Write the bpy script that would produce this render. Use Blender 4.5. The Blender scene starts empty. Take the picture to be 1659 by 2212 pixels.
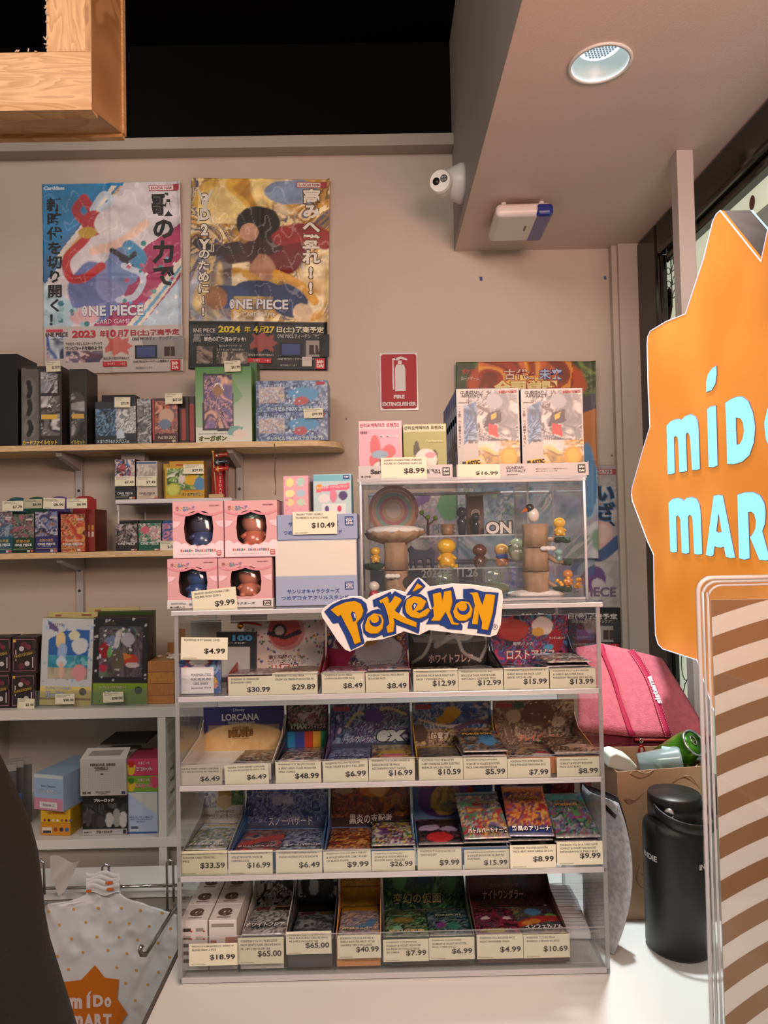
import bpy, math, random
import numpy as np
from mathutils import Vector, Matrix

# ------------------------------------------------------------------ camera, world, lights
SC = bpy.context.scene
COL = SC.collection
F = 1534.0
CAM = Vector((0, 0, 1.65))
PITCH, YAW, ROLL = math.radians(1.64), math.radians(-0.45), math.radians(-1.15)
RM = Matrix.Rotation(YAW, 3, 'Z') @ Matrix.Rotation(math.pi/2 + PITCH, 3, 'X') @ Matrix.Rotation(ROLL, 3, 'Z')
cd = bpy.data.cameras.new('camera')
cd.sensor_fit = 'VERTICAL'; cd.sensor_height = 24.0; cd.lens = F/2212*24.0
cd.clip_start = 0.02; cd.clip_end = 50
co = bpy.data.objects.new('camera', cd); COL.objects.link(co)
co.matrix_world = Matrix.Translation(CAM) @ RM.to_4x4()
SC.camera = co
SC.view_settings.view_transform = 'Standard'
SC.view_settings.look = 'None'
SC.view_settings.gamma = 1.0
SC.view_settings.use_curve_mapping = False
SC.view_settings.exposure = 0.14
try:
    SC.cycles.transparent_max_bounces = 40
    SC.cycles.max_bounces = 8
    SC.cycles.caustics_reflective = False
    SC.cycles.caustics_refractive = False
    SC.cycles.sample_clamp_indirect = 4.0
except Exception:
    pass

def lin(c):
    if isinstance(c, str):
        c = c.lstrip('#')
        c = [int(c[i:i+2], 16)/255 for i in (0, 2, 4)]
    return tuple(x/12.92 if x <= .04045 else ((x+.055)/1.055)**2.4 for x in c)

W = bpy.data.worlds.new('world'); SC.world = W; W.use_nodes = True
W.node_tree.nodes['Background'].inputs[0].default_value = (*lin('#c4b4aa'), 1)
W.node_tree.nodes['Background'].inputs[1].default_value = 0.36

def area(name, loc, target, sx, sy, power, color):
    l = bpy.data.lights.new(name, 'AREA'); l.shape = 'RECTANGLE'; l.size = sx; l.size_y = sy
    l.energy = power; l.color = lin(color)
    o = bpy.data.objects.new(name, l); COL.objects.link(o); o.location = loc
    d = Vector(target) - Vector(loc)
    o.rotation_euler = d.to_track_quat('-Z', 'Y').to_euler()
    return o
# shop ceiling panels behind and beside the camera, and one added uplight
area('shop_ceiling_light', (-0.9, -0.7, 3.15), (-0.2, 1.6, 1.2), 1.2, 0.6, 33, '#fff2e6')
area('shop_ceiling_light', (0.5, -0.5, 2.55), (0.5, 1.4, 1.0), 0.7, 0.5, 14, '#ffeee0')
area('soffit_fill_uplight', (0.55, -0.2, 2.20), (0.55, 1.9, 2.90), 0.7, 0.3, 26, '#ffccb8')  # added unseen lamp, no real fixture: brightens the soffit
area('shop_ceiling_light', (-1.5, 0.9, 3.2), (-0.9, 1.9, 0.9), 0.6, 0.6, 5, '#fff0e4')

def ray(px, py):
    return RM @ Vector(((px-829.5)/F, (1106-py)/F, -1.0))
def P(px, py, Y):
    d = ray(px, py); return CAM + d*(Y/d.y)
def PZ(px, py, z):
    d = ray(px, py); return CAM + d*((z-CAM.z)/d.z)
def PX(px, py, x):
    d = ray(px, py); return CAM + d*(x/d.x)

# ------------------------------------------------------------------ materials
MATS = {}
def new_mat(name):
    m = bpy.data.materials.new(name); m.use_nodes = True
    return m, m.node_tree.nodes, m.node_tree.links, m.node_tree.nodes['Principled BSDF']
def mat(name, col='#ffffff', rough=.5, metal=0., emis=None, es=1., noise=0., nscale=8., bump=0., bscale=60., coat=0., spec=.5, tint=None):
    if name in MATS: return MATS[name]
    m, N, L, b = new_mat(name)
    c = lin(col)
    b.inputs['Base Color'].default_value = (*c, 1)
    b.inputs['Roughness'].default_value = rough
    b.inputs['Metallic'].default_value = metal
    b.inputs['Specular IOR Level'].default_value = spec
    b.inputs['Coat Weight'].default_value = coat
    if emis:
        b.inputs['Emission Color'].default_value = (*lin(emis), 1)
        b.inputs['Emission Strength'].default_value = es
    tc = N.new('ShaderNodeTexCoord')
    if noise:
        n = N.new('ShaderNodeTexNoise'); n.inputs['Scale'].default_value = nscale; n.inputs['Detail'].default_value = 4
        L.new(tc.outputs['Object'], n.inputs['Vector'])
        r = N.new('ShaderNodeValToRGB')
        r.color_ramp.elements[0].position = .3; r.color_ramp.elements[1].position = .7
        t = lin(tint) if tint else tuple(x*(1-noise) for x in c)
        r.color_ramp.elements[0].color = (*t, 1)
        r.color_ramp.elements[1].color = (*c, 1)
        L.new(n.outputs['Fac'], r.inputs['Fac']); L.new(r.outputs['Color'], b.inputs['Base Color'])
    if bump:
        n2 = N.new('ShaderNodeTexNoise'); n2.inputs['Scale'].default_value = bscale; n2.inputs['Detail'].default_value = 3
        L.new(tc.outputs['Object'], n2.inputs['Vector'])
        bp = N.new('ShaderNodeBump'); bp.inputs['Strength'].default_value = bump; bp.inputs['Distance'].default_value = .004
        L.new(n2.outputs['Fac'], bp.inputs['Height']); L.new(bp.outputs['Normal'], b.inputs['Normal'])
    MATS[name] = m
    return m
def vmat(name, rough=.45, metal=0., coat=0., emis=0., bump=0.):
    if name in MATS: return MATS[name]
    m, N, L, b = new_mat(name)
    a = N.new('ShaderNodeVertexColor'); a.layer_name = 'Col'
    L.new(a.outputs['Color'], b.inputs['Base Color'])
    b.inputs['Roughness'].default_value = rough; b.inputs['Metallic'].default_value = metal
    b.inputs['Coat Weight'].default_value = coat
    if emis:
        L.new(a.outputs['Color'], b.inputs['Emission Color']); b.inputs['Emission Strength'].default_value = emis
    if bump:
        tc = N.new('ShaderNodeTexCoord')
        n2 = N.new('ShaderNodeTexNoise'); n2.inputs['Scale'].default_value = 90; n2.inputs['Detail'].default_value = 2
        L.new(tc.outputs['Object'], n2.inputs['Vector'])
        bp = N.new('ShaderNodeBump'); bp.inputs['Strength'].default_value = bump; bp.inputs['Distance'].default_value = .003
        L.new(n2.outputs['Fac'], bp.inputs['Height']); L.new(bp.outputs['Normal'], b.inputs['Normal'])
    MATS[name] = m
    return m
PRINT = vmat('card_print', .42)
GLOSS = vmat('gloss_print', .22, coat=.3)
FOIL = vmat('foil_print', .24, metal=.35, bump=.5)
PAPER = vmat('paper_print', .6)

def clear(name, tint, opac, rough=.04, ior=1.45, body='#c8ccd0'):
    """transparent sheet: fresnel gloss over a straight see-through body with a little milky scatter"""
    if name in MATS: return MATS[name]
    m = bpy.data.materials.new(name); m.use_nodes = True
    N, L = m.node_tree.nodes, m.node_tree.links
    N.remove(N['Principled BSDF'])
    out = N['Material Output']
    t = N.new('ShaderNodeBsdfTransparent'); t.inputs[0].default_value = (*lin(tint), 1)
    d = N.new('ShaderNodeBsdfPrincipled'); d.inputs['Base Color'].default_value = (*lin(body), 1); d.inputs['Roughness'].default_value = .25
    mx = N.new('ShaderNodeMixShader'); mx.inputs[0].default_value = opac
    L.new(t.outputs[0], mx.inputs[1]); L.new(d.outputs[0], mx.inputs[2])
    g = N.new('ShaderNodeBsdfGlossy'); g.inputs['Roughness'].default_value = rough
    fr = N.new('ShaderNodeFresnel'); fr.inputs['IOR'].default_value = ior
    # the same pane seen from its inner face would read total reflection: use the outward fresnel on both sides
    geo = N.new('ShaderNodeNewGeometry')
    mth = N.new('ShaderNodeMath'); mth.operation = 'MULTIPLY_ADD'
    mth.inputs[1].default_value = (1/ior - ior); mth.inputs[2].default_value = ior
    L.new(geo.outputs['Backfacing'], mth.inputs[0]); 
    inv = N.new('ShaderNodeMath'); inv.operation = 'MAXIMUM'; inv.inputs[1].default_value = 1.0
    # on back faces the node inverts the IOR itself, so feed it the inverse to get the outward value
    L.new(mth.outputs[0], fr.inputs['IOR'])
    m2 = N.new('ShaderNodeMixShader')
    L.new(fr.outputs[0], m2.inputs[0]); L.new(mx.outputs[0], m2.inputs[1]); L.new(g.outputs[0], m2.inputs[2])
    L.new(m2.outputs[0], out.inputs['Surface'])
    MATS[name] = m
    return m
ACR = clear('acrylic_face', '#fafbfb', .015)
EDGE = clear('acrylic_edge', '#d6dade', .50, .12, 1.5, body='#dfe1e4')
FILMCLEAR = clear('clear_film', '#f6f6f6', .02, .08, 1.5)
WHITE = mat('white_laminate', '#d9dad6', .35, noise=.04, nscale=3)
WHITEP = mat('white_plastic', '#d6d4d0', .4)
CHROME = mat('chrome', '#d8d8d8', .12, 1.)
BLACKP = mat('black_plastic', '#141414', .4)

# ------------------------------------------------------------------ geometry collector
class G:
    def __init__(s): s.v = []; s.f = []; s.c = []; s.m = []
    def add(s, vs, fs, col=(1, 1, 1), mi=0):
        o = len(s.v); s.v += [tuple(p) for p in vs]; s.f += [tuple(i+o for i in f) for f in fs]
        s.c += [tuple(col)]*len(vs); s.m += [mi]*len(fs); return s
    def box(s, x0, x1, y0, y1, z0, z1, col=(1, 1, 1), mi=0):
        vs = [(x, y, z) for z in (z0, z1) for y in (y0, y1) for x in (x0, x1)]
        return s.add(vs, [(0, 2, 3, 1), (4, 5, 7, 6), (0, 1, 5, 4), (2, 6, 7, 3), (0, 4, 6, 2), (1, 3, 7, 5)], col, mi)
    def prism(s, pts, y0, y1, col=(1, 1, 1), mi=0):
        """polygon in x,z extruded along y"""
        n = len(pts)
        vs = [(x, y0, z) for x, z in pts] + [(x, y1, z) for x, z in pts]
        fs = [tuple(range(n)), tuple(range(2*n-1, n-1, -1))] + [(i, i+n, (i+1) % n+n, (i+1) % n) for i in range(n)]
        return s.add(vs, fs, col, mi)
    def tube(s, pts, r, n=10, col=(1, 1, 1), mi=0, cap=True):
        pts = [Vector(p) for p in pts]; rs = r if isinstance(r, (list, tuple)) else [r]*len(pts)
        vs = []; up = None
        for i, p in enumerate(pts):
            t = (pts[min(i+1, len(pts)-1)] - pts[max(i-1, 0)]).normalized()
            if up is None:
                up = t.cross(Vector((0, 0, 1)) if abs(t.z) < .9 else Vector((1, 0, 0))).normalized()
            up = (up - t*up.dot(t)).normalized(); w = t.cross(up)
            vs += [p + (up*math.cos(a)+w*math.sin(a))*rs[i] for a in [2*math.pi*k/n for k in range(n)]]
        fs = [(i*n+k, i*n+(k+1) % n, (i+1)*n+(k+1) % n, (i+1)*n+k) for i in range(len(pts)-1) for k in range(n)]
        if cap: fs += [tuple(range(n-1, -1, -1)), tuple(range((len(pts)-1)*n, len(pts)*n))]
        return s.add(vs, fs, col, mi)
    def lathe(s, prof, n=24, c=(0, 0, 0), col=(1, 1, 1), mi=0, axis='z', cap=True):
        vs = []
        for r, h in prof:
            for k in range(n):
                a = 2*math.pi*k/n; x, y = r*math.cos(a), r*math.sin(a)
                p = (x, y, h) if axis == 'z' else ((x, h, y) if axis == 'y' else (h, x, y))
                vs.append((p[0]+c[0], p[1]+c[1], p[2]+c[2]))
        fs = [(i*n+k, i*n+(k+1) % n, (i+1)*n+(k+1) % n, (i+1)*n+k) for i in range(len(prof)-1) for k in range(n)]
        if cap: fs += [tuple(range(n-1, -1, -1)), tuple(range((len(prof)-1)*n, len(prof)*n))]
        return s.add(vs, fs, col, mi)
    def ball(s, c, r, n=16, m=10, col=(1, 1, 1), mi=0, sc=(1, 1, 1)):
        prof = [(max(1e-4, math.sin(math.pi*i/m))*r, -math.cos(math.pi*i/m)*r) for i in range(m+1)]
        o = len(s.v); s.lathe(prof, n, (0, 0, 0), col, mi)
        s.v[o:] = [(x*sc[0]+c[0], y*sc[1]+c[1], z*sc[2]+c[2]) for x, y, z in s.v[o:]]
        return s
    def flat(s, pts, y, col, mi=0):
        return s.add([(x, y, z) for x, z in pts], [tuple(range(len(pts)))], col, mi)
    def xform(s, M):
        s.v = [tuple(M @ Vector(p)) for p in s.v]; return s
    def build(s, name, mats=None, parent=None, smooth=False, bevel=0., seg=2, loc=None, rot=None):
        me = bpy.data.meshes.new(name)
        me.from_pydata([tuple(p) for p in s.v], [], s.f)
        if mats is None: mats = PRINT
        if not isinstance(mats, (list, tuple)): mats = [mats]
        for m in mats: me.materials.append(m)
        if len(mats) > 1: me.polygons.foreach_set('material_index', s.m)
        a = me.color_attributes.new('Col', 'FLOAT_COLOR', 'POINT')
        c = np.ones((len(s.v), 4), 'f'); c[:, :3] = np.array(s.c, 'f').reshape(-1, 3)
        a.data.foreach_set('color', c.ravel())
        if smooth: me.polygons.foreach_set('use_smooth', [True]*len(me.polygons))
        me.update()
        o = bpy.data.objects.new(name, me); COL.objects.link(o)
        if parent: o.parent = parent
        if loc is not None: o.location = loc
        if rot is not None: o.rotation_euler = rot
        if bevel:
            b = o.modifiers.new('bevel', 'BEVEL'); b.width = bevel; b.segments = seg; b.limit_method = 'ANGLE'
        return o

def thing(name, label, cat, loc=(0, 0, 0), rz=0., group=None):
    o = bpy.data.objects.new(name, None); COL.objects.link(o); o.empty_display_size = .02
    o.location = loc; o.rotation_euler = (0, 0, rz)
    return tag(o, label, cat, group)
def tag(o, label, cat, group=None):
    o['label'] = label; o['category'] = cat
    if group: o['group'] = group
    return o
def struct(o):
    o['kind'] = 'structure'; return o

# ------------------------------------------------------------------ lettering
_TC = {}
def glyphs(s, off=0.0, res=None):
    res = res or (3 if max(map(ord, s or " ")) < 0x400 and len(s) < 12 else 2)
    k = (s, off)
    if k in _TC: return _TC[k]
    c = bpy.data.curves.new('t', 'FONT'); c.body = s; c.resolution_u = res; c.offset = off; c.fill_mode = 'FRONT'
    o = bpy.data.objects.new('t', c)
    m = o.to_mesh()
    v = np.array([p.co[:2] for p in m.vertices]) if len(m.vertices) else np.zeros((1, 2))
    f = [tuple(p.vertices) for p in m.polygons]
    o.to_mesh_clear(); bpy.data.objects.remove(o); bpy.data.curves.remove(c)
    _TC[k] = (v, f)
    return v, f
def letter(g, s, cx, cz, w, h, col, y=-.0006, bold=.018, ol=None, olw=.05, rot=0., shear=0., anchor='c', fn=None, mi=0, em=False):
    """fit string s into the box w x h (either may be None) centred on cx,cz of the plane y"""
    v0, f0 = glyphs(s, bold)
    lo, hi = v0.min(0), v0.max(0); ext = np.maximum(hi-lo, 1e-3)
    if h is None: h = w*ext[1]/ext[0]
    if w is None: w = h*ext[0]/ext[1]
    sc = np.array([w/ext[0], h/ext[1]]); mid = (lo+hi)/2
    if em: sc = np.array([w/.95, h/1.0]); mid = np.array([.5 if ord(s[0]) > 0x2e00 else (lo[0]+hi[0])/2, .37])
    def put(v, f, c, yy):
        q = (v-mid)*sc
        q[:, 0] += q[:, 1]*shear
        ca, sa = math.cos(rot), math.sin(rot)
        x = q[:, 0]*ca - q[:, 1]*sa; z = q[:, 0]*sa + q[:, 1]*ca
        if anchor == 'l': x = x + w/2
        if anchor == 'r': x = x - w/2
        pts = [(a+cx, yy, b+cz) for a, b in zip(x, z)]
        if fn: pts = [fn(p) for p in pts]
        g.add(pts, f, lin(c), mi)
    if ol:
        v1, f1 = glyphs(s, bold+olw); put(v1, f1, ol, y+.0002)
    put(v0, f0, col, y)
def vletter(g, s, cx, ztop, w, h, col, **k):
    n = len(s); st = h/n
    for i, ch in enumerate(s):
        letter(g, ch, cx, ztop-st*(i+.5), w, st*.96, col, em=True, **k)

# ------------------------------------------------------------------ painted print (vertex colours on a fine grid)
_tab = {}
def vnoise(x, y, seed):
    if seed not in _tab: _tab[seed] = np.random.RandomState(seed).rand(64, 64)
    T = _tab[seed]
    xi = np.floor(x).astype(int); yi = np.floor(y).astype(int); fx = x-xi; fy = y-yi
    fx = fx*fx*(3-2*fx); fy = fy*fy*(3-2*fy)
    a = T[yi % 64, xi % 64]; b = T[yi % 64, (xi+1) % 64]; c = T[(yi+1) % 64, xi % 64]; d = T[(yi+1) % 64, (xi+1) % 64]
    return (a*(1-fx)+b*fx)*(1-fy)+(c*(1-fx)+d*fx)*fy
def fbm(x, y, seed, o=3):
    r = 0; a = .5; t = 0
    for i in range(o):
        r = r+a*vnoise(x*2**i+i*7.3, y*2**i+i*3.1, seed+i); t += a; a *= .55
    return r/t
def inpoly(U, V, pts):
    ins = np.zeros(U.shape, bool); n = len(pts)
    for i in range(n):
        x0, y0 = pts[i]; x1, y1 = pts[(i+1) % n]
        if y0 == y1: continue
        c = ((y0 > V) != (y1 > V)) & (U < (x1-x0)*(V-y0)/(y1-y0)+x0)
        ins ^= c
    return ins
def spline(pts, n=8):
    P_ = [np.array(p, float) for p in pts]; P_ = [2*P_[0]-P_[1]]+P_+[2*P_[-1]-P_[-2]]; out = []
    for i in range(1, len(P_)-2):
        a, b, c, d = P_[i-1:i+3]
        for k in range(n):
            t = k/n
            out.append(.5*((2*b)+(-a+c)*t+(2*a-5*b+4*c-d)*t*t+(-a+3*b-3*c+d)*t**3))
    out.append(P_[-2]); return out
def paint(U, V, spec, asp=1.0):
    img = np.ones(U.shape+(3,))*.8
    wU = U + .06*(fbm(U*6*asp, V*6, 91)-.5); wV = V + .06*(fbm(U*6*asp, V*6, 95)-.5)
    for op in spec:
        k = op[0]
        if k == 'b': img[:] = lin(op[1])
        elif k == 'g':
            a, b = np.array(lin(op[1])), np.array(lin(op[2])); y0, y1 = (op[3], op[4]) if len(op) > 4 else (0, 1)
            m = (V >= y0) & (V <= y1); t = np.clip((V-y0)/(y1-y0), 0, 1)[..., None]
            img = np.where(m[..., None], a*(1-t)+b*t, img)
        elif k == 'n':      # swirling patches of a palette: ('n', cols, scale, seed, region, bands, alpha)
            cols = np.array([lin(c) for c in op[1]]); sc, seed = op[2]*.6, op[3]
            reg = op[4] if len(op) > 4 and op[4] else (0, 0, 1, 1); bands = op[5] if len(op) > 5 else 2; al = op[6] if len(op) > 6 else 1.
            qx = fbm(U*sc*asp, V*sc, seed)*2.2; qy = fbm(U*sc*asp+5, V*sc+9, seed+11)*2.2
            t = fbm(U*sc*asp*.8+qx*1.4, V*sc*.8+qy*1.4, seed+23, 4)
            t = np.clip((t-.2)/.6, 0, .999)*len(cols)*bands
            i0 = t.astype(int); fr = np.clip((t-i0-.6)/.4, 0, 1)[..., None]
            c = cols[i0 % len(cols)]*(1-fr)+cols[(i0+1) % len(cols)]*fr
            r2 = fbm(U*sc*asp*5+qx*5, V*sc*5+qy*5, seed+41, 3); i2 = (np.clip((r2-.2)/.6, 0, .999)*len(cols)*2.5).astype(int)
            k2 = (np.clip((fbm(U*sc*asp*3.3, V*sc*3.3, seed+57, 2)-.47)*7, 0, .85))[..., None]
            c = c*(1-k2)+cols[i2 % len(cols)]*k2
            c = c*(.72+.56*fbm(U*sc*asp*9+qy*6, V*sc*9+qx*6, seed+63, 2))[..., None]
            m = ((U >= reg[0]) & (U <= reg[2]) & (V >= reg[1]) & (V <= reg[3]))[..., None]*al
            img = img*(1-m)+c*m
        elif k == 'e':
            w = op[6] if len(op) > 6 else .5
            u = U*(1-w)+wU*w; v = V*(1-w)+wV*w
            d = ((u-op[1])/op[3])**2+((v-op[2])/op[4])**2
            m = np.clip((1.06-d)*8, 0, 1)[..., None]; img = img*(1-m)+np.array(lin(op[5]))*m
        elif k == 'p':
            m = inpoly(U, V, op[1])[..., None]; al = op[3] if len(op) > 3 else 1.
            img = np.where(m, img*(1-al)+np.array(lin(op[2]))*al, img)
        elif k == 'r':
            sp = spline(op[1], 6); d = np.full(U.shape, 9.)
            for a, b in zip(sp[:-1], sp[1:]):
                ax, ay = a[0]*asp, a[1]; dx, dy = b[0]*asp-ax, b[1]-ay; L2 = dx*dx+dy*dy+1e-9
                t = np.clip(((U*asp-ax)*dx+(V-ay)*dy)/L2, 0, 1)
                d = np.minimum(d, np.hypot(U*asp-ax-t*dx, V-ay-t*dy))
            m = np.clip((op[2]-d)/(op[2]*.18)+.5, 0, 1)[..., None]; img = img*(1-m)+np.array(lin(op[3]))*m
        elif k == 't':      # brushy tone variation inside the artwork area (v above op[1])
            q = fbm(U*9*asp+fbm(U*5, V*5, 71)*3, V*16+fbm(U*6, V*4, 73)*3, 75, 4)
            st = np.abs(fbm(U*14*asp+V*6, V*9-U*5, 79, 2)-.5)
            img = np.where((V > op[1])[..., None], np.clip(img*(1+op[2]*(q-.5)*2)[..., None]+(.25*op[2]*(st < .018))[..., None], 0, 1), img)
        elif k == 'd':      # scattered dots
            R = random.Random(op[4]); reg = op[5] if len(op) > 5 else (0, 0, 1, 1)
            for _ in range(op[1]):
                x, y = R.uniform(reg[0], reg[2]), R.uniform(reg[1], reg[3]); r = op[2]*R.uniform(.6, 1.3)
                m = ((U-x)*asp)**2+(V-y)**2 < r*r; img[m] = lin(R.choice(op[3]))
    return img
def sheet_print(name, x0, x1, z0, z1, spec, parent=None, y=-.0004, px=60, m=PRINT, disp=None, asp=None):
    """fine grid carrying a painted print, in the local x,z plane"""
    w, h = x1-x0, z1-z0
    nx = max(3, int(px)); ny = max(3, int(px*h/w))
    U, V = np.meshgrid(np.linspace(0, 1, nx), np.linspace(0, 1, ny))
    img = paint(U, V, spec, w/h)
    X = x0+U*w; Z = z0+V*h; Y = np.full(U.shape, y)
    if disp is not None: Y = Y+disp(U, V)
    co_ = np.stack([X, Y, Z], -1).reshape(-1, 3)
    idx = np.arange(nx*ny).reshape(ny, nx)
    q = np.stack([idx[:-1, :-1], idx[:-1, 1:], idx[1:, 1:], idx[1:, :-1]], -1).reshape(-1, 4)
    me = bpy.data.meshes.new(name)
    me.vertices.add(len(co_)); me.vertices.foreach_set('co', co_.ravel())
    me.loops.add(len(q)*4); me.loops.foreach_set('vertex_index', q.ravel())
    me.polygons.add(len(q)); me.polygons.foreach_set('loop_start', np.arange(len(q))*4)
    me.update(calc_edges=True)
    a = me.color_attributes.new('Col', 'FLOAT_COLOR', 'POINT')
    c = np.ones((len(co_), 4)); c[:, :3] = img.reshape(-1, 3); a.data.foreach_set('color', c.astype('f').ravel())
    me.polygons.foreach_set('use_smooth', [True]*len(me.polygons))
    me.materials.append(m); me.validate()
    o = bpy.data.objects.new(name, me); COL.objects.link(o)
    if parent: o.parent = parent
    return o

def texts_on(parent, w, h, texts, y=-.0011, name='lettering', m=PAPER, x0=None):
    """texts: (string, u, v, width_u, height_v, colour, {options}) over the face w x h whose left edge is -w/2 and foot is 0"""
    g = G()
    for i, t in enumerate(texts):
        s, u, v, tw, th, c = t[:6]; k = dict(t[6]) if len(t) > 6 else {}
        if s == '#':     # a plain printed patch
            x, z = (u-.5)*w, v*h; a, b = tw*w/2, th*h/2
            g.flat([(x-a, z-b), (x+a, z-b), (x+a, z+b), (x-a, z+b)], y-.0002*i*.3, lin(c)); continue
        if s == 'O':     # disc
            x, z = (u-.5)*w, v*h; r = tw*w/2
            g.flat([(x+r*math.cos(q*.3927), z+r*math.sin(q*.3927)) for q in range(16)], y-.00006*i, lin(c)); continue
        vert = k.pop('vert', False)
        kk = dict(y=y-.00006*i-.0002, **k)
        if vert: vletter(g, s, (u-.5)*w, (v+th/2)*h, tw*w, th*h, c, **kk)
        else: letter(g, s, (u-.5)*w, v*h, tw*w if tw else None, th*h if th else None, c, **kk)
    return g.build(name, m, parent)

# ------------------------------------------------------------------ generic builders
def carton(name, label, cat, box, Y, depth, side, spec=None, texts=None, group=None, z0=None, rz=0., tilt=0., top=None, res=None, m=PRINT, front=None, lean=0., bevel=.0008):
    """printed carton whose front face fills the picture box at depth Y"""
    x0, y0, x1, y1 = box; ym = (y0+y1)/2; xm = (x0+x1)/2
    a, b = P(x0, ym, Y), P(x1, ym, Y); zb = P(xm, y1, Y).z if z0 is None else z0; zt = P(xm, y0, Y).z
    w, h = b.x-a.x, zt-zb
    g = G().box(-w/2, w/2, 0, depth, 0, h, lin(side))
    if top:   # top panel colour
        for i in range(4, 8): pass
        g.box(-w/2, w/2, 0, depth, h-.0006, h+.0002, lin(top))
    if front: g.box(-w/2, w/2, -.0002, .001, 0, h, lin(front))
    o = g.build(name, m, bevel=bevel, loc=((a.x+b.x)/2, Y, zb), rot=(-lean, tilt, rz))
    tag(o, label, cat, group)
    if spec:
        e = .0006
        sheet_print('front_print', -w/2+e, w/2-e, e, h-e, spec, o, px=res or max(14, (x1-x0)/2.2), m=m)
    if texts: texts_on(o, w, h, texts)
    return o, w, h

CREAM = '#d6d4bd'
def price(box, Y, price_, lines, where, rot=0., col=CREAM, small=False, full=None, group=None, label=None):
    x0, y0, x1, y1 = box; c = P((x0+x1)/2, (y0+y1)/2, Y)
    w = P(x1, (y0+y1)/2, Y).x-P(x0, (y0+y1)/2, Y).x; h = P((x0+x1)/2, y0, Y).z-P((x0+x1)/2, y1, Y).z
    g = G().box(-w/2, w/2, 0, .0006, 0, h, lin(col))
    o = g.build('price_tag', PAPER, loc=(c.x, Y, c.z-h/2), rot=(0, rot, 0))
    tag(o, label or f'cream {price_} price tag {where}', 'price tag', group)
    t = []
    n = len(lines)
    for i, s in enumerate(lines):
        wd = min(.86, .03*len(s)+.04)
        t.append((s, .07+wd/2, .88-.15*i, wd, .085, '#3c3c38', {'bold': 0.}))
    pw = .52 if len(price_) > 5 else .45
    t.append((price_, .95-pw/2, .38, pw, .26 if not small else .3, '#262624', {'bold': .02}))
    t.append(('4521329'+str(100000+hash_(where+price_) % 899999), .2, .07, .3, .045, '#55554e', {'bold': 0.}))
    texts_on(o, w, h, t, y=-.0004)
    return o
def hash_(s):
    r = 7
    for ch in s: r = (r*31+ord(ch)) % 1000003
    return r

# ================================================================== SETTING
YW = 2.40
ZC = P(982, 543, YW).z                       # soffit height
XS = P(982, 543, YW).x                       # soffit's shop side
XWIN = P(1366, 560, YW).x                    # shopfront wall
ZT = P(500, 332, YW).z                       # white wall's top ledge
ZV = P(975, 90, YW).z                        # black void ceiling
CZ = 0.90                                    # counter top
WALL = mat('wall_paint', '#b9ab9d', .62, noise=.05, nscale=2.5, bump=.12, bscale=240)
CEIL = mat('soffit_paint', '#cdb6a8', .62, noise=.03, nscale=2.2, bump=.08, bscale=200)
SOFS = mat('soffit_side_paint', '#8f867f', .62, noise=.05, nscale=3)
BLK = mat('black_void_paint', '#030303', .75, spec=.1)
TRIM = mat('grey_ledge_paint', '#a39a90', .5, noise=.06, nscale=6)
DARKF = mat('black_window_frame', '#0d0d0c', .16)
FLOORM = mat('grey_floor', '#5c5854', .5, noise=.2, nscale=4)
struct(G().box(-3, XWIN+.3, YW, YW+.1, 0, ZT).build('wall_back', WALL))
struct(G().box(-3, XS, YW, YW+.1, ZT+.0, ZV+.3).build('wall_back_upper', BLK))
struct(G().box(-3, XS, YW-.06, YW, ZT-.012, ZT+.028).build('trim_1', TRIM, bevel=.003))
struct(G().box(-3, XS+.1, -1.6, YW+.1, ZV, ZV+.1).build('ceiling_void', BLK))
# soffit with a hole for the downlight
DL = PZ(1296, 137, ZC); DR = .058
def soffit():
    x0, x1, y0, y1 = XS, XWIN+.3, -1.2, YW
    n = 32; g = G()
    ring = [(DL.x+DR*math.cos(2*math.pi*k/n), DL.y+DR*math.sin(2*math.pi*k/n)) for k in range(n)]
    sq = []
    R = .14
    for k in range(n):
        a = 2*math.pi*k/n; c, s = math.cos(a), math.sin(a); q = R/max(abs(c), abs(s)); sq.append((DL.x+c*q, DL.y+s*q))
    g.add([(x, y, ZC) for x, y in ring]+[(x, y, ZC) for x, y in sq], [(k, (k+1) % n, (k+1) % n+n, k+n) for k in range(n)])
    a0, a1, b0, b1 = DL.x-R, DL.x+R, DL.y-R, DL.y+R
    for (p, q, r, s) in ((x0, a0, y0, y1), (a1, x1, y0, y1), (a0, a1, y0, b0), (a0, a1, b1, y1)):
        g.add([(p, r, ZC), (q, r, ZC), (q, s, ZC), (p, s, ZC)], [(0, 1, 2, 3)])
    return struct(g.build('ceiling', CEIL))
soffit()
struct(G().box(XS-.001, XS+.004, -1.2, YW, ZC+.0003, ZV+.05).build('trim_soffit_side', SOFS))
struct(G().box(-3, XWIN+.3, -1.6, YW, -.02, 0).build('floor', FLOORM))
# corner boxing beside the shopfront
xb0 = P(1325, 700, YW-.03).x
struct(G().box(xb0, XWIN+.02, YW-.03, YW, 0, ZC).build('trim_2', WALL, bevel=.002))
struct(G().box(xb0+.018, XWIN+.02, YW-.045, YW-.03, 0, ZC).build('trim_3', WALL, bevel=.002))
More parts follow.
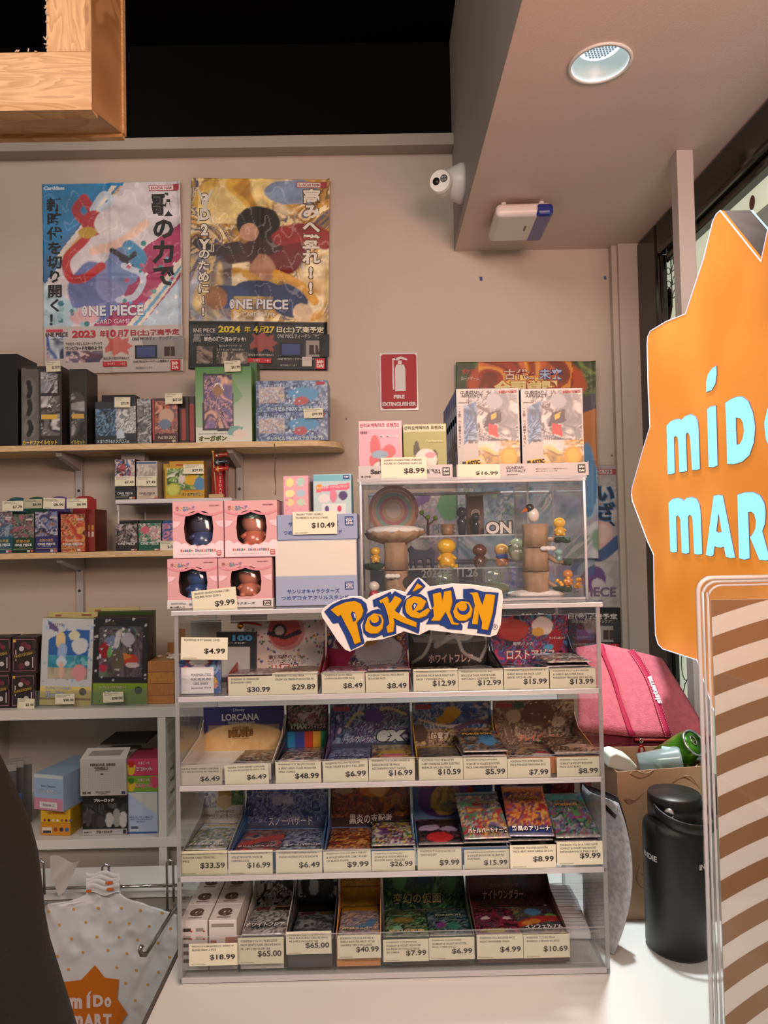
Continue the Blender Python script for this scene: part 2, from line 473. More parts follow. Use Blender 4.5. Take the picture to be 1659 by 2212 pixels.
# shopfront: black frame, glass with winter film
struct(G().box(XWIN, XWIN+.025, 2.20, YW-.0, 0, ZC).box(XWIN, XWIN+.09, -.4, 2.20, ZC-.105, ZC).box(XWIN, XWIN+.09, -.4, 2.20, 0, .95).build('window_1_frame', DARKF, bevel=.012, seg=3))
struct(G().box(XWIN+.01, XWIN+.03, 2.185, 2.20, .95, ZC-.105).box(XWIN+.02, XWIN+.06, -.4, 2.17, ZC-.13, ZC-.105).build('window_1_bead', DARKF, bevel=.006))
PANE = mat('lit_frosted_film', '#c9cfb8', .5, emis='#d8dfc4', es=.55)
GREY = mat('grey_green_film', '#8d9488', .4, emis='#8d9488', es=.22, noise=.2, nscale=3)
wp = struct(G().box(XWIN+.05, XWIN+.055, -.4, 2.39, .95, ZC-.04).build('window_1', PANE))
fg = thing('window_film', 'pale frosted film with berries and holly stuck on the shopfront glass', 'window film', (XWIN+.047, 0, 0))
G().box(-.002, 0, -.4, 1.86, .96, ZC-.20).build('grey_film', GREY, fg)
def film_mark(g, px, py, kind, s=1., col='#6a3f38'):
    p = PX(px, py, XWIN+.040); y, z = p.y, p.z; q = .0
    if kind == 'o':
        g.add([(0, 0, 0)]*0, [])
        n = 16
        g.add([(-.004, y+.022*s*math.cos(2*math.pi*k/n), z+.03*s*math.sin(2*math.pi*k/n)) for k in range(n)], [tuple(range(n))], lin(col))
    elif kind == 'stem':
        g.tube([(-.004, y, z), (-.004, y-.02*s, z+.05*s), (-.004, y-.05*s, z+.07*s)], .0022, 6, lin('#4a4d3e'))
    elif kind == 'sprig':
        g.tube([(-.004, y, z-.09*s), (-.004, y, z+.09*s)], .0018, 6, lin('#3d3f36'))
        for i in range(5):
            for sg in (-1, 1):
                zz = z-.07*s+i*.035*s
                ring = [(-.004, y+sg*(.018*s+.014*s*math.cos(a))+0, zz+.012*s+.009*s*math.sin(a)+.006*s*math.cos(a)) for a in [2*math.pi*k/10 for k in range(11)]]
                g.tube(ring, .0013, 5, lin('#3d3f36'))
g = G()
for (px, py, s) in ((1562, 402, 2.0), (1537, 392, 1.1), (1582, 372, .55), (1597, 366, .55), (1620, 355, .6), (1655, 316, .8), (1622, 438, .6), (1520, 460, .5), (1527, 452, .5), (1523, 470, .45), (1437, 533, .8), (1441, 553, .7), (1443, 642, 1.0), (1440, 662, 1.7), (1452, 500, .6)):
    film_mark(g, px, py, 'o', s)
for (px, py, s) in ((1582, 372, .8), (1597, 366, .8), (1620, 355, 1.), (1655, 316, 1.)): film_mark(g, px, py, 'stem', s)
for (px, py, s) in ((1448, 590, 1.2), (1451, 520, .8), (1505, 430, .9)): film_mark(g, px, py, 'sprig', s)
g.build('film_print', PAPER, fg)
# lower film drawings near the bag
g = G()
for (px, py, s) in ((1487, 1520, 1.4), (1478, 1438, .9)):
    p = PX(px, py, XWIN+.04)
    g.tube([(-.004, p.y+.03*s*math.cos(a), p.z+.05*s*math.sin(a)) for a in [2*math.pi*k/14 for k in range(15)]], .0016, 5, lin('#454840'))
g.build('film_outline', PAPER, fg)
# white post in front of the shopfront
pc = PZ(1472, 332, ZC)
struct(G().box(pc.x-.021, pc.x+.021, pc.y-.02, pc.y+.02, CZ, ZC).build('trim_post', mat('post_paint', '#b3aba6', .5), bevel=.002))
# small wall blemishes
g = G()
for (px, py, r, c) in ((1039, 602, .008, '#24407c'), (1307, 600, .007, '#3c5f86'), (1322, 984, .004, '#5d5a57'), (748, 905, .004, '#6c635b'), (596, 990, .003, '#56504a')):
    p = P(px, py, YW-.001)
    g.flat([(p.x+r*math.cos(k*1.05)*(.6+.4*((k*7) % 3)), p.z+r*math.sin(k*1.05)) for k in range(6)], YW-.0015, lin(c))
tag(g.build('putty_mark', PAPER), 'small blue tack remnants and scuffs left on the beige wall', 'mark')

# ------------------------------------------------------------------ downlight
dl = thing('downlight', 'round recessed ceiling downlight, switched on', 'downlight', (DL.x, DL.y, ZC))
G().lathe([(DR*1.0, .0), (DR*1.12, 0), (DR*1.12, -.003), (DR*1.0, -.004), (DR*.98, 0)], 40, cap=False).build('trim_ring', WHITEP, dl, smooth=True)
g = G(); n = 40; pr = [(DR*.99, 0), (DR*.90, .018), (DR*.74, .034)]
vs = [(r*math.cos(2*math.pi*k/n), r*math.sin(2*math.pi*k/n), h) for r, h in pr for k in range(n)]
g.add(vs, [(i*n+k, i*n+(k+1) % n, (i+1)*n+(k+1) % n, (i+1)*n+k) for i in range(2) for k in range(n)])
g.build('reflector', mat('reflector_glow', '#8a9090', .4, emis='#cfe2e0', es=.42), dl, smooth=True)  # emission on the cone stands in for lamplight falling on it
G().lathe([(DR*.76, .034), (DR*.76, .037)], 32).build('diffuser', mat('downlight_lens', '#909090', .3, emis='#eaf4ff', es=1.0), dl)
g = G()
for i in range(-5, 6):
    for j in range(-5, 6):
        x, y = i*.0066+(j % 2)*.0033, j*.0062
        if x*x+y*y < (DR*.6)**2: g.lathe([(.0022, .0325), (.0028, .0339)], 6, (x, y, 0))
g.build('lens_cells', mat('lens_cell', '#55646e', .3, emis='#8fa6b4', es=.45), dl)
sp = bpy.data.lights.new('downlight_lamp', 'AREA'); sp.shape = 'DISK'; sp.size = .07; sp.energy = 6.5; sp.spread = math.radians(84); sp.color = lin('#f4fbff')
so = bpy.data.objects.new('downlight_lamp', sp); COL.objects.link(so); so.parent = dl; so.location = (0, 0, .0315)

# ------------------------------------------------------------------ security camera on the soffit's side
cc = P(985, 397, 2.12)
cx = XS
sc_ = thing('security_camera', 'white turret security camera on the side of the soffit', 'security camera', (cx, 2.12, cc.z))
G().lathe([(.058, 0), (.058, -.012), (.05, -.03), (.038, -.055)], 32, axis='x').build('mount', WHITEP, sc_, smooth=True)
ballc = Vector((-.062, -.012, -.008))
G().ball(ballc, .036, 28, 18).build('camera_ball', WHITEP, sc_, smooth=True)
dv = Vector((-.45, -1, -.12)).normalized()
Mr = Matrix.Translation(ballc) @ dv.to_track_quat('Z', 'Y').to_matrix().to_4x4()
G().lathe([(.0345, .006), (.0345, .028), (.031, .036), (.0001, .0365)], 32).xform(Mr).build('face_plate', mat('camera_face', '#e0dfdb', .35), sc_, smooth=False)
G().lathe([(.011, .0355), (.011, .0375), (.0001, .038)], 20, (-.011, .0, 0)).xform(Mr).build('lens', BLACKP, sc_, smooth=True)
gg = G().lathe([(.011, .0355), (.011, .0372)], 20, (.013, .004, 0), lin('#2b2b2b'))
for i in (-1, 1):
    for j in (-1, 1): gg.lathe([(.003, .0372), (.003, .0378)], 8, (.013+i*.004, .004+j*.004, 0), lin('#8d8d88'))
gg.xform(Mr).build('infrared_lamp', PRINT, sc_)

# ------------------------------------------------------------------ siren box on the soffit
s0 = PZ(1122, 490, ZC-.045)
sr = thing('alarm_strobe', 'white alarm siren box with a blue lens under the soffit', 'alarm siren', (s0.x, s0.y, ZC), math.radians(-2))
G().box(-.082, .081, -.095, .095, -.052, -.014).build('housing', mat('siren_white', '#d9d0cc', .4), sr, bevel=.014, seg=4)
G().box(.030, .0835, -.0965, .0965, -.0535, -.017).build('blue_lens', mat('siren_blue', '#1c2a80', .18, coat=.5), sr, bevel=.012, seg=4)
for x in (-.055, .055):
    G().lathe([(.008, -.014), (.008, 0)], 12, (x, -.06, 0)).build('standoff', WHITEP, sr)
G().box(.012, .018, -.02, .012, -.0526, -.052, lin('#55504c')).build('badge', PRINT, sr)

# ------------------------------------------------------------------ timber frame hanging top left
def pine(name, axis, col='#cfa678', dark='#b58a5c'):
    m, N, L, b = new_mat(name)
    tc = N.new('ShaderNodeTexCoord'); mp = N.new('ShaderNodeMapping')
    mp.inputs['Scale'].default_value = (1.2, 1, 9) if axis == 'x' else (9, 1, 1.2)
    L.new(tc.outputs['Object'], mp.inputs['Vector'])
    n = N.new('ShaderNodeTexNoise'); n.inputs['Scale'].default_value = 3.2; n.inputs['Detail'].default_value = 3; n.inputs['Distortion'].default_value = .6
    L.new(mp.outputs[0], n.inputs['Vector'])
    mu = N.new('ShaderNodeMath'); mu.operation = 'MULTIPLY'; mu.inputs[1].default_value = 9; L.new(n.outputs['Fac'], mu.inputs[0])
    fr = N.new('ShaderNodeMath'); fr.operation = 'FRACT'; L.new(mu.outputs[0], fr.inputs[0])
    r = N.new('ShaderNodeValToRGB'); e = r.color_ramp.elements
    e[0].color = (*lin(col), 1); e[1].position = .8; e[1].color = (*lin(dark), 1); q = r.color_ramp.elements.new(.93); q.color = (*lin(col), 1)
    L.new(fr.outputs[0], r.inputs[0]); L.new(r.outputs[0], b.inputs['Base Color']); b.inputs['Roughness'].default_value = .45
    return m
PH, PV = pine('pine_horizontal', 'x'), pine('pine_vertical', 'z')
PHE, PVE = pine('pine_edge_horizontal', 'x', '#cda274', '#b88856'), pine('pine_edge_vertical', 'z', '#b68a5c', '#9a6e42')
Y0, Y1 = 1.30, 1.44
ic = P(100, 112, Y0); fc = P(198, 236, Y0); bc = P(245, 290, Y1); oc = P(271, 299, Y1+.02)
fr_ = thing('timber_frame', 'pine timber sign frame hanging below the black ceiling, top left', 'frame', (fc.x, Y0, fc.z))
def loc_(p): return (p.x-fc.x, p.y-Y0, p.z-fc.z)
iX, iZ = ic.x-fc.x, ic.z-fc.z
G().box(-.75, 0, 0, .03, 0, iZ).build('bottom_rail', PH, fr_, bevel=.001)
G().box(iX, 0, .0005, .03, iZ+.0005, 1.0).build('stile', PV, fr_, bevel=.001)
bx, bz = oc.x-fc.x, oc.z-fc.z
def slab(vs, name, m):
    n = len(vs); c = sum((Vector(v) for v in vs), Vector())/n
    nrm = (Vector(vs[1])-Vector(vs[0])).cross(Vector(vs[2])-Vector(vs[0])).normalized()*.012
    g = G().add(list(vs)+[tuple(Vector(v)+nrm) for v in vs], [tuple(range(n)), tuple(range(2*n-1, n-1, -1))]+[(i, i+n, (i+1) % n+n, (i+1) % n) for i in range(n)])
    return g.build(name, m, fr_)
d1 = Y1-Y0
slab([(.0006, 0, 0), (.0006, 0, 1.0), (bx, d1, 1.0), (bx, d1, bz)], 'side_moulding', PVE)
slab([(0, 0, -.0006), (bx, d1, bz), (-.75, d1, bz), (-.75, 0, -.0006)], 'bottom_moulding', PHE)
G().box(-.75, bx, d1, d1+.015, bz-.008, bz+.004).box(bx-.006, bx+.004, d1, d1+.015, bz, 1.0).build('back_lip', PHE, fr_)
g = G(); R = random.Random(3)
for i in range(26):
    t = R.random(); x = iX-.22*t if R.random() < .6 else iX; z = iZ if x != iX else iZ+.14*R.random()
    g.tube([(x, -.001, z), (x+R.uniform(-.004, .004), -.003, z+R.uniform(-.002, .006))], .0012, 4)
g.build('splinters', mat('splinter', '#c9b9a4', .7), fr_)['kind'] = 'stuff'

# ------------------------------------------------------------------ counter
XL = PZ(380, 2073, CZ).x
ct = thing('counter', 'white laminate shop counter carrying the acrylic display', 'counter', (0, 0, 0))
G().box(XL, XWIN-.01, .35, 1.86, CZ-.03, CZ).build('counter_top', WHITE, ct, bevel=.002)
G().box(XL-.006, XL, .35, 1.86, CZ-.032, CZ+.001).build('edge_strip', mat('dark_edge', '#57504b', .5), ct)
G().box(XL+.03, XWIN-.03, .45, 1.80, 0, CZ-.03).build('counter_body', mat('counter_body', '#c7c5c0', .5), ct)

# ------------------------------------------------------------------ stepped acrylic display case
YF, YBK, YBX, YHD = 1.215, 1.50, 1.232, 1.395
CX0, CX1 = P(383, 1900, YF).x, P(1312, 1900, YF).x
T = .007
CTOP = P(835, 1320, YF).z
def shz(py): return P(840, py, YF).z
FL = [CZ+.003, shz(1893)-.0, shz(1698), shz(1506)]        # floor plate undersides from the bottom tier up
case = thing('acrylic_display_case', 'clear acrylic four-tier display case full of card packs on the counter', 'display case', (0, 0, 0))
AM = [ACR, EDGE]
def sheet(name, x0, x1, y0, y1, z0, z1, parent, ms=None):
    """clear plate: broad faces see-through, cut edges brighter"""
    dx, dy, dz = x1-x0, y1-y0, z1-z0; ax = min((dx, 0), (dy, 1), (dz, 2))[1]
    vs = [(x, y, z) for z in (z0, z1) for y in (y0, y1) for x in (x0, x1)]
    fs = [((0, 2, 3, 1), 2), ((4, 5, 7, 6), 2), ((0, 1, 5, 4), 1), ((2, 6, 7, 3), 1), ((0, 4, 6, 2), 0), ((1, 3, 7, 5), 0)]
    g = G(); g.add(vs, [f for f, a in fs]); g.m = [0 if a == ax else 1 for f, a in fs]
    return g.build(name, ms or AM, parent)
for x in (CX0, CX1-T): sheet('side_panel', x, x+T, YF, YBK, CZ+.001, CTOP, case)
sheet('back_panel', CX0+T, CX1-T, YBK-T, YBK, CZ+.012, CTOP-T, case)
sheet('top_panel', CX0-.004, CX1+.004, YF-.003, YBK, CTOP, CTOP+T+.001, case)
for i, z in enumerate(FL): sheet('shelf', CX0+T, CX1-T, YF, YBK-T, z, z+T+.001, case)
FEN = [P(840, 2012, YF).z, P(840, 1832, YF).z, P(840, 1636, YF).z, P(840, 1448, YF).z]
for i, z in enumerate(FL): sheet('front_lip', CX0+T, CX1-T, YF, YF+.003, z+T+.001, FEN[i]-.002, case)
sheet('front_rim', CX0, CX1, YF-.002, YF+.006, CTOP-.012, CTOP, case)
# polished bead on each shelf's front edge
BEAD = clear('acrylic_bead', '#dfe2e4', .55, .1, 1.5, body='#e6e4e6')
for z in FL: G().box(CX0+.001, CX1-.001, YF-.0025, YF, z-.001, z+T+.001).build('shelf_edge', BEAD, case, bevel=.001)
for x in (CX0, CX1-T): G().box(x, x+T, YF-.0025, YF, CZ+.001, CTOP).build('side_edge', clear('side_bead', '#d4d8da', .3, .1, 1.5, body='#dcdcde'), case, bevel=.001)
G().box(CX0-.004, CX1+.004, YF-.0055, YF-.003, CTOP, CTOP+T+.001).build('top_edge', BEAD, case, bevel=.001)
FLT = [z+T+.0012 for z in FL]

TN = ['bottom', 'third', 'second', 'top']    # names by tier index 0..3 (0 is the lowest)
def tray_box(tier, fx0, fx1, side, label, spec, texts, hh, inner='#b9b5ad', rim='#8f8b86', trayh=.029):
    """open booster box: low tray in front, header board rising at the back"""
    trayh = .047 if tier == 0 else trayh; hh = (.092, .088, .088, .105)[tier]
    yb = [2050, 1860, 1665, 1475][tier]
    a, b = P(fx0, yb, YBX), P(fx1, yb, YBX); w = b.x-a.x-.002; z0 = FLT[tier]; th = .0014
    D = YHD-YBX
    o = thing('booster_box', label, 'card box', ((a.x+b.x)/2, YBX, z0), 0, f'open card boxes on the {TN[tier]} tier')
    c = lin(side); ci = lin(inner)
    G().box(-w/2, w/2, 0, th, 0, trayh, c).build('front_panel', PRINT, o)
    for s in (-1, 1):
        x = s*(w/2-th/2)
        g = G(); pts = [(0, 0), (D, 0), (D, trayh+.035), (D-.03, trayh+.012), (0, trayh)]
        vs = [(x-th/2, y, z) for y, z in pts]+[(x+th/2, y, z) for y, z in pts]
        g.add(vs, [(0, 1, 2, 3, 4), (9, 8, 7, 6, 5)]+[(i, (i+1) % 5, (i+1) % 5+5, i+5) for i in range(5)], c)
        g.build('side_panel', PRINT, o)
        G().box(x-th/2-.0002, x+th/2+.0002, .001, D-.03, trayh-.0002, trayh+.0008, lin(rim)).build('side_rim', PRINT, o)
    G().box(-w/2, w/2, 0, D, .0001, .0012, ci).build('base', PRINT, o)
    G().box(-w/2, w/2, D, D+th, 0, hh, c).build('header_board', PRINT, o)
    e = .0004
    hp = bpy.data.objects[-1] if False else None
    hd = sheet_print('header_print', -w/2+e, w/2-e, .003, hh-e, spec, o, y=D-.0004, px=(fx1-fx0)/2.6)
    if texts:
        g = G()
        for i, t in enumerate(texts):
            s, u, v, tw, tv, col = t[:6]; k = dict(t[6]) if len(t) > 6 else {}
            if s == '#':
                x, z, p, q = (u-.5)*w, v*hh, tw*w/2, tv*hh/2
                g.flat([(x-p, z-q), (x+p, z-q), (x+p, z+q), (x-p, z+q)], D-.0006-.0001*i, lin(col)); continue
            letter(g, s, (u-.5)*w, v*hh, tw*w, tv*hh, col, y=D-.001-.0003*i, **k)
        g.build('lettering', PAPER, o)
    return o, w, z0
_pmesh = {}
def pack(x, y, z, w, l, spec, label, group, tilt=0., rz=0., text=None, seed=1, metal=FOIL):
    """pillow foil pack lying flat: x,y of the near edge's middle; l runs away from the viewer"""
    nx, ny = max(16, int(w*370)), max(18, int(l*260))
    U, V = np.meshgrid(np.linspace(0, 1, nx), np.linspace(0, 1, ny))
    img = paint(U, V, spec, w/l)
    crimp = (V < .05) | (V > .95); img[crimp] = img[crimp]*.5+np.array(lin('#b8b8b8'))*.5
    Z = .0045*np.sin(math.pi*np.clip(V, 0, 1))**.45*np.sin(math.pi*U)**.35+.0016*(fbm(U*7, V*8, seed)-.5)
    Z = np.where(crimp, .0008, Z)
    X = (U-.5)*w; Y = V*l
    top = np.stack([X, Y, Z+.001], -1).reshape(-1, 3); bot = np.stack([X, Y, -Z*.5], -1).reshape(-1, 3)
    N_ = nx*ny; idx = np.arange(N_).reshape(ny, nx)
    q = np.stack([idx[:-1, :-1], idx[:-1, 1:], idx[1:, 1:], idx[1:, :-1]], -1).reshape(-1, 4)
    ring = list(idx[0, :])+list(idx[1:, -1])+list(idx[-1, -2::-1])+list(idx[-2:0:-1, 0])
    g = G(); g.v = [tuple(p) for p in top]+[tuple(p) for p in bot]
    g.f = [tuple(int(i) for i in r) for r in q]+[tuple(int(i)+N_ for i in r[::-1]) for r in q]+[(int(a)+N_, int(b)+N_, int(b), int(a)) for a, b in zip(ring, ring[1:]+ring[:1])]
    g.c = [tuple(c) for c in img.reshape(-1, 3)]*2; g.m = [0]*len(g.f)
    o = g.build('card_pack', metal, smooth=True, loc=(x, y, z), rot=(tilt, 0, rz))
    tag(o, label, 'card pack', group)
    if text:
        t = G()
        for (s, u, v, tw, th, c) in text:
            letter(t, s, (u-.5)*w, v*l, tw*w, th*l, c, y=0, ol='#1c1c22', olw=.05, bold=.03)
        t.v = [(p[0], p[2], .0078+(-p[1])*.8) for p in t.v]
        t.build('lettering', PAPER, o)
    return o
def packs_in(tier, box, w, z0, items, boxname, trayh=.029, yend=None):
    """items: (u centre, width fraction, spec, colour words, side words, options)"""
    n = 0
    for it in items:
        u, wf, spec, words, side = it[:5]; k = dict(it[5]) if len(it) > 5 else {}
        tl = k.pop('tilt', 0.); rz = k.pop('rz', 0.); txt = k.pop('text', None); up = k.pop('up', 0.); l = k.pop('l', .128); dy = k.pop('dy', .0); stack = k.pop('stack', 2); h0 = k.pop('h', .043 if tier == 0 else .0255); sl = -.16 if tier == 0 else -.12; tl = tl+sl if tl < .2 else tl
        X = box.location.x+(u-.5)*w
        for s in range(stack):
            w0 = words.rstrip(',').split(' pack')[0]
            lab = (f'{words} {side}, {boxname}' if words.endswith(',') else f'{words} foil pack {side}, {boxname}') if s == stack-1 else f'grey foil pack beneath the {w0} one, {boxname}'
            zz = z0+h0+up-(stack-1-s)*.0075
            n += 1
            pack(X+(.001 if s % 2 else -.001), YBX+.008+dy+(stack-1-s)*.001, zz, w*wf, l, spec if s == stack-1 else [('b', '#55535a'), ('n', ['#3b3a44', '#77747c', '#5a5660'], 3, n+tier*9)], lab, f'foil card packs on the {TN[tier]} tier', tl if s == stack-1 else sl, rz if s == stack-1 else 0, txt if s == stack-1 else None, seed=n*3+tier*17)

def hdr(*a): return list(a)
LOGO = ('#', .14, .9, .2, .10, '#a8545a')
# ---- top tier
b, w, z = tray_box(3, 488, 689, '#a01c22', 'open red card box with a white header of tiny coloured marks, top tier', hdr(('b', '#d9cfc9'), ('d', 150, .022, ['#b4413c', '#3c5f9c', '#d79d35', '#4f8a58', '#8d5a86', '#6f6a68'], 5), ('e', .52, .78, .23, .36, '#c98a84', .3), ('e', .50, .80, .2, .31, '#b2504c', .2), ('p', [(.28, .72), (.5, .62), (.72, .74), (.7, .82), (.5, .7), (.3, .8)], '#1f1d20'), ('e', .44, .80, .09, .13, '#23201f', .1), ('e', .44, .80, .06, .085, '#b9aca8', .1)),
    [('強化拡張パック', .5, .32, .4, .07, '#5e3a38'), ('ポケモンカード', .52, .235, .46, .11, '#f1e9e4', {'ol': '#5e3a38'}), ('151', .5, .10, .3, .13, '#f1e9e4', {'ol': '#b2504c'})], .128)
packs_in(3, b, w, z, [(.25, .5, [('n', ['#5a4a4e', '#b8a7a0', '#8f4f54', '#3c3436', '#c9bfb6'], 4, 31)], 'maroon and grey marbled', 'at the left', {'up': .004}), (.75, .48, [('n', ['#8d7a48', '#5a4d54', '#b3a17c', '#39313c', '#96606a'], 4, 37)], 'gold and brown marbled', 'at the right', {'up': .006})], 'top-tier red box')
b, w, z = tray_box(3, 692, 888, '#9c2754', 'open crimson card box partly behind the logo board, top tier', hdr(('n', ['#7c2347', '#d3cbd6', '#3e3c66', '#c98f3c', '#2f2430', '#a33a5e'], 3, 41), ('p', [(0, 0), (.2, .0), (.35, .4), (0, .45)], '#a02056'), ('e', .66, .35, .3, .3, '#c7c0cc', 1), ('e', .5, .66, .16, .2, '#caa23f', 1)),
    [('メガシンフォニア', .55, .16, .5, .1, '#e9dede', {'ol': '#5a1d34'})], .128)
packs_in(3, b, w, z, [(.26, .5, [('n', ['#7c3f5c', '#b9788c', '#4c4a78', '#c9b6bb', '#3a2838'], 4, 43)], 'pink and violet streaked', 'at the left', {'up': .005}), (.76, .49, [('n', ['#3f5f8c', '#b84f5a', '#8fa3b8', '#2c2c44', '#c98a6a'], 4, 47)], 'blue and red streaked', 'at the right', {'up': .007})], 'top-tier crimson box')
b, w, z = tray_box(3, 891, 1087, '#1d1d21', 'open black card box with a white-on-black header, top tier', hdr(('b', '#1a1a1c'), ('r', [(.02, .12), (.2, .3), (.3, .7), (.25, .95)], .03, '#c9c6bf'), ('r', [(.35, .45), (.55, .62), (.75, .6), (.95, .9)], .055, '#b8b5ae'), ('r', [(.5, .9), (.62, .6), (.7, .3), (.9, .15)], .03, '#d3d0ca'), ('e', .38, .66, .1, .14, '#8f8d8a', 1), ('r', [(.92, .2), (1., .5), (.93, .75)], .03, '#bdbab3'), ('n', ['#2a2a2c', '#1a1a1c', '#454346'], 4, 51, None, 2, .35)),
    [('ホワイトフレア', .53, .22, .56, .15, '#d8ccc6', {'ol': '#8d5a48'})], .128, inner='#6c6a68')
packs_in(3, b, w, z, [(.26, .5, [('n', ['#2f3036', '#8f9298', '#55565c', '#c3c4c6'], 4, 53)], 'dark grey', 'at the left'), (.75, .48, [('n', ['#232730', '#6d7480', '#9aa0a8', '#3f444e'], 4, 57)], 'slate blue', 'at the right')], 'top-tier black box')
b, w, z = tray_box(3, 1090, 1284, '#2c3148', 'open navy card box with a red and magenta header, top tier', hdr(('n', ['#2a2038', '#8c1f38', '#2f4c86', '#b9345a', '#1a1622', '#4d86a8'], 2.6, 61), ('e', .3, .72, .2, .2, '#a13a34', 1), ('e', .68, .78, .13, .18, '#cfc7c2', .8), ('e', .62, .66, .07, .09, '#c79a42', 1), ('e', .84, .5, .1, .22, '#9a2436', 1), ('e', .75, .36, .06, .07, '#4fa0c4', 1)),
    [LOGO, ('拡張パック', .42, .47, .25, .06, '#d9d3cc'), ('ロストアビス', .52, .27, .62, .18, '#c9c5c8', {'ol': '#a3301f'}), ('ランダム5枚入り', .86, .56, .2, .05, '#e7e2da')], .128)
packs_in(3, b, w, z, [(.24, .48, [('n', ['#2c3a5c', '#4a7c86', '#1d2236', '#7a4a5a'], 3, 63), ('e', .3, .35, .06, .05, '#58c0c8', .2)], 'navy and teal', 'at the left', {'text': [('拡張パック', .5, .75, .5, .07, '#b0b0b4')]}), (.74, .5, [('n', ['#c9c8c4', '#7c8a84', '#4a5a44', '#dfe0dc', '#8c3a34'], 3, 67)], 'silver and green', 'propped at the right', {'up': .014, 'tilt': .06, 'text': [('パラダイムトリガー', .55, .1, .8, .09, '#dfe3d8')]})], 'top-tier navy box')
# hanging shiny card and the things behind it
sg = carton('blister_card', 'blue and black blister card pack standing at the left end of the top tier', 'card pack', (382, 1425, 478, 1505), YBX+.004, .004, '#3a3a38', [('g', '#28335c', '#4f6aa8'), ('n', ['#34406c', '#4b68a6', '#8fa0c8'], 3, 71, None, 2, .7), ('e', .5, 1., .3, .2, '#8a2f2c', .1), ('e', .5, .93, .22, .1, '#dcdcdc', .1), ('e', .5, .72, .16, .16, '#b4b8c4', .2), ('e', .2, .75, .08, .07, '#c4545a', .1), ('e', .82, .78, .08, .07, '#7ab0cc', .1), ('e', .1, .2, .09, .08, '#5c9ad0', .1), ('e', .85, .22, .08, .07, '#c48a7c', .1), ('p', [(.12, .3), (.2, .5), (.85, .5), (.95, .3)], '#c9a43c')],
    None, z0=FLT[3], bevel=.0006)[0]
G().box(-.03, .026, -.003, -.0026, .001, .046, lin('#d6d6da')).build('label_sticker', PAPER, sg)
g = G()
for i, s in enumerate(('POKEMON TCG', 'FUKUBUKURO', '100% SHINY', 'Japanese Vol.6')): letter(g, s, .004, .033-i*.0075, .034 if i != 2 else .026, .0042, '#3f4048', y=-.0036, bold=.0)
g.build('lettering', PAPER, sg)
bg = carton('hang_card', 'grey round-cornered hang card behind the blister card, top tier', 'card', (412, 1340, 478, 1420), 1.37, .002, '#9a9996', z0=FLT[3]+.02, bevel=.008)[0]
G().box(-.006, .006, .0, .002, -.021, .001).build('foot', mat('card_grey', '#9a9996'), bg)
pr = carton('screen_guard_box', 'flat black box with a grey window and blue number 100, top tier', 'box', (466, 1366, 552, 1500), 1.325, .012, '#20242c', [('b', '#20262e'), ('p', [(.12, .1), (.86, .1), (.86, .72), (.12, .72)], '#9a9c9c'), ('p', [(0, .1), (.1, .1), (.1, .8), (0, .8)], '#2a4458')],
    [('100', .66, .89, .5, .12, '#3f8ab8', {'bold': .05}), ('RIER', .22, .86, .2, .05, '#5fa0b8'), ('カード保護', .5, .79, .5, .035, '#c9c9c4')], z0=FLT[3], tilt=.02)[0]
bl = thing('bell_charm', 'small gold bell on a red cord behind the top tier glass', 'bell', P(519, 1352, 1.36))
G().ball((0, 0, 0), .0065, 16, 10).build('bell', mat('gold', '#d8a63c', .2, 1.), bl, smooth=True)
G().tube([(0, 0, .006), (.012, 0, .006), (.03, .002, .003), (.04, .002, .0)], .0022, 8).build('cord', mat('red_cord', '#a8242c', .6), bl, smooth=True)
G().box(-.02, .05, .008, .0095, .004, .02, lin('#cfc9c4')).build('paper_slip', PAPER, bl)

# ---- second tier
b, w, z = tray_box(2, 388, 589, '#c9c5be', 'open cream and navy card box of trading cards, second tier, left end', hdr(('b', '#33356c'), ('e', .5, .16, .56, .46, '#d8ba86', .0), ('e', .5, .14, .52, .42, '#cfae78', .2), ('n', ['#d8bd8c', '#c6a571', '#dcc79b'], 1.6, 73, (.06, .0, .94, .6), 1, .35)),
    [('Disney', .44, .92, .14, .08, '#dfe3e8', {'bold': 0.}), ('LORCANA', .46, .77, .46, .15, '#d9dde0', {'bold': .03}), ('TRADING CARD GAME', .47, .655, .34, .045, '#c9cdd4'), ('INTO THE', .46, .53, .2, .06, '#8a6432'), ('INKLANDS', .46, .42, .3, .15, '#8c6634', {'bold': .05, 'ol': '#4a3418', 'rot': .05}), ('イントゥ・ジ・インクランド', .46, .31, .22, .03, '#8a6432')], .125, inner='#d0cdc6')
packs_in(2, b, w, z, [(.77, .46, [('n', ['#3c3a40', '#7a6f64', '#a8987c', '#34485c', '#8c5a3c', '#c0b49c'], 4, 75)], 'brown and blue', 'at the right', {})], 'second-tier cream box')
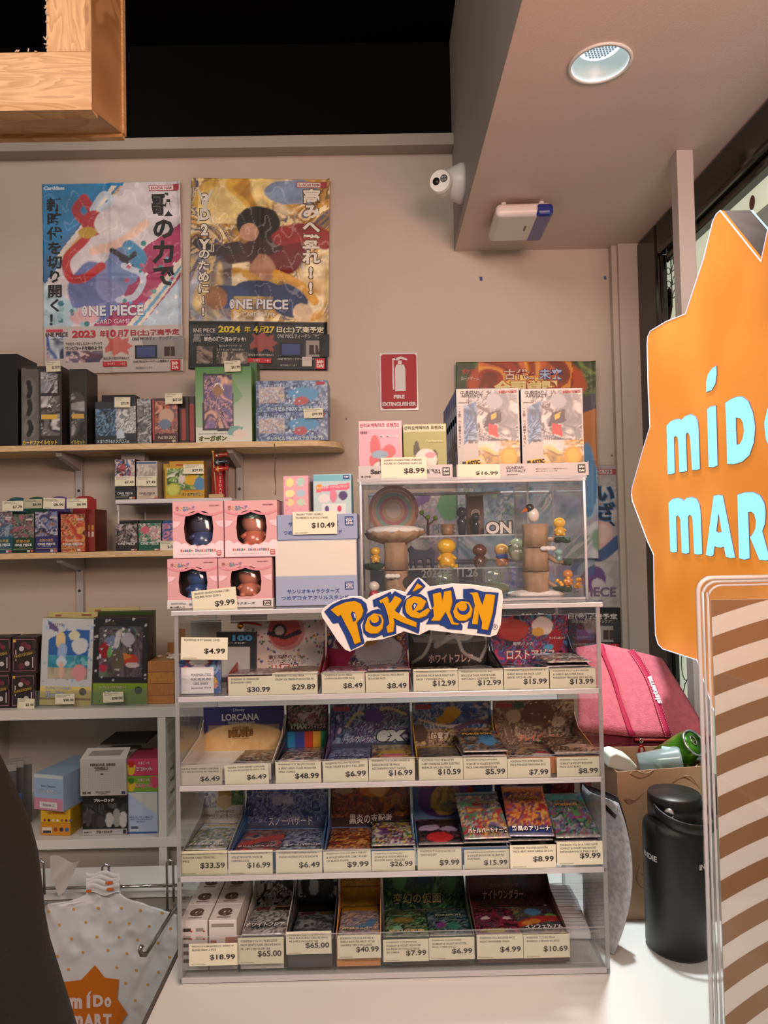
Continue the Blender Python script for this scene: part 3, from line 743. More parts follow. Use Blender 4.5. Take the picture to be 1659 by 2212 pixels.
b, w, z = tray_box(2, 592, 697, '#20202a', 'narrow black card box with a rainbow strip, second tier', hdr(('b', '#15131a'), ('n', ['#2a1a2c', '#a06a8c', '#6c2436', '#c9b6c4', '#1c1420', '#4a7a4c'], 3.2, 77, (.05, .5, .95, 1), 3), ('g', '#15131a', '#15131a', .42, .56), ('g', '#15131a', '#15131a', .0, .42), ('p', [(0, 0), (.2, 0), (.2, .4), (0, .4)], '#2f86b8'), ('p', [(.2, 0), (.42, 0), (.42, .4), (.2, .4)], '#3a4a9c'), ('p', [(.42, 0), (.64, 0), (.64, .4), (.42, .4)], '#b8482c'), ('p', [(.64, 0), (.8, 0), (.8, .4), (.64, .4)], '#d0a43c'), ('p', [(.8, 0), (1, 0), (1, .4), (.8, .4)], '#2f8a5c')),
    [('VMAX', .28, .545, .4, .13, '#c8d0c4', {'ol': '#2a7a4a', 'shear': .15}), ('クライマックス', .68, .545, .5, .12, '#d9cdd0', {'ol': '#7a2436'}), ('ハイクラスパック', .5, .65, .4, .05, '#c9c4cc')], .128)
packs_in(2, b, w, z, [(.5, .9, [('n', ['#3a3034', '#a89894', '#7c4450', '#2c4a5c', '#cbbfb4', '#5c6c48'], 4.5, 79)], 'many-coloured mosaic', 'in the middle', {'up': .003})], 'narrow rainbow box')
b, w, z = tray_box(2, 699, 897, '#4a3a6c', 'open violet card box with a blue-grey header reading ex, second tier', hdr(('n', ['#2c4a66', '#7c9cb0', '#4c3a70', '#27313f', '#a8b8c8', '#5f5088'], 2.8, 81), ('r', [(.2, .5), (.35, .8), (.5, .7), (.7, .9), (.95, .75)], .03, '#c9bc8c'), ('e', .55, .72, .12, .16, '#5c4a8c', 1), ('r', [(.05, .2), (.08, .9)], .012, '#1e2c38'), ('r', [(.14, .2), (.16, .8)], .01, '#1e2c38'), ('g', '#333c50', '#44506a', .0, .12)),
    [('バイオレット', .37, .24, .42, .15, '#b9c9d4', {'ol': '#222832'}), ('ex', .76, .29, .36, .25, '#b4c8c8', {'ol': '#2c3c48', 'bold': .06, 'shear': .2}), LOGO, ('ランダム5枚入り', .83, .93, .2, .05, '#d6d6d6')], .13)
packs_in(2, b, w, z, [(.26, .5, [('n', ['#3c4468', '#7c8cb8', '#2a3048', '#9aa8c4'], 4, 83)], 'indigo and blue', 'at the left', {'text': [('バイオレットex', .5, .15, .7, .08, '#9fb0d0')]}), (.76, .49, [('n', ['#5a4a34', '#a89a3c', '#8c5a34', '#44303c', '#b0a06c'], 3.5, 87), ('e', .5, .3, .3, .12, '#b09a34', 1), ('e', .5, .12, .3, .08, '#c06c78', 1)], 'olive and yellow', 'at the right', {'up': .004})], 'violet box')
b, w, z = tray_box(2, 900, 1096, '#b89a24', 'open yellow-edged card box with a blue sky and sand header, second tier', hdr(('n', ['#355c9c', '#5a82bc', '#b9c2c8', '#2c4a80'], 2.4, 91), ('n', ['#6c5848', '#a08c74', '#3c3230', '#c0ac88'], 3, 93, (0, 0, 1, .42)), ('e', .5, .75, .11, .15, '#d8b03c', .5), ('e', .42, .6, .12, .1, '#c89c34', .8), ('r', [(.1, .6), (.5, .45), (.95, .65)], .03, '#cfc9c0'), ('e', .08, .3, .12, .2, '#4a3c34', 1), ('r', [(.55, .4), (.8, .55), (1, .5)], .05, '#6f5a78')),
    [LOGO, ('超電ブレイカー', .5, .27, .54, .16, '#e6ddc8', {'ol': '#4a3014'}), ('ランダム5枚入り', .84, .88, .22, .05, '#e0dcd2')], .13, inner='#8d8a80')
packs_in(2, b, w, z, [(.27, .5, [('g', '#4c4a46', '#5c5a54'), ('p', [(0, .8), (1, .8), (1, 1), (0, 1)], '#b8a02c'), ('n', ['#5a5852', '#4c4a48', '#6a6862'], 2, 95, (0, 0, 1, .78), 1)], 'grey and yellow', 'at the left', {}), (.77, .5, [('n', ['#3f342c', '#7a6c5c', '#2f6ca0', '#9a8a74', '#5a4638'], 3.4, 97), ('e', .66, .45, .2, .25, '#4a8cc0', 1), ('p', [(0, .93), (1, .93), (1, 1), (0, 1)], '#c07a1c')], 'brown pack with a blue patch,', 'propped at the right', {'up': .012, 'tilt': .12, 'text': [('POKÉMON', .45, .68, .7, .12, '#c9a83c')]})], 'yellow-edged box')
b, w, z = tray_box(2, 1098, 1300, '#b06a34', 'open orange-fronted card box with a dusty brown header, second tier', hdr(('n', ['#7c685c', '#b8aa94', '#5a4844', '#9a8878', '#453a38'], 2.6, 101), ('e', .55, .7, .2, .3, '#6a4c44', 1), ('e', .25, .65, .1, .14, '#c9bda4', 1), ('e', .3, .9, .08, .08, '#3c5a4c', 1), ('e', .8, .5, .08, .12, '#c4bba8', 1), ('d', 50, .02, ['#d8ccb4', '#4a3c34'], 7)),
    [LOGO, ('クレイバースト', .56, .18, .52, .14, '#d0552c', {'ol': '#e3d3bc'}), ('ランダム5枚入り', .87, .93, .2, .05, '#d8d2c6')], .13)
packs_in(2, b, w, z, [(.26, .5, [('n', ['#4c443c', '#8a7c6c', '#34485c', '#a89a80'], 4, 103), ('e', .8, .2, .16, .1, '#b8404c', 1), ('e', .75, .1, .22, .06, '#c8ccd0', 1), ('r', [(.3, .2), (.5, .5), (.9, .6)], .04, '#a8946c')], 'grey-brown pack with a red fleck,', 'at the left', {}), (.76, .5, [('n', ['#4a3428', '#8c6c54', '#2c2420', '#b8a088', '#6a5448'], 4, 107), ('p', [(0, .94), (1, .94), (1, 1), (0, 1)], '#c08a1c'), ('e', .6, .3, .25, .1, '#b8a490', 1)], 'chestnut', 'propped at the right', {'up': .006, 'tilt': .05})], 'orange-fronted box')
# ---- third tier
b, w, z = tray_box(1, 389, 492, '#8c9498', 'narrow white card box with a tan and green splash header, third tier, left end', hdr(('b', '#d6d3ce'), ('e', .5, .8, .16, .18, '#b8824c', .8), ('e', .5, .62, .2, .15, '#cdb288', 1), ('n', ['#d6d3ce', '#9a9ab0', '#d6d3ce', '#6c6488'], 3, 111, (0, .5, .3, .95), 2), ('n', ['#4c7a44', '#2c4c30', '#7ca05c'], 3, 113, (.66, .55, .98, .9), 2)),
    [('ハイクラスパック', .5, .43, .46, .06, '#2c2c30'), ('テラスタルフェス', .5, .33, .9, .1, '#e4e0dc', {'ol': '#8c2f2c'})], .128, inner='#8f9294')
packs_in(1, b, w, z, [(.5, .9, [('n', ['#8c98a8', '#c9ccc4', '#4c5468', '#a8a47c', '#6c7c5c'], 4, 115), ('p', [(0, .74), (1, .74), (1, .98), (0, .98)], '#c4d0d4'), ('p', [(.2, .84), (.9, .84), (.9, .9), (.2, .9)], '#c8b45c')], 'silver pack with a shiny band,', 'in the middle', {'up': .006, 'tilt': .06, 'text': [('テラスタルフェスex', .5, .06, .84, .07, '#d9d9d4')]})], 'narrow white box')
b, w, z = tray_box(1, 495, 697, '#2c5a8c', 'open blue card box with an icy blue-grey header, third tier', hdr(('n', ['#3c4c78', '#8c9cbc', '#55679a', '#b4c0d0', '#2c3a60'], 3, 117), ('e', .4, .65, .09, .12, '#aab4c4', 1), ('e', .5, .6, .06, .06, '#c4ccd8', 1), ('g', '#3a4258', '#55607c', .0, .14)),
    [('スノーハザード', .53, .19, .54, .20, '#d3d6dc', {'ol': '#2c3654'})], .13)
packs_in(1, b, w, z, [(.26, .5, [('n', ['#8c4c50', '#c0605c', '#545c6c', '#a88c88', '#3c4450'], 3.4, 119), ('r', [(.1, .25), (.5, .4), (.95, .6)], .09, '#b4504c')], 'grey pack with a red streak,', 'at the left', {'text': [('クリムゾンヘイズ', .5, .08, .8, .07, '#c9c9cc')]}), (.76, .5, [('n', ['#3c4a68', '#8c9cb4', '#2c3448', '#a8b4c8'], 4, 123)], 'steel blue', 'at the right', {'text': [('スノーハザード', .5, .1, .8, .09, '#cfd6e0')]})], 'icy blue box')
b, w, z = tray_box(1, 700, 897, '#3c5a94', 'open card box with a smoky maroon and flame header, third tier', hdr(('n', ['#4a3034', '#8c4a30', '#2c2428', '#6c3c34', '#a86a3c'], 2.6, 127), ('e', .55, .85, .2, .2, '#c8823c', 1), ('e', .6, .8, .1, .12, '#e0b070', 1), ('e', .16, .8, .12, .07, '#a89a74', 1), ('g', '#2c2428', '#43302e', .0, .2)),
    [('黒炎の支配者', .5, .20, .54, .22, '#d8d3ca', {'ol': '#3a2420'})], .13)
packs_in(1, b, w, z, [(.26, .5, [('n', ['#5c2c24', '#b86c34', '#2c1c1c', '#d8a45c', '#8c3c28'], 4, 129)], 'dark red and flame orange', 'at the left', {}), (.76, .49, [('n', ['#2a2830', '#8c3c5c', '#c8b83c', '#3c6c4c', '#d0ccc4', '#5c3c7c'], 4.6, 131), ('p', [(0, .86), (1, .86), (1, 1), (0, 1)], '#141416')], 'black confetti-coloured', 'at the right', {'up': .006, 'tilt': .05})], 'flame-header box')
b, w, z = tray_box(1, 901, 1100, '#3c6ca0', 'open card box with a violet and sky-blue header, third tier', hdr(('g', '#6c8cb8', '#35548c'), ('e', .36, .6, .3, .45, '#4c3470', .4), ('e', .4, .55, .18, .35, '#c8a454', 1), ('e', .45, .4, .12, .12, '#5a7c54', 1), ('e', .66, .7, .12, .2, '#b03c44', 1), ('e', .6, .85, .1, .16, '#8c5cb0', 1), ('e', .68, .4, .08, .1, '#c88898', 1), ('n', ['#2c2a50', '#e0c484', '#7a4c9c'], 3, 133, (.3, .3, .62, .95), 2, .45)),
    [LOGO, ('#', .84, .9, .24, .08, '#1f2440'), ('ランダム5枚入り', .84, .9, .2, .045, '#e0dcd2')], .13)
packs_in(1, b, w, z, [(.26, .5, [('n', ['#2c2428', '#5c3c44', '#1c1a1e'], 3, 135), ('e', .3, .55, .24, .12, '#b4a4c4', 1), ('e', .75, .5, .2, .1, '#a898bc', 1), ('e', .5, .2, .3, .16, '#c0242c', .3), ('p', [(0, .92), (1, .92), (1, 1), (0, 1)], '#8c2428')], 'black pack with lilac and red shapes,', 'at the left', {'up': .006, 'tilt': .05}), (.78, .52, [('n', ['#2c4c5c', '#8c6ca0', '#c8b45c', '#b03c4c', '#4c8c6c', '#aab4c0'], 3.6, 137), ('p', [(0, .88), (1, .88), (1, 1), (0, 1)], '#1c4458')], 'teal-topped multicolour', 'leaning at the right', {'up': .014, 'tilt': .27, 'rz': .04, 'text': [('バトルパートナーズ', .52, .1, .86, .1, '#eceae4'), ('POKÉMON', .6, .7, .5, .07, '#a09060')]})], 'violet-header box')
b, w, z = tray_box(1, 1103, 1301, '#4c4a6c', 'open card box with a starry purple and red header, third tier', hdr(('n', ['#2c2850', '#3c3468', '#241f3c'], 2.4, 139), ('d', 60, .012, ['#e8e4f0', '#b8b0d8'], 9), ('e', .2, .88, .1, .05, '#b8c4cc', .6), ('e', .5, .75, .14, .2, '#4c5c4c', 1), ('e', .55, .55, .1, .12, '#c8c4bc', 1), ('r', [(.55, .6), (.75, .45), (.95, .5)], .08, '#a43430'), ('n', ['#8c1c2c', '#c0404c', '#5c1c30'], 3, 141, (.72, .1, 1, 1), 2, .7)),
    [('強化拡張パック', .55, .4, .34, .06, '#d8d4dc'), ('トリプレットビート', .6, .22, .6, .1, '#dcdce4', {'ol': '#2c3c7c'})], .13)
packs_in(1, b, w, z, [(.24, .5, [('n', ['#c86434', '#8c4c8c', '#d8904c', '#5c3c6c', '#e0b45c', '#a8343c'], 3.4, 143), ('p', [(0, .86), (1, .86), (1, 1), (0, 1)], '#d0782c'), ('p', [(0, 0), (1, 0), (1, .16), (0, .16)], '#3c4c8c')], 'orange-topped fiery', 'leaning at the left', {'up': .016, 'tilt': .34, 'rz': -.06, 'text': [('熱風のアリーナ', .5, .09, .84, .1, '#eceae4'), ('POKÉMON', .6, .7, .5, .07, '#c09040')]}), (.76, .5, [('n', ['#3c6c74', '#6c5c9c', '#8c3c5c', '#4c8c5c', '#2c3450', '#a0a8ac'], 3.6, 147), ('p', [(0, .8), (1, .8), (1, 1), (0, 1)], '#3c9ca4')], 'teal and purple holographic', 'leaning at the right', {'up': .012, 'tilt': .24, 'text': [('POKÉMON', .5, .66, .5, .07, '#c09a48')]})], 'starry box')
# ---- bottom tier
b, w, z = tray_box(0, 516, 616, '#cfcdc8', 'narrow white card box of silver packs, bottom tier', hdr(('n', ['#2c2c30', '#c9c7c4', '#8c8a8c', '#e0dedc', '#1c1c20'], 2.6, 151)), [('ホワイトフレア', .5, .9, .8, .1, '#dcdad6', {'ol': '#3c3c40'})], .13, trayh=.05)
packs_in(0, b, w, z, [(.5, .96, [('n', ['#c9c8c6', '#7c7c80', '#e4e2e0', '#3c3c42', '#a09ea0'], 3, 153), ('p', [(.1, .72), (.45, .72), (.45, .86), (.1, .86)], '#8c3c44'), ('p', [(.55, .72), (.98, .72), (.98, .86), (.55, .86)], '#3c3418')], 'large crumpled silver', 'filling it', {'up': .012, 'l': .142, 'dy': -.004, 'text': [('ホワイトフレア', .5, .18, .92, .13, '#e6e2de'), ('DELUXE', .75, .79, .36, .05, '#c07a34')]})], 'bottom-tier narrow white box', trayh=.05)
b, w, z = tray_box(0, 618, 721, '#3a3d4a', 'narrow black card box with a torn black and white header, bottom tier', hdr(('b', '#c8c6c2'), ('e', .5, .65, .42, .36, '#161618', 1), ('e', .4, .6, .12, .2, '#c8c6c2', 1), ('r', [(.6, .95), (.8, .7), (1, .65)], .05, '#161618'), ('p', [(0, 0), (1, 0), (1, .38), (0, .38)], '#141416')), [('ブラックボルト', .5, .42, .86, .14, '#1c2c38', {'ol': '#4a5a66'})], .125, inner='#6c6c70', trayh=.05)
packs_in(0, b, w, z, [(.5, .92, [('n', ['#2c2e34', '#6c7078', '#44484e', '#8c9096'], 3, 157), ('p', [(.1, .82), (.45, .82), (.45, .96), (.1, .96)], '#6c3440'), ('p', [(.6, .82), (.98, .82), (.98, .96), (.6, .96)], '#5c5c1c')], 'dull charcoal', 'filling it', {'text': [('ブラックボルト', .5, .2, .7, .08, '#4a4e56')]})], 'bottom-tier narrow black box', trayh=.05)
b, w, z = tray_box(0, 724, 825, '#c88a4c', 'narrow orange card box reading VSTAR, bottom tier', hdr(('b', '#b8862c'), ('n', ['#c49434', '#a87824', '#b8862c'], 2, 159, None, 1)), [('VSTARユニバース', .52, .78, .9, .15, '#5a3c10', {'ol': '#d8b45c'}), ('#', .5, .6, .9, .02, '#7a541c')], .125, inner='#c9a46c', trayh=.05)
packs_in(0, b, w, z, [(.5, .94, [('n', ['#a89494', '#7c8cb0', '#c8b098', '#8c6c7c', '#d0c4b8', '#5c5c7c'], 4.4, 161), ('p', [(0, .76), (1, .76), (1, 1), (0, 1)], '#c09428'), ('r', [(.5, .2), (.7, .25), (.8, .4)], .06, '#5c84b4')], 'gold-topped pastel', 'filling it', {'up': .004, 'l': .14, 'text': [('VSTARユニバース', .5, .1, .84, .08, '#d8cca8')]})], 'narrow orange box', trayh=.05)
b, w, z = tray_box(0, 828, 1027, '#2c3c30', 'open dark green card box with a green leafy header, bottom tier', hdr(('n', ['#1c2c24', '#3c6c44', '#6c8c5c', '#141c1a', '#2c4c50'], 2.8, 163), ('e', .5, .75, .12, .2, '#1c2c44', 1), ('e', .2, .8, .1, .3, '#5c8c54', 1), ('e', .85, .7, .06, .3, '#4c7c4c', 1)),
    [('変幻の仮面', .42, .33, .6, .22, '#c8b87c', {'ol': '#1c2414'})], .125, inner='#55584f', trayh=.05)
packs_in(0, b, w, z, [(.25, .5, [('n', ['#1c3c2c', '#4c8c54', '#8c9c7c', '#142824', '#4c5c30'], 4, 167), ('e', .45, .5, .25, .1, '#8c7434', 1), ('e', .3, .2, .1, .1, '#8cc0a4', 1)], 'bright green', 'at the left', {'text': [('変幻の仮面', .5, .06, .8, .09, '#c8b87c')]}), (.75, .49, [('n', ['#1c2c3c', '#3c5c74', '#5c7c5c', '#141c2c', '#7c8c9c'], 4, 169), ('e', .3, .3, .1, .08, '#8c3c8c', 1), ('e', .6, .25, .14, .12, '#3c7c6c', 1)], 'blue-green', 'at the right', {'text': [('POKÉMON', .5, .6, .6, .08, '#8c9c7c')]})], 'dark green box', trayh=.05)
b, w, z = tray_box(0, 1030, 1231, '#5c3438', 'open dark plum card box with a black and crimson header, bottom tier', hdr(('g', '#4c2428', '#241c20'), ('n', ['#1c181c', '#34282c', '#5c2c34', '#241c24'], 2.6, 171, None, 2, .7), ('e', .5, .95, .2, .12, '#6c2c44', 1), ('e', .4, .95, .05, .06, '#c89c2c', 1)),
    [('強化拡張パック', .47, .56, .36, .09, '#8c7c80'), ('ナイトワンダラー', .46, .37, .5, .2, '#cfa8a8', {'ol': '#3c1c24'})], .125, inner='#5c5452', trayh=.05)
packs_in(0, b, w, z, [(.25, .5, [('n', ['#2c1c24', '#8c2c4c', '#4c3c4c', '#b84c6c', '#1c141c'], 3.4, 173), ('e', .3, .5, .1, .06, '#d8c0c4', 1), ('e', .8, .5, .1, .06, '#d8c0c4', 1), ('e', .4, .1, .3, .05, '#c8b43c', 1)], 'dark crimson', 'at the left', {'text': [('ナイトワンダラー', .55, .03, .6, .06, '#c9c0c4')]}), (.75, .5, [('n', ['#2c2c34', '#6c3c4c', '#3c5c4c', '#a08c5c', '#4c4c5c'], 3.4, 177), ('e', .45, .7, .2, .14, '#5c94c0', .5), ('e', .85, .55, .16, .08, '#7ca05c', 1), ('r', [(.1, .3), (.5, .4), (.9, .45)], .1, '#b83c34'), ('r', [(.2, .3), (.4, .35)], .07, '#d88c34')], 'dark pack with blue and orange splashes,', 'at the right', {'text': [('インフェルノX', .5, .1, .8, .13, '#dcdce0')]})], 'dark plum box', trayh=.05)

# ---- six small cube cartons at the left end of the bottom tier
def atbox(px0, px1, py0, py1, row, colr, face):
    Yb = YBX+.002+row*.054
    a = P(px0, 2000, YBX+.002); b2 = P(px1, 2000, YBX+.002)
    w = b2.x-a.x; h = P(430, py0, YBX).z-FLT[0]
    o = G().box(-w/2, w/2, 0, .0525, 0, h, lin('#cfc9c6')).build('toy_carton', PRINT, bevel=.0008, loc=((a.x+b2.x)/2, Yb, FLT[0]))
    rn = ('front', 'middle', 'back')[row]
    tag(o, f'small white cube carton with a brown spiral on its lid, {rn} of the {colr} column', 'toy box', 'small white cube cartons on the bottom tier')
    g = G()
    letter(g, '@', 0, .026, w*.55, .026, '#5a4038', y=0, bold=.05); letter(g, 'SERIES47', 0, .0085, w*.5, .004, '#5a4038', y=0)
    g.v = [(x, z, h+.0006) for x, y, z in g.v]
    g.build('lid_print', PAPER, o)
    t = []
    if face:
        t.append(('#', .5, .5, .98, .98, '#cdc8c6'))
        for i in range(5):
            for j in range(2): t += [('#', .26+.46*j, .82-.155*i, .28, .07, ('#3c3430', '#8c8480', '#6c4c40', '#a89a90')[(i*2+j) % 4]), ('O', .42+.46*j, .79-.155*i, .07, 0, '#b02c2c')]
        t += [('#', .04, .45, .08, .5, '#8c5a48')]
    else:
        t += [('#', .5, .9, .8, .06, '#8c8078'), ('#', .16, .35, .22, .5, '#9c6c58'), ('#', .8, .55, .4, .22, '#9c6c58'), ('#', .8, .2, .4, .22, '#9c6c58'), ('O', .55, .36, .5, 0, '#8c8480'), ('@', .55, .36, .36, .24, '#3c3430')]
    texts_on(o, w, h, t)
for r_ in range(3):
    atbox(389, 448, 1990, 0, r_, 'outer', True)
    atbox(451, 511, 1990, 0, r_, 'inner', False)

# ---- price tags on the display
YT = YF+.0045
def pt(x0, y0, x1, y1, p, lines, where, rot=0., Y=None, tier=None, col=CREAM):
    return price((x0, y0, x1, y1), Y or YT, p, lines, where, rot, col, group=(f'price tags on the {tier} tier' if tier else None))
pt(390, 1377, 491, 1425, '$4.99', ['POKEMON MUST SHINNY CARD'], 'above the blue blister card', Y=YF-.0045, rot=.03)
pt(493, 1461, 588, 1508, '$30.99', ['POKEMON 151 ENHANCED', 'EXPANSION CARD'], 'on the left half of the red card box', tier='top')
pt(588, 1453, 686, 1504, '$29.89', ['POKEMON TCG M2A MEGA', 'DREAM EX PREMIUM BOOSTER PK'], 'on the right half of the red card box', tier='top')
pt(695, 1452, 788, 1500, '$8.49', ['POKEMON TCG M1S MEGA', 'SYMPHONIA BOOSTER PACK'], 'on the left half of the crimson card box', tier='top')
pt(790, 1452, 883, 1500, '$8.49', ['POKEMON TCG M1L MEGA BRAVE', 'BOOSTER PACK'], 'on the right half of the crimson card box', tier='top')
pt(893, 1445, 989, 1496, '$12.99', ['POKEMON TCG SV11B JPN', 'BOOSTER PACK BACK BOLT SLIM', 'EACH 1 CONTAIN 7PCS'], 'on the left half of the black card box, top tier', tier='top')
pt(990, 1445, 1087, 1494, '$12.99', ['POKEMON TCG SV11W JPN', 'BOOSTER PACK WHITE FLARE', 'SLIM EACH 1 CONTAIN 7PCS'], 'on the right half of the black card box, top tier', tier='top')
pt(1089, 1442, 1186, 1491, '$15.99', ['POKEMON TCG S11 JPN SWORD &', 'SHIELD BOOSTER PACK LOST', 'ABYSS 5PCS IN 1PK'], 'on the navy card box, top tier', tier='top')
pt(1188, 1443, 1287, 1491, '$13.99', ['POKEMON TCG S12 JPN SWORD', '& SHIELD BOOSTER PACK', 'PARADIGM TRIGGERS 5PCS IN 1PK'], 'at the right end of the top tier', tier='top')
pt(385, 1655, 480, 1700, '$6.49', ['TAKARA TOMY/ DISNEY LORCANA', 'TCG JPN BOOSTER PK THE FIRST'], 'at the left end of the second tier', tier='second', col='#b7b4a6')
pt(486, 1651, 581, 1697, '$6.49', ['TAKARA TOMY/ DISNEY LORCANA', 'TCG JPN BOOSTER PK INTO THE'], 'left of the $48.99 tag', tier='second', rot=-.03)
pt(595, 1645, 694, 1696, '$48.99', ['POKEMON TCG S8B JPN SWORD', '& SEILD HIGH CLASS BOOSTER', 'VMAX CLIMAX'], 'on the narrow rainbow card box', tier='second')
pt(698, 1641, 796, 1692, '$6.99', ['POKEMON TCG SV1V BOOSTER', 'PACK VIOLET EX 5PCS INCLUDED'], 'on the left half of the violet card box', tier='second', rot=-.03)
pt(797, 1637, 896, 1690, '$16.99', ['POKEMON TCG S4 JPN SWORD &', 'SHIELD BOOSTER PACK', 'ASTONISHING VOLT TACKLE'], 'on the right half of the violet card box', tier='second')
pt(905, 1635, 1000, 1688, '$10.59', ['POKEMON TCG SV8 BOOSTER', 'CARD PARADISE SUPER ELECTRIC', 'BREAKER 5PCS IN 1PACK'], 'on the left half of the yellow-edged card box', tier='second')
pt(1001, 1635, 1096, 1687, '$5.99', ['POKEMON CARDS JAPANESE', 'SCARLET & VIOLET BOOSTER', 'PACK SV4K ANCIENT ROAR'], 'on the right half of the yellow-edged card box', tier='second')
pt(1097, 1638, 1189, 1687, '$7.99', ['POKEMON TCG SV7A BOOSTER', 'PACK PARADISE DRAGONA 5PCS'], 'on the orange-fronted card box', tier='second')
pt(1203, 1635, 1296, 1684, '$8.99', ['POKEMON TCG SV2D JPN', 'SCARLET & VIOLET BOOSTER', 'PACK CLAY BURST'], 'at the right end of the second tier', tier='second')
pt(389, 1838, 491, 1890, '$33.59', ['POKEMON TCG JAPAN TERASTAL', 'BOOSTER CARD TERASTAL', 'FES'], 'at the left end of the third tier', tier='third', col='#cfccae')
pt(493, 1837, 589, 1889, '$16.99', ['POKEMON JAPANESE SCARLET &', 'VIOLET BOOSTER PACK SB', 'CRIMSON HAZE'], 'on the left half of the icy blue card box', tier='third')
pt(596, 1836, 696, 1889, '$6.49', ['POKEMON CARD JAPAN VERSION', 'SNOW HAZARD 5PCS IN EACH PK'], 'on the right half of the icy blue card box', tier='third')
pt(699, 1837, 802, 1887, '$9.99', ['POKEMON TCG SV3 JPN SCARLET', '& VIOLET BOOSTER CARD RULER', 'OF BLACK FLAME'], 'on the left half of the flame-header card box', tier='third', rot=-.02)
pt(803, 1838, 896, 1884, '$26.99', ['POKEMON TCG SV4A JPN', 'SCARLET & VIOLET PREMIUM', 'BOOSTER SHINY TREASURE'], 'on the right half of the flame-header card box', tier='third')
pt(902, 1832, 997, 1883, '$9.99', ['POKEMON TCG SV10 GLORY OF', 'TEAM ROCKET'], 'on the left half of the violet-header card box', tier='third')
pt(1003, 1835, 1101, 1881, '$15.99', ['POKEMON TCG SV9 JPN SCARLET', '& VIOLET BOOSTER PK BATTLE', 'PARTNERS'], 'on the right half of the violet-header card box', tier='third')
pt(1102, 1825, 1201, 1875, '$8.99', ['POKEMON TCG SV9A BOOSTER', 'PACK HEAT WAVE ARENA 5PCS IN'], 'on the starry card box', Y=YF-.001, tier='third')
pt(1203, 1818, 1302, 1868, '$9.99', ['POKEMON TCG SV1A CARD GAME', 'SCARLET & VIOLET ENHANCED', 'EXPANSION PACK TRIPLE BEAT'], 'at the right end of the third tier', Y=YF-.001, tier='third')
pt(408, 2038, 513, 2086, '$18.99', ['MEDICOM/ BE@RBRICK SERIES 47', 'BLIND BOX 1 PCS'], 'on the small cube cartons', Y=YF-.001, tier='bottom')
pt(514, 2025, 613, 2082, '$65.00', ['POKEMON TCG SV11W BOOSTER', 'PACK WHITE FLARE DELUXE EACH', 'PK 14PCS INCLUDE 1AR'], 'on the narrow white card box of the bottom tier', tier='bottom')
pt(618, 2012, 716, 2061, '$65.00', ['POKEMON TCG SV11B BOOSTER', 'PACK BLACK BOLT DELUXE EACH', 'PK 14PCS INCLUDE 1AR'], 'on the narrow black card box of the bottom tier', tier='bottom')
pt(729, 2020, 823, 2070, '$40.99', ['POKEMON TCG S12A SWORD &', 'SHIELD BOOSTER PACK VSTAR', 'UNIVERSE 10PCS INCLUDED'], 'on the narrow orange card box', tier='bottom')
pt(828, 2029, 926, 2077, '$7.99', ['POKEMON/ TCG JAPANESE', 'SCARLET & VIOLET BOOSTER', 'SV6 MASK OF CHANGE PACK', 'X5 CARDS'], 'on the left half of the dark green card box', tier='bottom')
pt(927, 2025, 1025, 2073, '$6.99', ['POKEMON TCG JAPANESE', 'SCARLET & VIOLET BOOSTER', 'PACK CYBER JUDGE'], 'on the right half of the dark green card box', tier='bottom')
pt(1030, 2019, 1130, 2071, '$4.99', ['POKEMON TCG BOOSTER PACK', 'NIGHT WANDERER 1PACK'], 'on the left half of the dark plum card box', tier='bottom')
pt(1131, 2018, 1231, 2069, '$10.69', ['POKEMON TCG M2 MEGA', 'INFERNO X BOOSTER 5PCS'], 'on the right half of the dark plum card box', tier='bottom')
# bare clear name holder at the right of the bottom tier and ruled sheets behind
hz = P(1270, 2050, YF).z
tag(sheet('tag_holder', P(1233, 2040, YF-.002).x, P(1296, 2040, YF).x, YF-.003, YF-.0012, P(1260, 2078, YF).z, P(1260, 2010, YF).z, None), 'empty clear tag holder at the right end of the bottom tier', 'tag holder')
pq = thing('ruled_notepad', 'white ruled notepad lying on the bottom shelf behind the plum box', 'notepad', (P(1222, 1930, 1.33).x, 1.30, FLT[0]), math.radians(-4))
G().box(-.034, .035, 0, .17, 0, .012, lin('#cfcfd2')).build('pages', PAPER, pq)
g = G()
for i in range(12): g.box(-.03, .03, .008+i*.013, .0087+i*.013, .0121, .0125, lin('#5a5c66'))
g.build('ruled_lines', PAPER, pq)

# ------------------------------------------------------------------ logo board at the case's top front
lg = thing('logo_board', 'white cut-out logo board with yellow letters in blue outline on the display front', 'sign', (0, 0, 0))
YL = YF-.014
def LP(pts, ox=670, oy=1240, s=3.858, Y=None):
    out = []
    for x, y in pts:
        p = P(ox+x/s, oy+y/s, Y or YL); out.append((p.x, p.z))
    return out
board = [(90, 315), (120, 275), (200, 230), (330, 188), (420, 185), (470, 215), (500, 190), (530, 172), (690, 125), (790, 150), (815, 110), (880, 40), (905, 30), (930, 42), (1000, 105), (1180, 80), (1330, 85), (1560, 120), (1600, 140), (1607, 200), (1590, 420), (1555, 505), (1500, 525), (1400, 515), (990, 468), (910, 508), (860, 500), (780, 478), (700, 515), (600, 545), (470, 560), (440, 600), (330, 648), (290, 630), (230, 560), (100, 360)]
G().prism(LP(board), YL, YL+.005, lin('#d5d2cf')).build('backing', PAPER, lg, bevel=.0006)
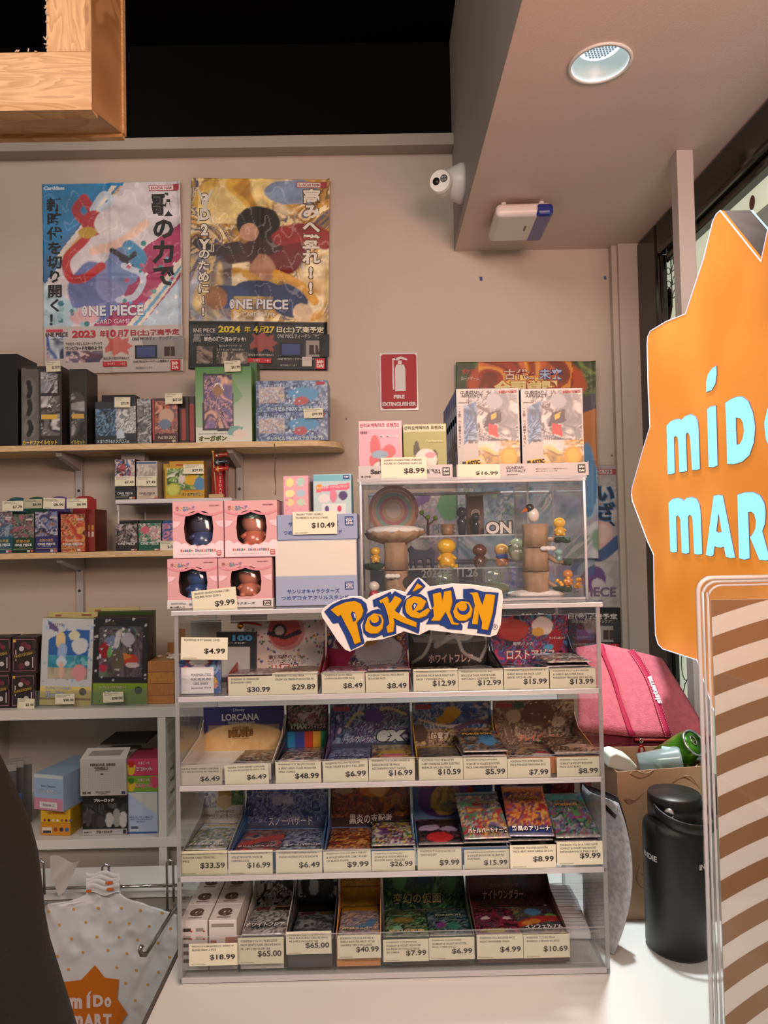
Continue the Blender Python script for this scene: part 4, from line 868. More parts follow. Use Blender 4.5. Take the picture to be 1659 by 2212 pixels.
blue1 = [  # dark blue letter blocks
    [(118, 312), (180, 255), (260, 215), (360, 197), (425, 207), (468, 245), (480, 300), (450, 375), (420, 420), (440, 520), (455, 575), (340, 632), (290, 510), (235, 405), (190, 412)],
    [(450, 380), (470, 330), (520, 300), (570, 290), (625, 320), (650, 380), (645, 450), (610, 500), (540, 530), (480, 525), (445, 490), (435, 430)],
    [(522, 215), (590, 185), (670, 145), (680, 170), (705, 140), (770, 175), (800, 185), (760, 280), (740, 330), (800, 370), (915, 402), (910, 470), (903, 495), (800, 450), (715, 420), (718, 495), (610, 525), (600, 500), (640, 440), (625, 330), (585, 290), (560, 265), (530, 275)],
    [(800, 175), (850, 105), (900, 32), (962, 100), (905, 160)],
    [(790, 215), (850, 170), (920, 165), (970, 200), (995, 290), (1030, 300), (1010, 350), (930, 400), (870, 400), (810, 370), (770, 320), (770, 260)],
    [(975, 145), (1060, 118), (1090, 115), (1100, 128), (1190, 105), (1210, 180), (1215, 210), (1280, 205), (1345, 240), (1370, 320), (1340, 380), (1280, 405), (1250, 400), (1270, 430), (1265, 465), (1145, 455), (1110, 430), (1085, 425), (1075, 415), (965, 415), (990, 370), (1000, 320), (1020, 300), (1000, 230)],
    [(1275, 125), (1350, 120), (1440, 145), (1475, 148), (1570, 155), (1545, 330), (1500, 505), (1390, 488), (1395, 455), (1310, 450), (1320, 400), (1375, 320), (1350, 240), (1275, 195)]]
g = G()
for i, b_ in enumerate(blue1): g.prism(LP(b_), YL-.0016-.00012*i, YL, lin('#1f3878'))
g.build('blue_outline', GLOSS, lg)
yel = [
    [(172, 297), (210, 270), (290, 235), (370, 222), (420, 245), (442, 300), (425, 355), (385, 400), (395, 450), (420, 560), (370, 580), (350, 520), (255, 335), (230, 350)],
    [(455, 430), (480, 360), (530, 325), (590, 335), (610, 380), (600, 450), (560, 490), (500, 492), (462, 470)],
    [(575, 220), (640, 185), (655, 215), (650, 240), (670, 235), (705, 180), (750, 200), (760, 215), (700, 300), (770, 350), (885, 400), (880, 440), (765, 400), (690, 360), (700, 400), (690, 475), (645, 485), (635, 440), (660, 410), (650, 350), (625, 270), (605, 232), (585, 240)],
    [(850, 145), (892, 75), (935, 103)],
    [(790, 270), (805, 210), (860, 183), (915, 190), (965, 225), (930, 290), (880, 305), (910, 325), (980, 280), (997, 300), (960, 345), (900, 365), (840, 355), (800, 320)],
    [(1020, 165), (1085, 150), (1100, 230), (1115, 145), (1170, 135), (1180, 230), (1160, 310), (1195, 400), (1240, 410), (1220, 420), (1175, 415), (1125, 310), (1075, 385), (1005, 385), (1030, 350), (1025, 290), (1015, 285), (1030, 265)],
    [(1190, 310), (1215, 245), (1260, 222), (1320, 232), (1350, 290), (1335, 350), (1290, 385), (1235, 385), (1200, 355)],
    [(1325, 155), (1390, 150), (1430, 260), (1460, 165), (1535, 172), (1515, 320), (1475, 462), (1425, 455), (1430, 400), (1400, 310), (1390, 415), (1345, 412), (1355, 350), (1370, 260), (1350, 175)]]
g = G()
for i, b_ in enumerate(yel):
    g = G(); q = LP(b_); g.prism([(x+.0012, z-.0012) for x, z in q], YL-.003, YL-.0024, lin('#8a6a24')); g.prism(q, YL-.0042, YL-.003, lin('#c89406'))
    g.build('letter', GLOSS, lg)
def crescent(cx, cy, r, a):
    o_ = [(cx+r*math.cos(t), cy+r*math.sin(t)) for t in [math.radians(a+12*k) for k in range(20)]]
    i_ = [(cx+r*.35*math.cos(math.radians(a+115))*-1+r*.72*math.cos(t), cy-r*.35*math.sin(math.radians(a+115))+r*.72*math.sin(t)) for t in [math.radians(a+12*k) for k in range(19, -1, -1)]]
    return o_+i_
for i, (pl, y0_, c) in enumerate([(crescent(545, 385, 50, -50), 0, 0), (crescent(1275, 285, 52, -50), 0, 0), ([(350, 310), (370, 315), (385, 350), (380, 385), (360, 395), (340, 330)], 0, 0), ([(362, 322), (378, 335), (380, 365), (370, 360)], 1, 1), ([(845, 265), (865, 235), (895, 245), (880, 275), (855, 305)], 0, 0), ([(860, 262), (872, 243), (880, 258), (866, 282)], 1, 1)]):
    G().prism(LP(pl), YL-.0048-.0004*y0_, YL-.0042-.0004*y0_, lin('#c9c6c2' if c else '#1f3878')).build('letter_counter', GLOSS, lg)
g = G(); q = LP([(1540, 440)])[0]; letter(g, '®', q[0], q[1], None, .0095, '#2c2c30', y=YL-.0006, bold=0.); g.build('registered_mark', PAPER, lg)
tapes = thing('tape_strip', 'clear wrinkled tape under the logo board', 'tape', (0, 0, 0))
q = LP([(835, 505), (1510, 530), (1500, 560), (1200, 590), (870, 575)]); G().prism(q, YF-.0042, YF-.0036).build('tape', FILMCLEAR, tapes)

# ================================================================== THINGS ON TOP OF THE DISPLAY CASE
ZTOP = CTOP+T+.0015
def doll(parent, c, h, body, head, extra=None, hat=None, arms=True, fat=.28):
    """plain rounded toy figure without a face: pear body, ball head, stub limbs"""
    x, y, z = c; r = h*fat
    G().lathe([(r*.75, 0), (r*.98, h*.08), (r, h*.2), (r*.72, h*.42), (r*.45, h*.5)], 20, (x, y, z), lin(body)).build('body', GLOSS, parent, smooth=True)
    G().ball((x, y, z+h*.68), r*1.02, 20, 14, lin(head), sc=(1.08, .95, .95)).build('head', GLOSS, parent, smooth=True)
    if arms:
        for s in (-1, 1):
            G().tube([(x+s*r*.6, y-r*.2, z+h*.38), (x+s*r*1.05, y-r*.5, z+h*.26)], [r*.22, r*.18], 8, lin(body)).build('arm', GLOSS, parent, smooth=True)
            G().ball((x+s*r*.55, y-r*.8, z+h*.07), r*.3, 10, 7, lin(body)).build('foot', GLOSS, parent, smooth=True)
    if hat: G().lathe([(r*1.0, 0), (r*.9, h*.1), (r*.4, h*.18), (r*.05, h*.2)], 18, (x, y, z+h*.8), lin(hat)).build('hat', GLOSS, parent, smooth=True)
PK = '#cc9ca0'
def doll_box(box, dollcol, head, hat, label, Yb, z0, front_tray=False):
    x0, y0, x1, y1 = box
    a, b = P(x0, (y0+y1)/2, Yb), P(x1, (y0+y1)/2, Yb); w = b.x-a.x; h = P((x0+x1)/2, y0, Yb).z-z0; D = .085
    o = thing('doll_box', label, 'toy box', ((a.x+b.x)/2, Yb, z0), 0, 'pink window boxes stacked on the display case')
    c = lin(PK); th = .001
    g = G().box(-w/2, -w/2+th, th, D, 0, h, c).box(w/2-th, w/2, th, D, 0, h, c).box(-w/2, w/2, th, D, 0, th, c).box(-w/2, w/2, th, D, h-th, h, c).box(-w/2, w/2, D-th, D, 0, h, lin('#3a2c34'))
    g.build('carton', PRINT, o)
    # front with scalloped window
    n = 48; cx_, cz_ = 0.01*w, h*.52; rx, rz = w*.29, h*.31
    win = []
    for k in range(n):
        t = 2*math.pi*k/n; ct, st = math.cos(t), math.sin(t)
        q = (abs(ct)**3.2+abs(st)**3.2)**(-1/3.2); sca = 1-.03*abs(math.sin(5*t))
        win.append((cx_+rx*ct*q*sca, cz_+rz*st*q*sca))
    out = []
    for k in range(n):
        t = 2*math.pi*k/n; ct, st = math.cos(t), math.sin(t); q = 1/max(abs(ct), abs(st)); out.append((w/2*ct*q, h/2+h/2*st*q))
    g = G()
    for y in (0, th): g.add([(x, y, z) for x, z in win]+[(x, y, z) for x, z in out], [((k+1) % n, k, k+n, (k+1) % n+n) for k in range(n)], c)
    g.add([(x, y, z) for y in (0, th) for x, z in win], [(k, (k+1) % n, (k+1) % n+n, k+n) for k in range(n)], lin('#c07c88'))
    g.build('window_front', PRINT, o)
    g = G()
    # white cloud band at the foot, swags at the top
    if not front_tray:
        cl = [(-w/2+.0005, .001)]+[(w/2-.0005, .001)]
        top = []
        for k in range(25):
            u = k/24; hh = h*(.185+.10*abs(2*u-1)**1.4)+.004*abs(math.sin(u*math.pi*6)); top.append((w/2-.0005-u*(w-.001), hh))
        for k in range(24): g.flat([top[k], top[k+1], (top[k+1][0], .001), (top[k][0], .001)], -.0006, lin('#dccdd2'))
    for s_ in (-1, 1):
        for k in range(12):
            t0, t1 = k/12, (k+1)/12
            f = lambda t: (w*.5*s_*(.98-.98*t), h*(.80-.06*math.sin(t*math.pi)))
            g.flat([f(t0), f(t1), (f(t1)[0], f(t1)[1]+.004), (f(t0)[0], f(t0)[1]+.004)], -.0007, lin('#c98591'))
        g.flat([(s_*w*.49, h*.66), (s_*w*.33, h*.64), (s_*w*.40, h*.56), (s_*w*.49, h*.53)], -.0007, lin('#e0bcc6'))
    g.build('front_print', PRINT, o)
    t = [('き', .10, .88, .06, .08, '#a8606c'), ('ぐ', .165, .875, .06, .08, '#c8a860'), ('る', .23, .87, .06, .08, '#4f86a0'), ('み', .29, .87, .06, .08, '#4f86a0'), ('～', .35, .875, .06, .03, '#a8606c'), ('ず', .41, .885, .06, .08, '#8a78a8'),
         ('BANDAI NAMCO', .83, .925, .2, .025, '#6c3c48')]
    if not front_tray:
        cols = ['#b83c48', '#b86c3c', '#3c7c9c', '#8c4c8c', '#3c8c6c']
        s = 'SANRIO CHARACTERS'
        for i, ch in enumerate(s):
            if ch != ' ': t.append((ch, .17+.66*i/16, .135, .03, .042, cols[i % 5], {'bold': .06}))
        t += [('フィギュア＋ガム  ぬいぐるみマスコット', .42, .065, .6, .02, '#6c6468', {'bold': 0.}), ('#', .91, .085, .085, .085, '#b0242c'), ('BAN', .91, .103, .06, .026, '#e8dcd8', {'bold': .04}), ('DAI', .91, .068, .06, .026, '#e8dcd8', {'bold': .04})]
    texts_on(o, w, h, t)
    doll(o, (cx_, .042, h*.17), h*.66, dollcol, head, hat=hat, fat=.345)
    G().lathe([(.033, .0), (.036, h*.5), (.030, h*.64)], 18, (cx_, .044, h*.14), cap=False).build('blister', FILMCLEAR, o, smooth=True)
    return o, w, h
zr = ZTOP
o1, w1, h1 = doll_box((362, 1207, 470, 1325), '#2c4a80', '#34609c', '#8ca8c0', 'pink window box with a navy-blue hooded doll, bottom row, left', 1.245, zr, True)
o2, w2, h2 = doll_box((472, 1205, 588, 1325), '#c07458', '#cf8468', '#6c9c90', 'pink window box with an orange doll in green cap, bottom row beside the price tag', 1.245, zr, True)
zr2 = zr+max(h1, h2)+.001
doll_box((373, 1083, 483, 1202), '#3c4a78', '#4a4e64', '#34384c', 'pink window box with a dark grey hooded doll, top row, left', 1.25, zr2)
doll_box((485, 1081, 599, 1200), '#c46c54', '#d08c74', '#7cb0a0', 'pink window box with a coral doll in mint cap, top row, right', 1.25, zr2)
# shared display tray of the lower row
tr, w, h = carton('display_tray', 'low white card tray holding the lower pink doll boxes', 'display tray', (361, 1295, 590, 1325), 1.2415, .0015, '#c9c7c6', None,
    [('BANDAI NAMCO', .11, .62, .14, .2, '#3a3a3c', {'bold': .0}), ('●10個入り', .1, .2, .14, .22, '#2c2c2e'), ('きぐるみ～ず サンリオキャラクターズ', .52, .5, .62, .32, '#3c3c40'), ('#', .945, .5, .075, .62, '#1c1c1e'), ('BAN', .945, .64, .055, .2, '#d8d4d0', {'bold': .05}), ('DAI', .945, .35, .055, .2, '#d8d4d0', {'bold': .05})], z0=ZTOP)
G().box(-w/2, -w/2+.001, .0015, .08, 0, h, lin('#b9b7b6')).box(w/2-.001, w/2, .0015, .08, 0, h, lin('#b9b7b6')).build('tray_side', PRINT, tr)
price((418, 1272, 514, 1325), 1.2385, '$9.99', ['BANDAI/ SANRIO CHARACTERS', 'FIGURES WITH GUM 2'], 'tilted on the pink doll boxes', rot=-.09)

# blue and white cartons
o, w, h = carton('display_carton', 'pale blue and white carton with blue katakana, under the blue tray', 'carton', (595, 1166, 772, 1322), 1.25, .16, '#8f9bb4',
    [('b', '#93a0ba'), ('p', [(0, .46), (1, .46), (1, 1), (0, 1)], '#cdc9bf')], [('サンリオキャラクターズ', .46, .22, .64, .07, '#24468c'), ('つめデコ☆アクリルスタンド', .48, .125, .82, .065, '#24468c'), ('#', .9, .295, .105, .12, '#1c3a78'), ('TAKARA', .9, .33, .085, .022, '#cfd4dc'), ('TOMY', .9, .3, .085, .03, '#cfd4dc', {'bold': .05}), ('ARTS', .9, .263, .085, .03, '#cfd4dc', {'bold': .05})], z0=ZTOP)
zc1 = ZTOP+h+.0005
o, w, h = carton('display_tray', 'pale blue open tray carton holding two small boxes, above the white carton', 'display tray', (597, 1111, 772, 1165), 1.25, .0015, '#8b98b6', None,
    [('サンリオキャラクターズ', .46, .62, .62, .2, '#24468c'), ('つめデコ☆アクリルスタンド', .45, .3, .72, .19, '#24468c'), ('#', .9, .72, .105, .36, '#1c3a78'), ('TAKARA', .9, .82, .085, .06, '#cfd4dc'), ('TOMY', .9, .73, .085, .09, '#cfd4dc', {'bold': .05}), ('ARTS', .9, .62, .085, .09, '#cfd4dc', {'bold': .05})], z0=zc1)
G().box(-w/2, -w/2+.001, .0015, .14, 0, h, lin('#8b98b6')).box(w/2-.001, w/2, .0015, .14, 0, h, lin('#8b98b6')).box(-w/2, w/2, .139, .14, 0, h, lin('#8b98b6')).box(-w/2, w/2, .0015, .14, 0, .001, lin('#8b98b6')).build('tray_walls', PRINT, o)
carton('small_box', 'small pink box with pastel outline drawings in the blue tray', 'box', (612, 1028, 667, 1160), 1.262, .05, '#c99aa4', [('b', '#cf9ca8'), ('e', .26, .9, .17, .07, '#cfd08c'), ('e', .7, .9, .17, .07, '#9cc0b8'), ('e', .26, .72, .19, .06, '#d4d49c'), ('e', .7, .72, .19, .06, '#9cb4c8'), ('e', .26, .58, .15, .05, '#d8c88c'), ('e', .7, .58, .16, .05, '#a8c8b0'), ('d', 60, .012, ['#e0b4bc', '#b8808c'], 4)], None, z0=zc1+.0012, rz=-.08)
carton('small_box', 'pale blue box with a pink banner in the blue tray', 'box', (677, 1024, 760, 1160), 1.262, .05, '#5a98a8', [('b', '#a8c0c4'), ('p', [(0, .9), (1, .9), (1, 1), (0, 1)], '#6aa8bc'), ('p', [(.08, .8), (.95, .86), (.95, .76), (.08, .72)], '#c8607c'), ('e', .28, .62, .16, .07, '#c8c8cc'), ('e', .78, .66, .12, .07, '#4a3c6c'), ('e', .52, .66, .1, .1, '#c0788c'), ('p', [(.2, .35), (.85, .35), (.85, .54), (.2, .54)], '#c4d0d0'), ('e', .35, .46, .06, .05, '#5c3c7c'), ('e', .68, .46, .06, .05, '#b8385c'), ('e', .15, .8, .08, .05, '#c88a3c')],
    [('キャラクターアクリルスタンド', .5, .795, .8, .045, '#e8dcd8', {'rot': .05}), ('#', .87, .95, .16, .06, '#1c3a78'), ('TOMY', .87, .95, .12, .03, '#d8dce4')], z0=zc1+.0012, rz=-.03)
price((632, 1105, 728, 1154), 1.2455, '$10.49', ['TAKARA TOMY/ SANRIO', 'TSUMEDECO ACRYLIC STAND'], 'on the pale blue tray')

# ------------------------------------------------------------------ clear figure case
UX0, UX1, UY0, UY1 = P(777, 1170, 1.262).x, P(1268, 1170, 1.262).x, 1.262, 1.492
UZ0 = ZTOP; UZ1 = P(1020, 1037, UY0).z
fc_ = thing('acrylic_figure_case', 'clear acrylic box with inner shelves of small figures on the display case', 'display case', (0, 0, 0))
for x in (UX0, UX1-.004): sheet('side_panel', x, x+.004, UY0, UY1, UZ0, UZ1, fc_)
sheet('base', UX0+.004, UX1-.004, UY0, UY1, UZ0, UZ0+.004, fc_)
sheet('lid', UX0-.002, UX1+.002, UY0-.002, UY1+.002, UZ1, UZ1+.006, fc_)
sheet('front_panel', UX0+.004, UX1-.004, UY0, UY0+.003, UZ0+.004, UZ1, fc_)
sheet('back_panel', UX0+.004, UX1-.004, UY1-.003, UY1, UZ0+.004, UZ1, fc_)
sheet('divider', UX1-.085, UX1-.081, 1.36, UY1-.004, UZ0+.004, UZ1, fc_)
for x in (UX0+.001, UX1-.005):
    G().tube([(x+.002, UY0-.001, UZ0), (x+.002, UY0-.001, UZ1)], .0025, 8).build('corner_bead', BEAD, fc_, smooth=True)
G().tube([(UX0, UY0-.001, UZ1-.003), (UX1, UY0-.001, UZ1-.003)], .003, 8).build('top_bead', BEAD, fc_, smooth=True)
G().tube([(UX0+.012, UY1-.006, UZ1-.012), (UX1-.012, UY1-.006, UZ1-.012)], .003, 8).build('hinge_bead', BEAD, fc_, smooth=True)
SA, SB = P(960, 1156, 1.40).z, P(960, 1225, 1.40).z
for z in (SA, SB): sheet('inner_shelf', UX0+.03, UX1-.09, 1.37, UY1-.004, z-.003, z, fc_)
BARK = mat('carved_wood', '#a88a6c', .6, noise=.4, nscale=30, bump=.6, bscale=50)
SNOW = mat('toy_snow', '#d6d3d0', .6, bump=.5, bscale=120)
GREEN = mat('toy_bush', '#1c4434', .8, noise=.5, nscale=150, bump=.9, bscale=300)
YB_ = 1.315
def fp(px, py, Y=None): return P(px, py, Y or YB_)
def fig(name, label, px, pz, cat='figurine', Y=None):
    p = fp(px, pz, Y); return thing(name, label, cat, p, 0, 'small figures inside the clear case')
def trunk(px0, px1, pyt, pyb, label, segs):
    p = fp((px0+px1)/2, pyb); w = fp(px1, pyb).x-fp(px0, pyb).x; h = fp((px0+px1)/2, pyt).z-p.z
    o = thing('tree_trunk', label, 'figurine stand', (p.x, YB_, UZ0+.0045)); h += p.z-UZ0-.0045
    for i in range(segs):
        z0, z1 = h*i/segs, h*(i+1)/segs-.0015; n = 24; prof = [(w/2*1.02, z0), (w/2*.94, z0+(z1-z0)*.5), (w/2, z1)]
        g = G().lathe(prof, n); g.v = [(x*(1+.05*math.sin(7*math.atan2(y, x)+i)), y*(1+.05*math.sin(7*math.atan2(y, x)+i)), z) for x, y, z in g.v]
        g.build('trunk_segment', BARK, o, smooth=True)
    return o, p, w, h
tl, p_, tw_, th_ = trunk(831, 882, 1170, 1290, 'brown toy tree stump with a snowy disc on top, inside the clear case', 2)
g = G().lathe([(tw_*.5, 0), (tw_*1.1, .012), (tw_*1.25, .02), (tw_*1.2, .022)], 26, (0, 0, th_-.004)); g.v = [(x*(1+.1*math.sin(5*math.atan2(y, x))), y*.6, z+.003*math.sin(3*x*100)) for x, y, z in g.v]
g.build('bark_shelf', BARK, tl, smooth=True)
g = G().lathe([(tw_*1.12, 0), (tw_*1.2, .006), (tw_*.8, .012), (.001, .015)], 26, (0, 0, th_+.016)); g.v = [(x*(1+.09*math.sin(6*math.atan2(y, x))), y*.6, z) for x, y, z in g.v]
g.build('snow_cap', SNOW, tl, smooth=True)
G().lathe([(.010, 0), (.0102, .001)], 18, (.016, 0, 0), axis='z').xform(Matrix.Translation((.006, -tw_*.42, .03)) @ Matrix.Rotation(math.pi/2, 4, 'X')).build('hollow', mat('dark_hollow', '#2a1e16', .8), tl)
tr2, p2, tw2, th2 = trunk(1131, 1187, 1130, 1285, 'taller brown three-piece toy tree trunk standing on snow inside the clear case', 3)
g = G().lathe([(tw2*1.1, 0), (tw2*.95, .006), (tw2*.5, .010)], 24); g.v = [(x*(1+.12*math.sin(5*math.atan2(y, x))), y*.55, z) for x, y, z in g.v]
g.build('snow_base', SNOW, tr2, smooth=True)
R = random.Random(8)
def bush(parent, c, rx, rz, name='bush'):
    g = G()
    for k in range(9):
        a = k*.7; g.ball((c[0]+rx*.55*math.cos(a)*R.uniform(.5, 1), c[1]+.006*math.sin(a), c[2]+rz*.3*math.sin(a*2)), rx*.42, 9, 6, sc=(1, .8, rz/rx*1.1))
    g.build(name, GREEN, parent, smooth=False)
def rel(px, py, base): q = fp(px, py); return (q.x-base.location.x, 0, q.z-base.location.z)
for (bx0, by0, bx1, by1) in ((1190, 1160, 1236, 1172), (1213, 1208, 1237, 1222), (1200, 1264, 1233, 1280)):
    c = rel((bx0+bx1)/2, (by0+by1)/2, tr2); bush(tr2, c, .022 if by0 != 1208 else .012, .008)
    G().tube([(tw2*.4, 0, c[2]+(.015 if by0 > 1170 else 0)), (tw2*.8, 0, c[2]+.002), (c[0], 0, c[2])], [.005, .004, .003], 8).build('branch', BARK, tr2, smooth=True)
c = rel(808, 1224, tl); bush(tl, c, .022, .010); G().tube([(-tw_*.4, 0, c[2]-.004), (c[0], 0, c[2])], [.004, .003], 8).build('branch', BARK, tl)
g = G()
for k in range(14): g.ball((rel(1222, 1255, tr2)[0]+R.uniform(-.02, .026), R.uniform(-.006, .0), rel(1222, 1258, tr2)[2]+R.uniform(-.012, .01)), .004, 6, 4, sc=(1, .4, 1))
g.build('gold_leaf', mat('gold_leaf', '#d89a1c', .3, .4), tr2)
for (px, py, pr_) in ((1177, 1184, tr2), (848, 1243, tl)):
    c = rel(px, py, pr_); g = G()
    for k in (-1, 0, 1): g.ball((c[0]+k*.008, -tw_*.55, c[2]), .0065, 10, 7, sc=(1, .6, .7))
    g.build('cloud', SNOW, pr_, smooth=True)
def toy(px, pb, h, body, head, label, Y=None, z=None, hat=None, arms=True):
    p = fp(px, pb, Y); o = thing('figurine', label, 'figurine', (p.x, p.y, z if z is not None else p.z), 0, 'small figures inside the clear case')
    doll(o, (0, 0, 0), h, body, head, hat=hat, arms=arms); return o
toy(811, 1215, .030, '#c99a2c', '#d8aa34', 'small yellow rounded figure on the bush beside the left stump')
toy(1209, 1158, .036, '#c99a2c', '#d8ac3c', 'small yellow rounded figure on the highest bush of the tall trunk')
toy(1207, 1212, .024, '#6c9490', '#7ca8a0', 'tiny grey-green figure on the middle branch of the tall trunk', arms=False)
toy(1227, 1264, .030, '#b8702c', '#c47c34', 'small orange figure on the lowest bush of the tall trunk')
toy(965, 1222, .060, '#d0a018', '#dcae20', 'yellow rounded figure standing in the middle of the clear case', Y=1.39, z=SB)
G().box(-.018, .02, -.014, .014, 0, .006, lin('#c8a024')).build('pedestal', GLOSS, bpy.data.objects.get('figurine.004'))
toy(1037, 1222, .046, '#4c2c24', '#5c3428', 'dark brown rounded animal figure on the middle shelf of the clear case', Y=1.40, z=SB)
t_ = toy(1084, 1216, .046, '#c06c1c', '#c89c54', 'small figure with orange legs and blue top in the clear case', Y=1.40, z=SB)
G().box(-.011, .011, -.012, .004, .014, .024, lin('#24448c')).build('blue_sash', GLOSS, t_, bevel=.003)
toy(808, 1297, .034, '#a82430', '#d0cdc8', 'white-headed figure with a red scarf at the lower left of the clear case', Y=1.30, z=UZ0+.0045, arms=False)
bd = thing('figurine', 'round green and grey bird figure beside the tall trunk', 'figurine', (fp(1117, 1214, 1.36).x, 1.36, fp(1117, 1214, 1.36).z), 0, 'small figures inside the clear case')
G().ball((0, 0, .024), .019, 18, 12, lin('#7c8468'), sc=(.9, .8, 1.15)).build('body', GLOSS, bd, smooth=True)
G().ball((0, -.006, .016), .0155, 16, 10, lin('#a09c88'), sc=(.9, .7, 1)).build('belly', GLOSS, bd, smooth=True)
G().lathe([(.003, 0), (.0005, .008)], 8, (0, 0, 0), lin('#2c2a24')).xform(Matrix.Translation((-.012, -.010, .034)) @ Matrix.Rotation(-1.9, 4, 'Y')).build('beak', GLOSS, bd)
pf = thing('figurine', 'white and black bird figure with an orange bill on the tall trunk', 'figurine', fp(1152, 1129), 0, 'small figures inside the clear case')
G().ball((0, 0, .014), .011, 16, 10, lin('#d6d3cf'), sc=(1, .9, 1.25)).build('body', GLOSS, pf, smooth=True)
G().ball((-.006, 0, .027), .0085, 14, 9, lin('#1c1a1c')).build('head', GLOSS, pf, smooth=True)
G().lathe([(.0045, 0), (.0005, .012)], 10, (0, 0, 0), lin('#c8641c')).xform(Matrix.Translation((-.012, -.002, .025)) @ Matrix.Rotation(-2.1, 4, 'Y')).build('bill', GLOSS, pf)
nc = thing('figurine', 'navy blue four-legged animal figure on the middle shelf of the clear case', 'figurine', (fp(911, 1222, 1.39).x, 1.39, SB), 0, 'small figures inside the clear case')
g = G(); sil = [(-.024, 0), (-.024, .03), (-.028, .036), (-.02, .044), (-.012, .036), (.012, .034), (.02, .04), (.026, .032), (.024, 0), (.018, 0), (.017, .016), (.01, .018), (.008, 0), (.003, 0), (.001, .016), (-.008, .016), (-.01, 0), (-.014, 0), (-.015, .014), (-.018, .014), (-.019, 0)]
g.prism(sil, -.008, .008, lin('#1c2848')).build('body', PRINT, nc, bevel=.0015)
for (px, py, r, lab) in ((957, 1252, .030, 'clear plastic capsule dome with pale scenery, behind the logo board'), (1066, 1262, .035, 'larger clear capsule dome with a green swirl inside, front of the case')):
    q = fp(px, py, 1.305); o = thing('capsule_dome', lab, 'capsule', (q.x, 1.31, UZ0+.0045), 0, 'clear capsules in the figure case')
    G().lathe([(r*math.sin(a), r-r*math.cos(a)) for a in [math.pi*k/16*.98+.03 for k in range(17)]], 28, cap=False).build('dome', clear('capsule_clear', '#eef2f0', .07, .05, 1.5), o, smooth=True)
    G().lathe([(r*.86, 0), (r*.8, r*.3), (r*.6, r*.42)], 20, (0, 0, r*.25), lin('#6c7460' if r > .03 else '#8c9ca0')).build('scenery', PRINT, o, smooth=True)
    g = G()
    for k in range(3): g.tube([((.006+k*.004)*math.cos(a), -r*.55, r*1.05+(.006+k*.004)*math.sin(a)) for a in [2*math.pi*i/14 for i in range(15)]], .0012, 6, lin('#5c7c50'))
    g.build('swirl', PRINT, o)
# rainbow plate, brown bottle, clear bears, letters, mug, tree
q = fp(851, 1150, 1.42); o = thing('rainbow_plate', 'decorative plate with pastel rainbow rings behind the left stump', 'plate', (q.x, 1.42, SA), 0)
g = G()
for k, c in enumerate(('#a87c6c', '#c09c84', '#8fb0a4', '#b8808c', '#c4a88c')):
    g.lathe([(.050-k*.007, 0), (.0435-k*.007, 0), (.0435-k*.007, .003), (.050-k*.007, .003)], 36, (0, 0, 0), lin(c), cap=False)
g.lathe([(.0150, 0.0005), (.0150, .0025)], 30, (0, 0, 0), lin('#d0c8c0')); g.xform(Matrix.Translation((0, 0, .051)) @ Matrix.Rotation(math.pi/2+.12, 4, 'X'))
g.build('rings', GLOSS, o)
o = carton('brown_carton', 'tall brown carton with a white round emblem, back of the clear case', 'box', (1010, 1066, 1045, 1152), 1.42, .03, '#5c4438', None, [('#', .5, .96, .96, .06, '#c4bcb4'), ('@', .5, .5, .6, .24, '#b8aca4', {'bold': .04}), ('SERIES47', .5, .3, .6, .05, '#b8aca4')], z0=SA)[0]
for (px, r, lab) in ((998, .009, 'smoky clear bear-shaped figure beside the brown carton, left'), (1028, .007, 'smaller smoky clear figure in front of the brown carton')):
    q = fp(px, 1150, 1.395); o = thing('clear_figure', lab, 'figurine', (q.x, 1.395, SA), 0, 'smoky clear figures')
    SM = clear('smoky_clear', '#8c98a4', .25, .1, 1.5, body='#4c5460')
    G().lathe([(r*.8, 0), (r*.9, r*2), (r*1.1, r*3), (r*.5, r*4)], 14).build('body', SM, o, smooth=True)
    G().ball((0, 0, r*4.9), r*1.2, 14, 10).build('head', SM, o, smooth=True)
q = fp(1077, 1149, 1.39); o = thing('letter_stand', 'white letters ON outlined in black standing on the inner shelf', 'sign', (q.x, 1.39, SA), 0)
g = G(); letter(g, 'ON', 0, .0125, .050, .024, '#d8d6d2', y=-.004, ol='#1c1c1e', olw=.07, bold=.04); g.box(-.024, .024, -.0036, .003, .0, .003, lin('#1c1c1e')); g.build('letters', PRINT, o)
q = fp(967, 1152, 1.40); o = thing('tan_mug', 'small tan mug on the inner shelf of the clear case', 'mug', (q.x, 1.40, SA), 0)
G().lathe([(.0105, 0), (.012, .003), (.0125, .022), (.0112, .022), (.0105, .004), (.0005, .003)], 22, col=lin('#8a6c50')).build('cup', PRINT, o, smooth=True)
q = fp(925, 1152, 1.40); o = thing('toy_tree', 'little dark twig tree with green tufts on the inner shelf', 'figurine', (q.x, 1.40, SA), 0, 'small figures inside the clear case')
G().tube([(0, 0, 0), (0, 0, .03), (-.012, 0, .042)], [.003, .002, .001], 8, lin('#3c241c')).tube([(0, 0, .02), (.014, 0, .032)], [.002, .001], 8, lin('#3c241c')).build('twig', PRINT, o)
for x, z in ((-.012, .045), (.015, .034), (.0, .036)): G().ball((x, 0, z), .005, 8, 6, lin('#5c7c34')).build('tuft', PRINT, o)

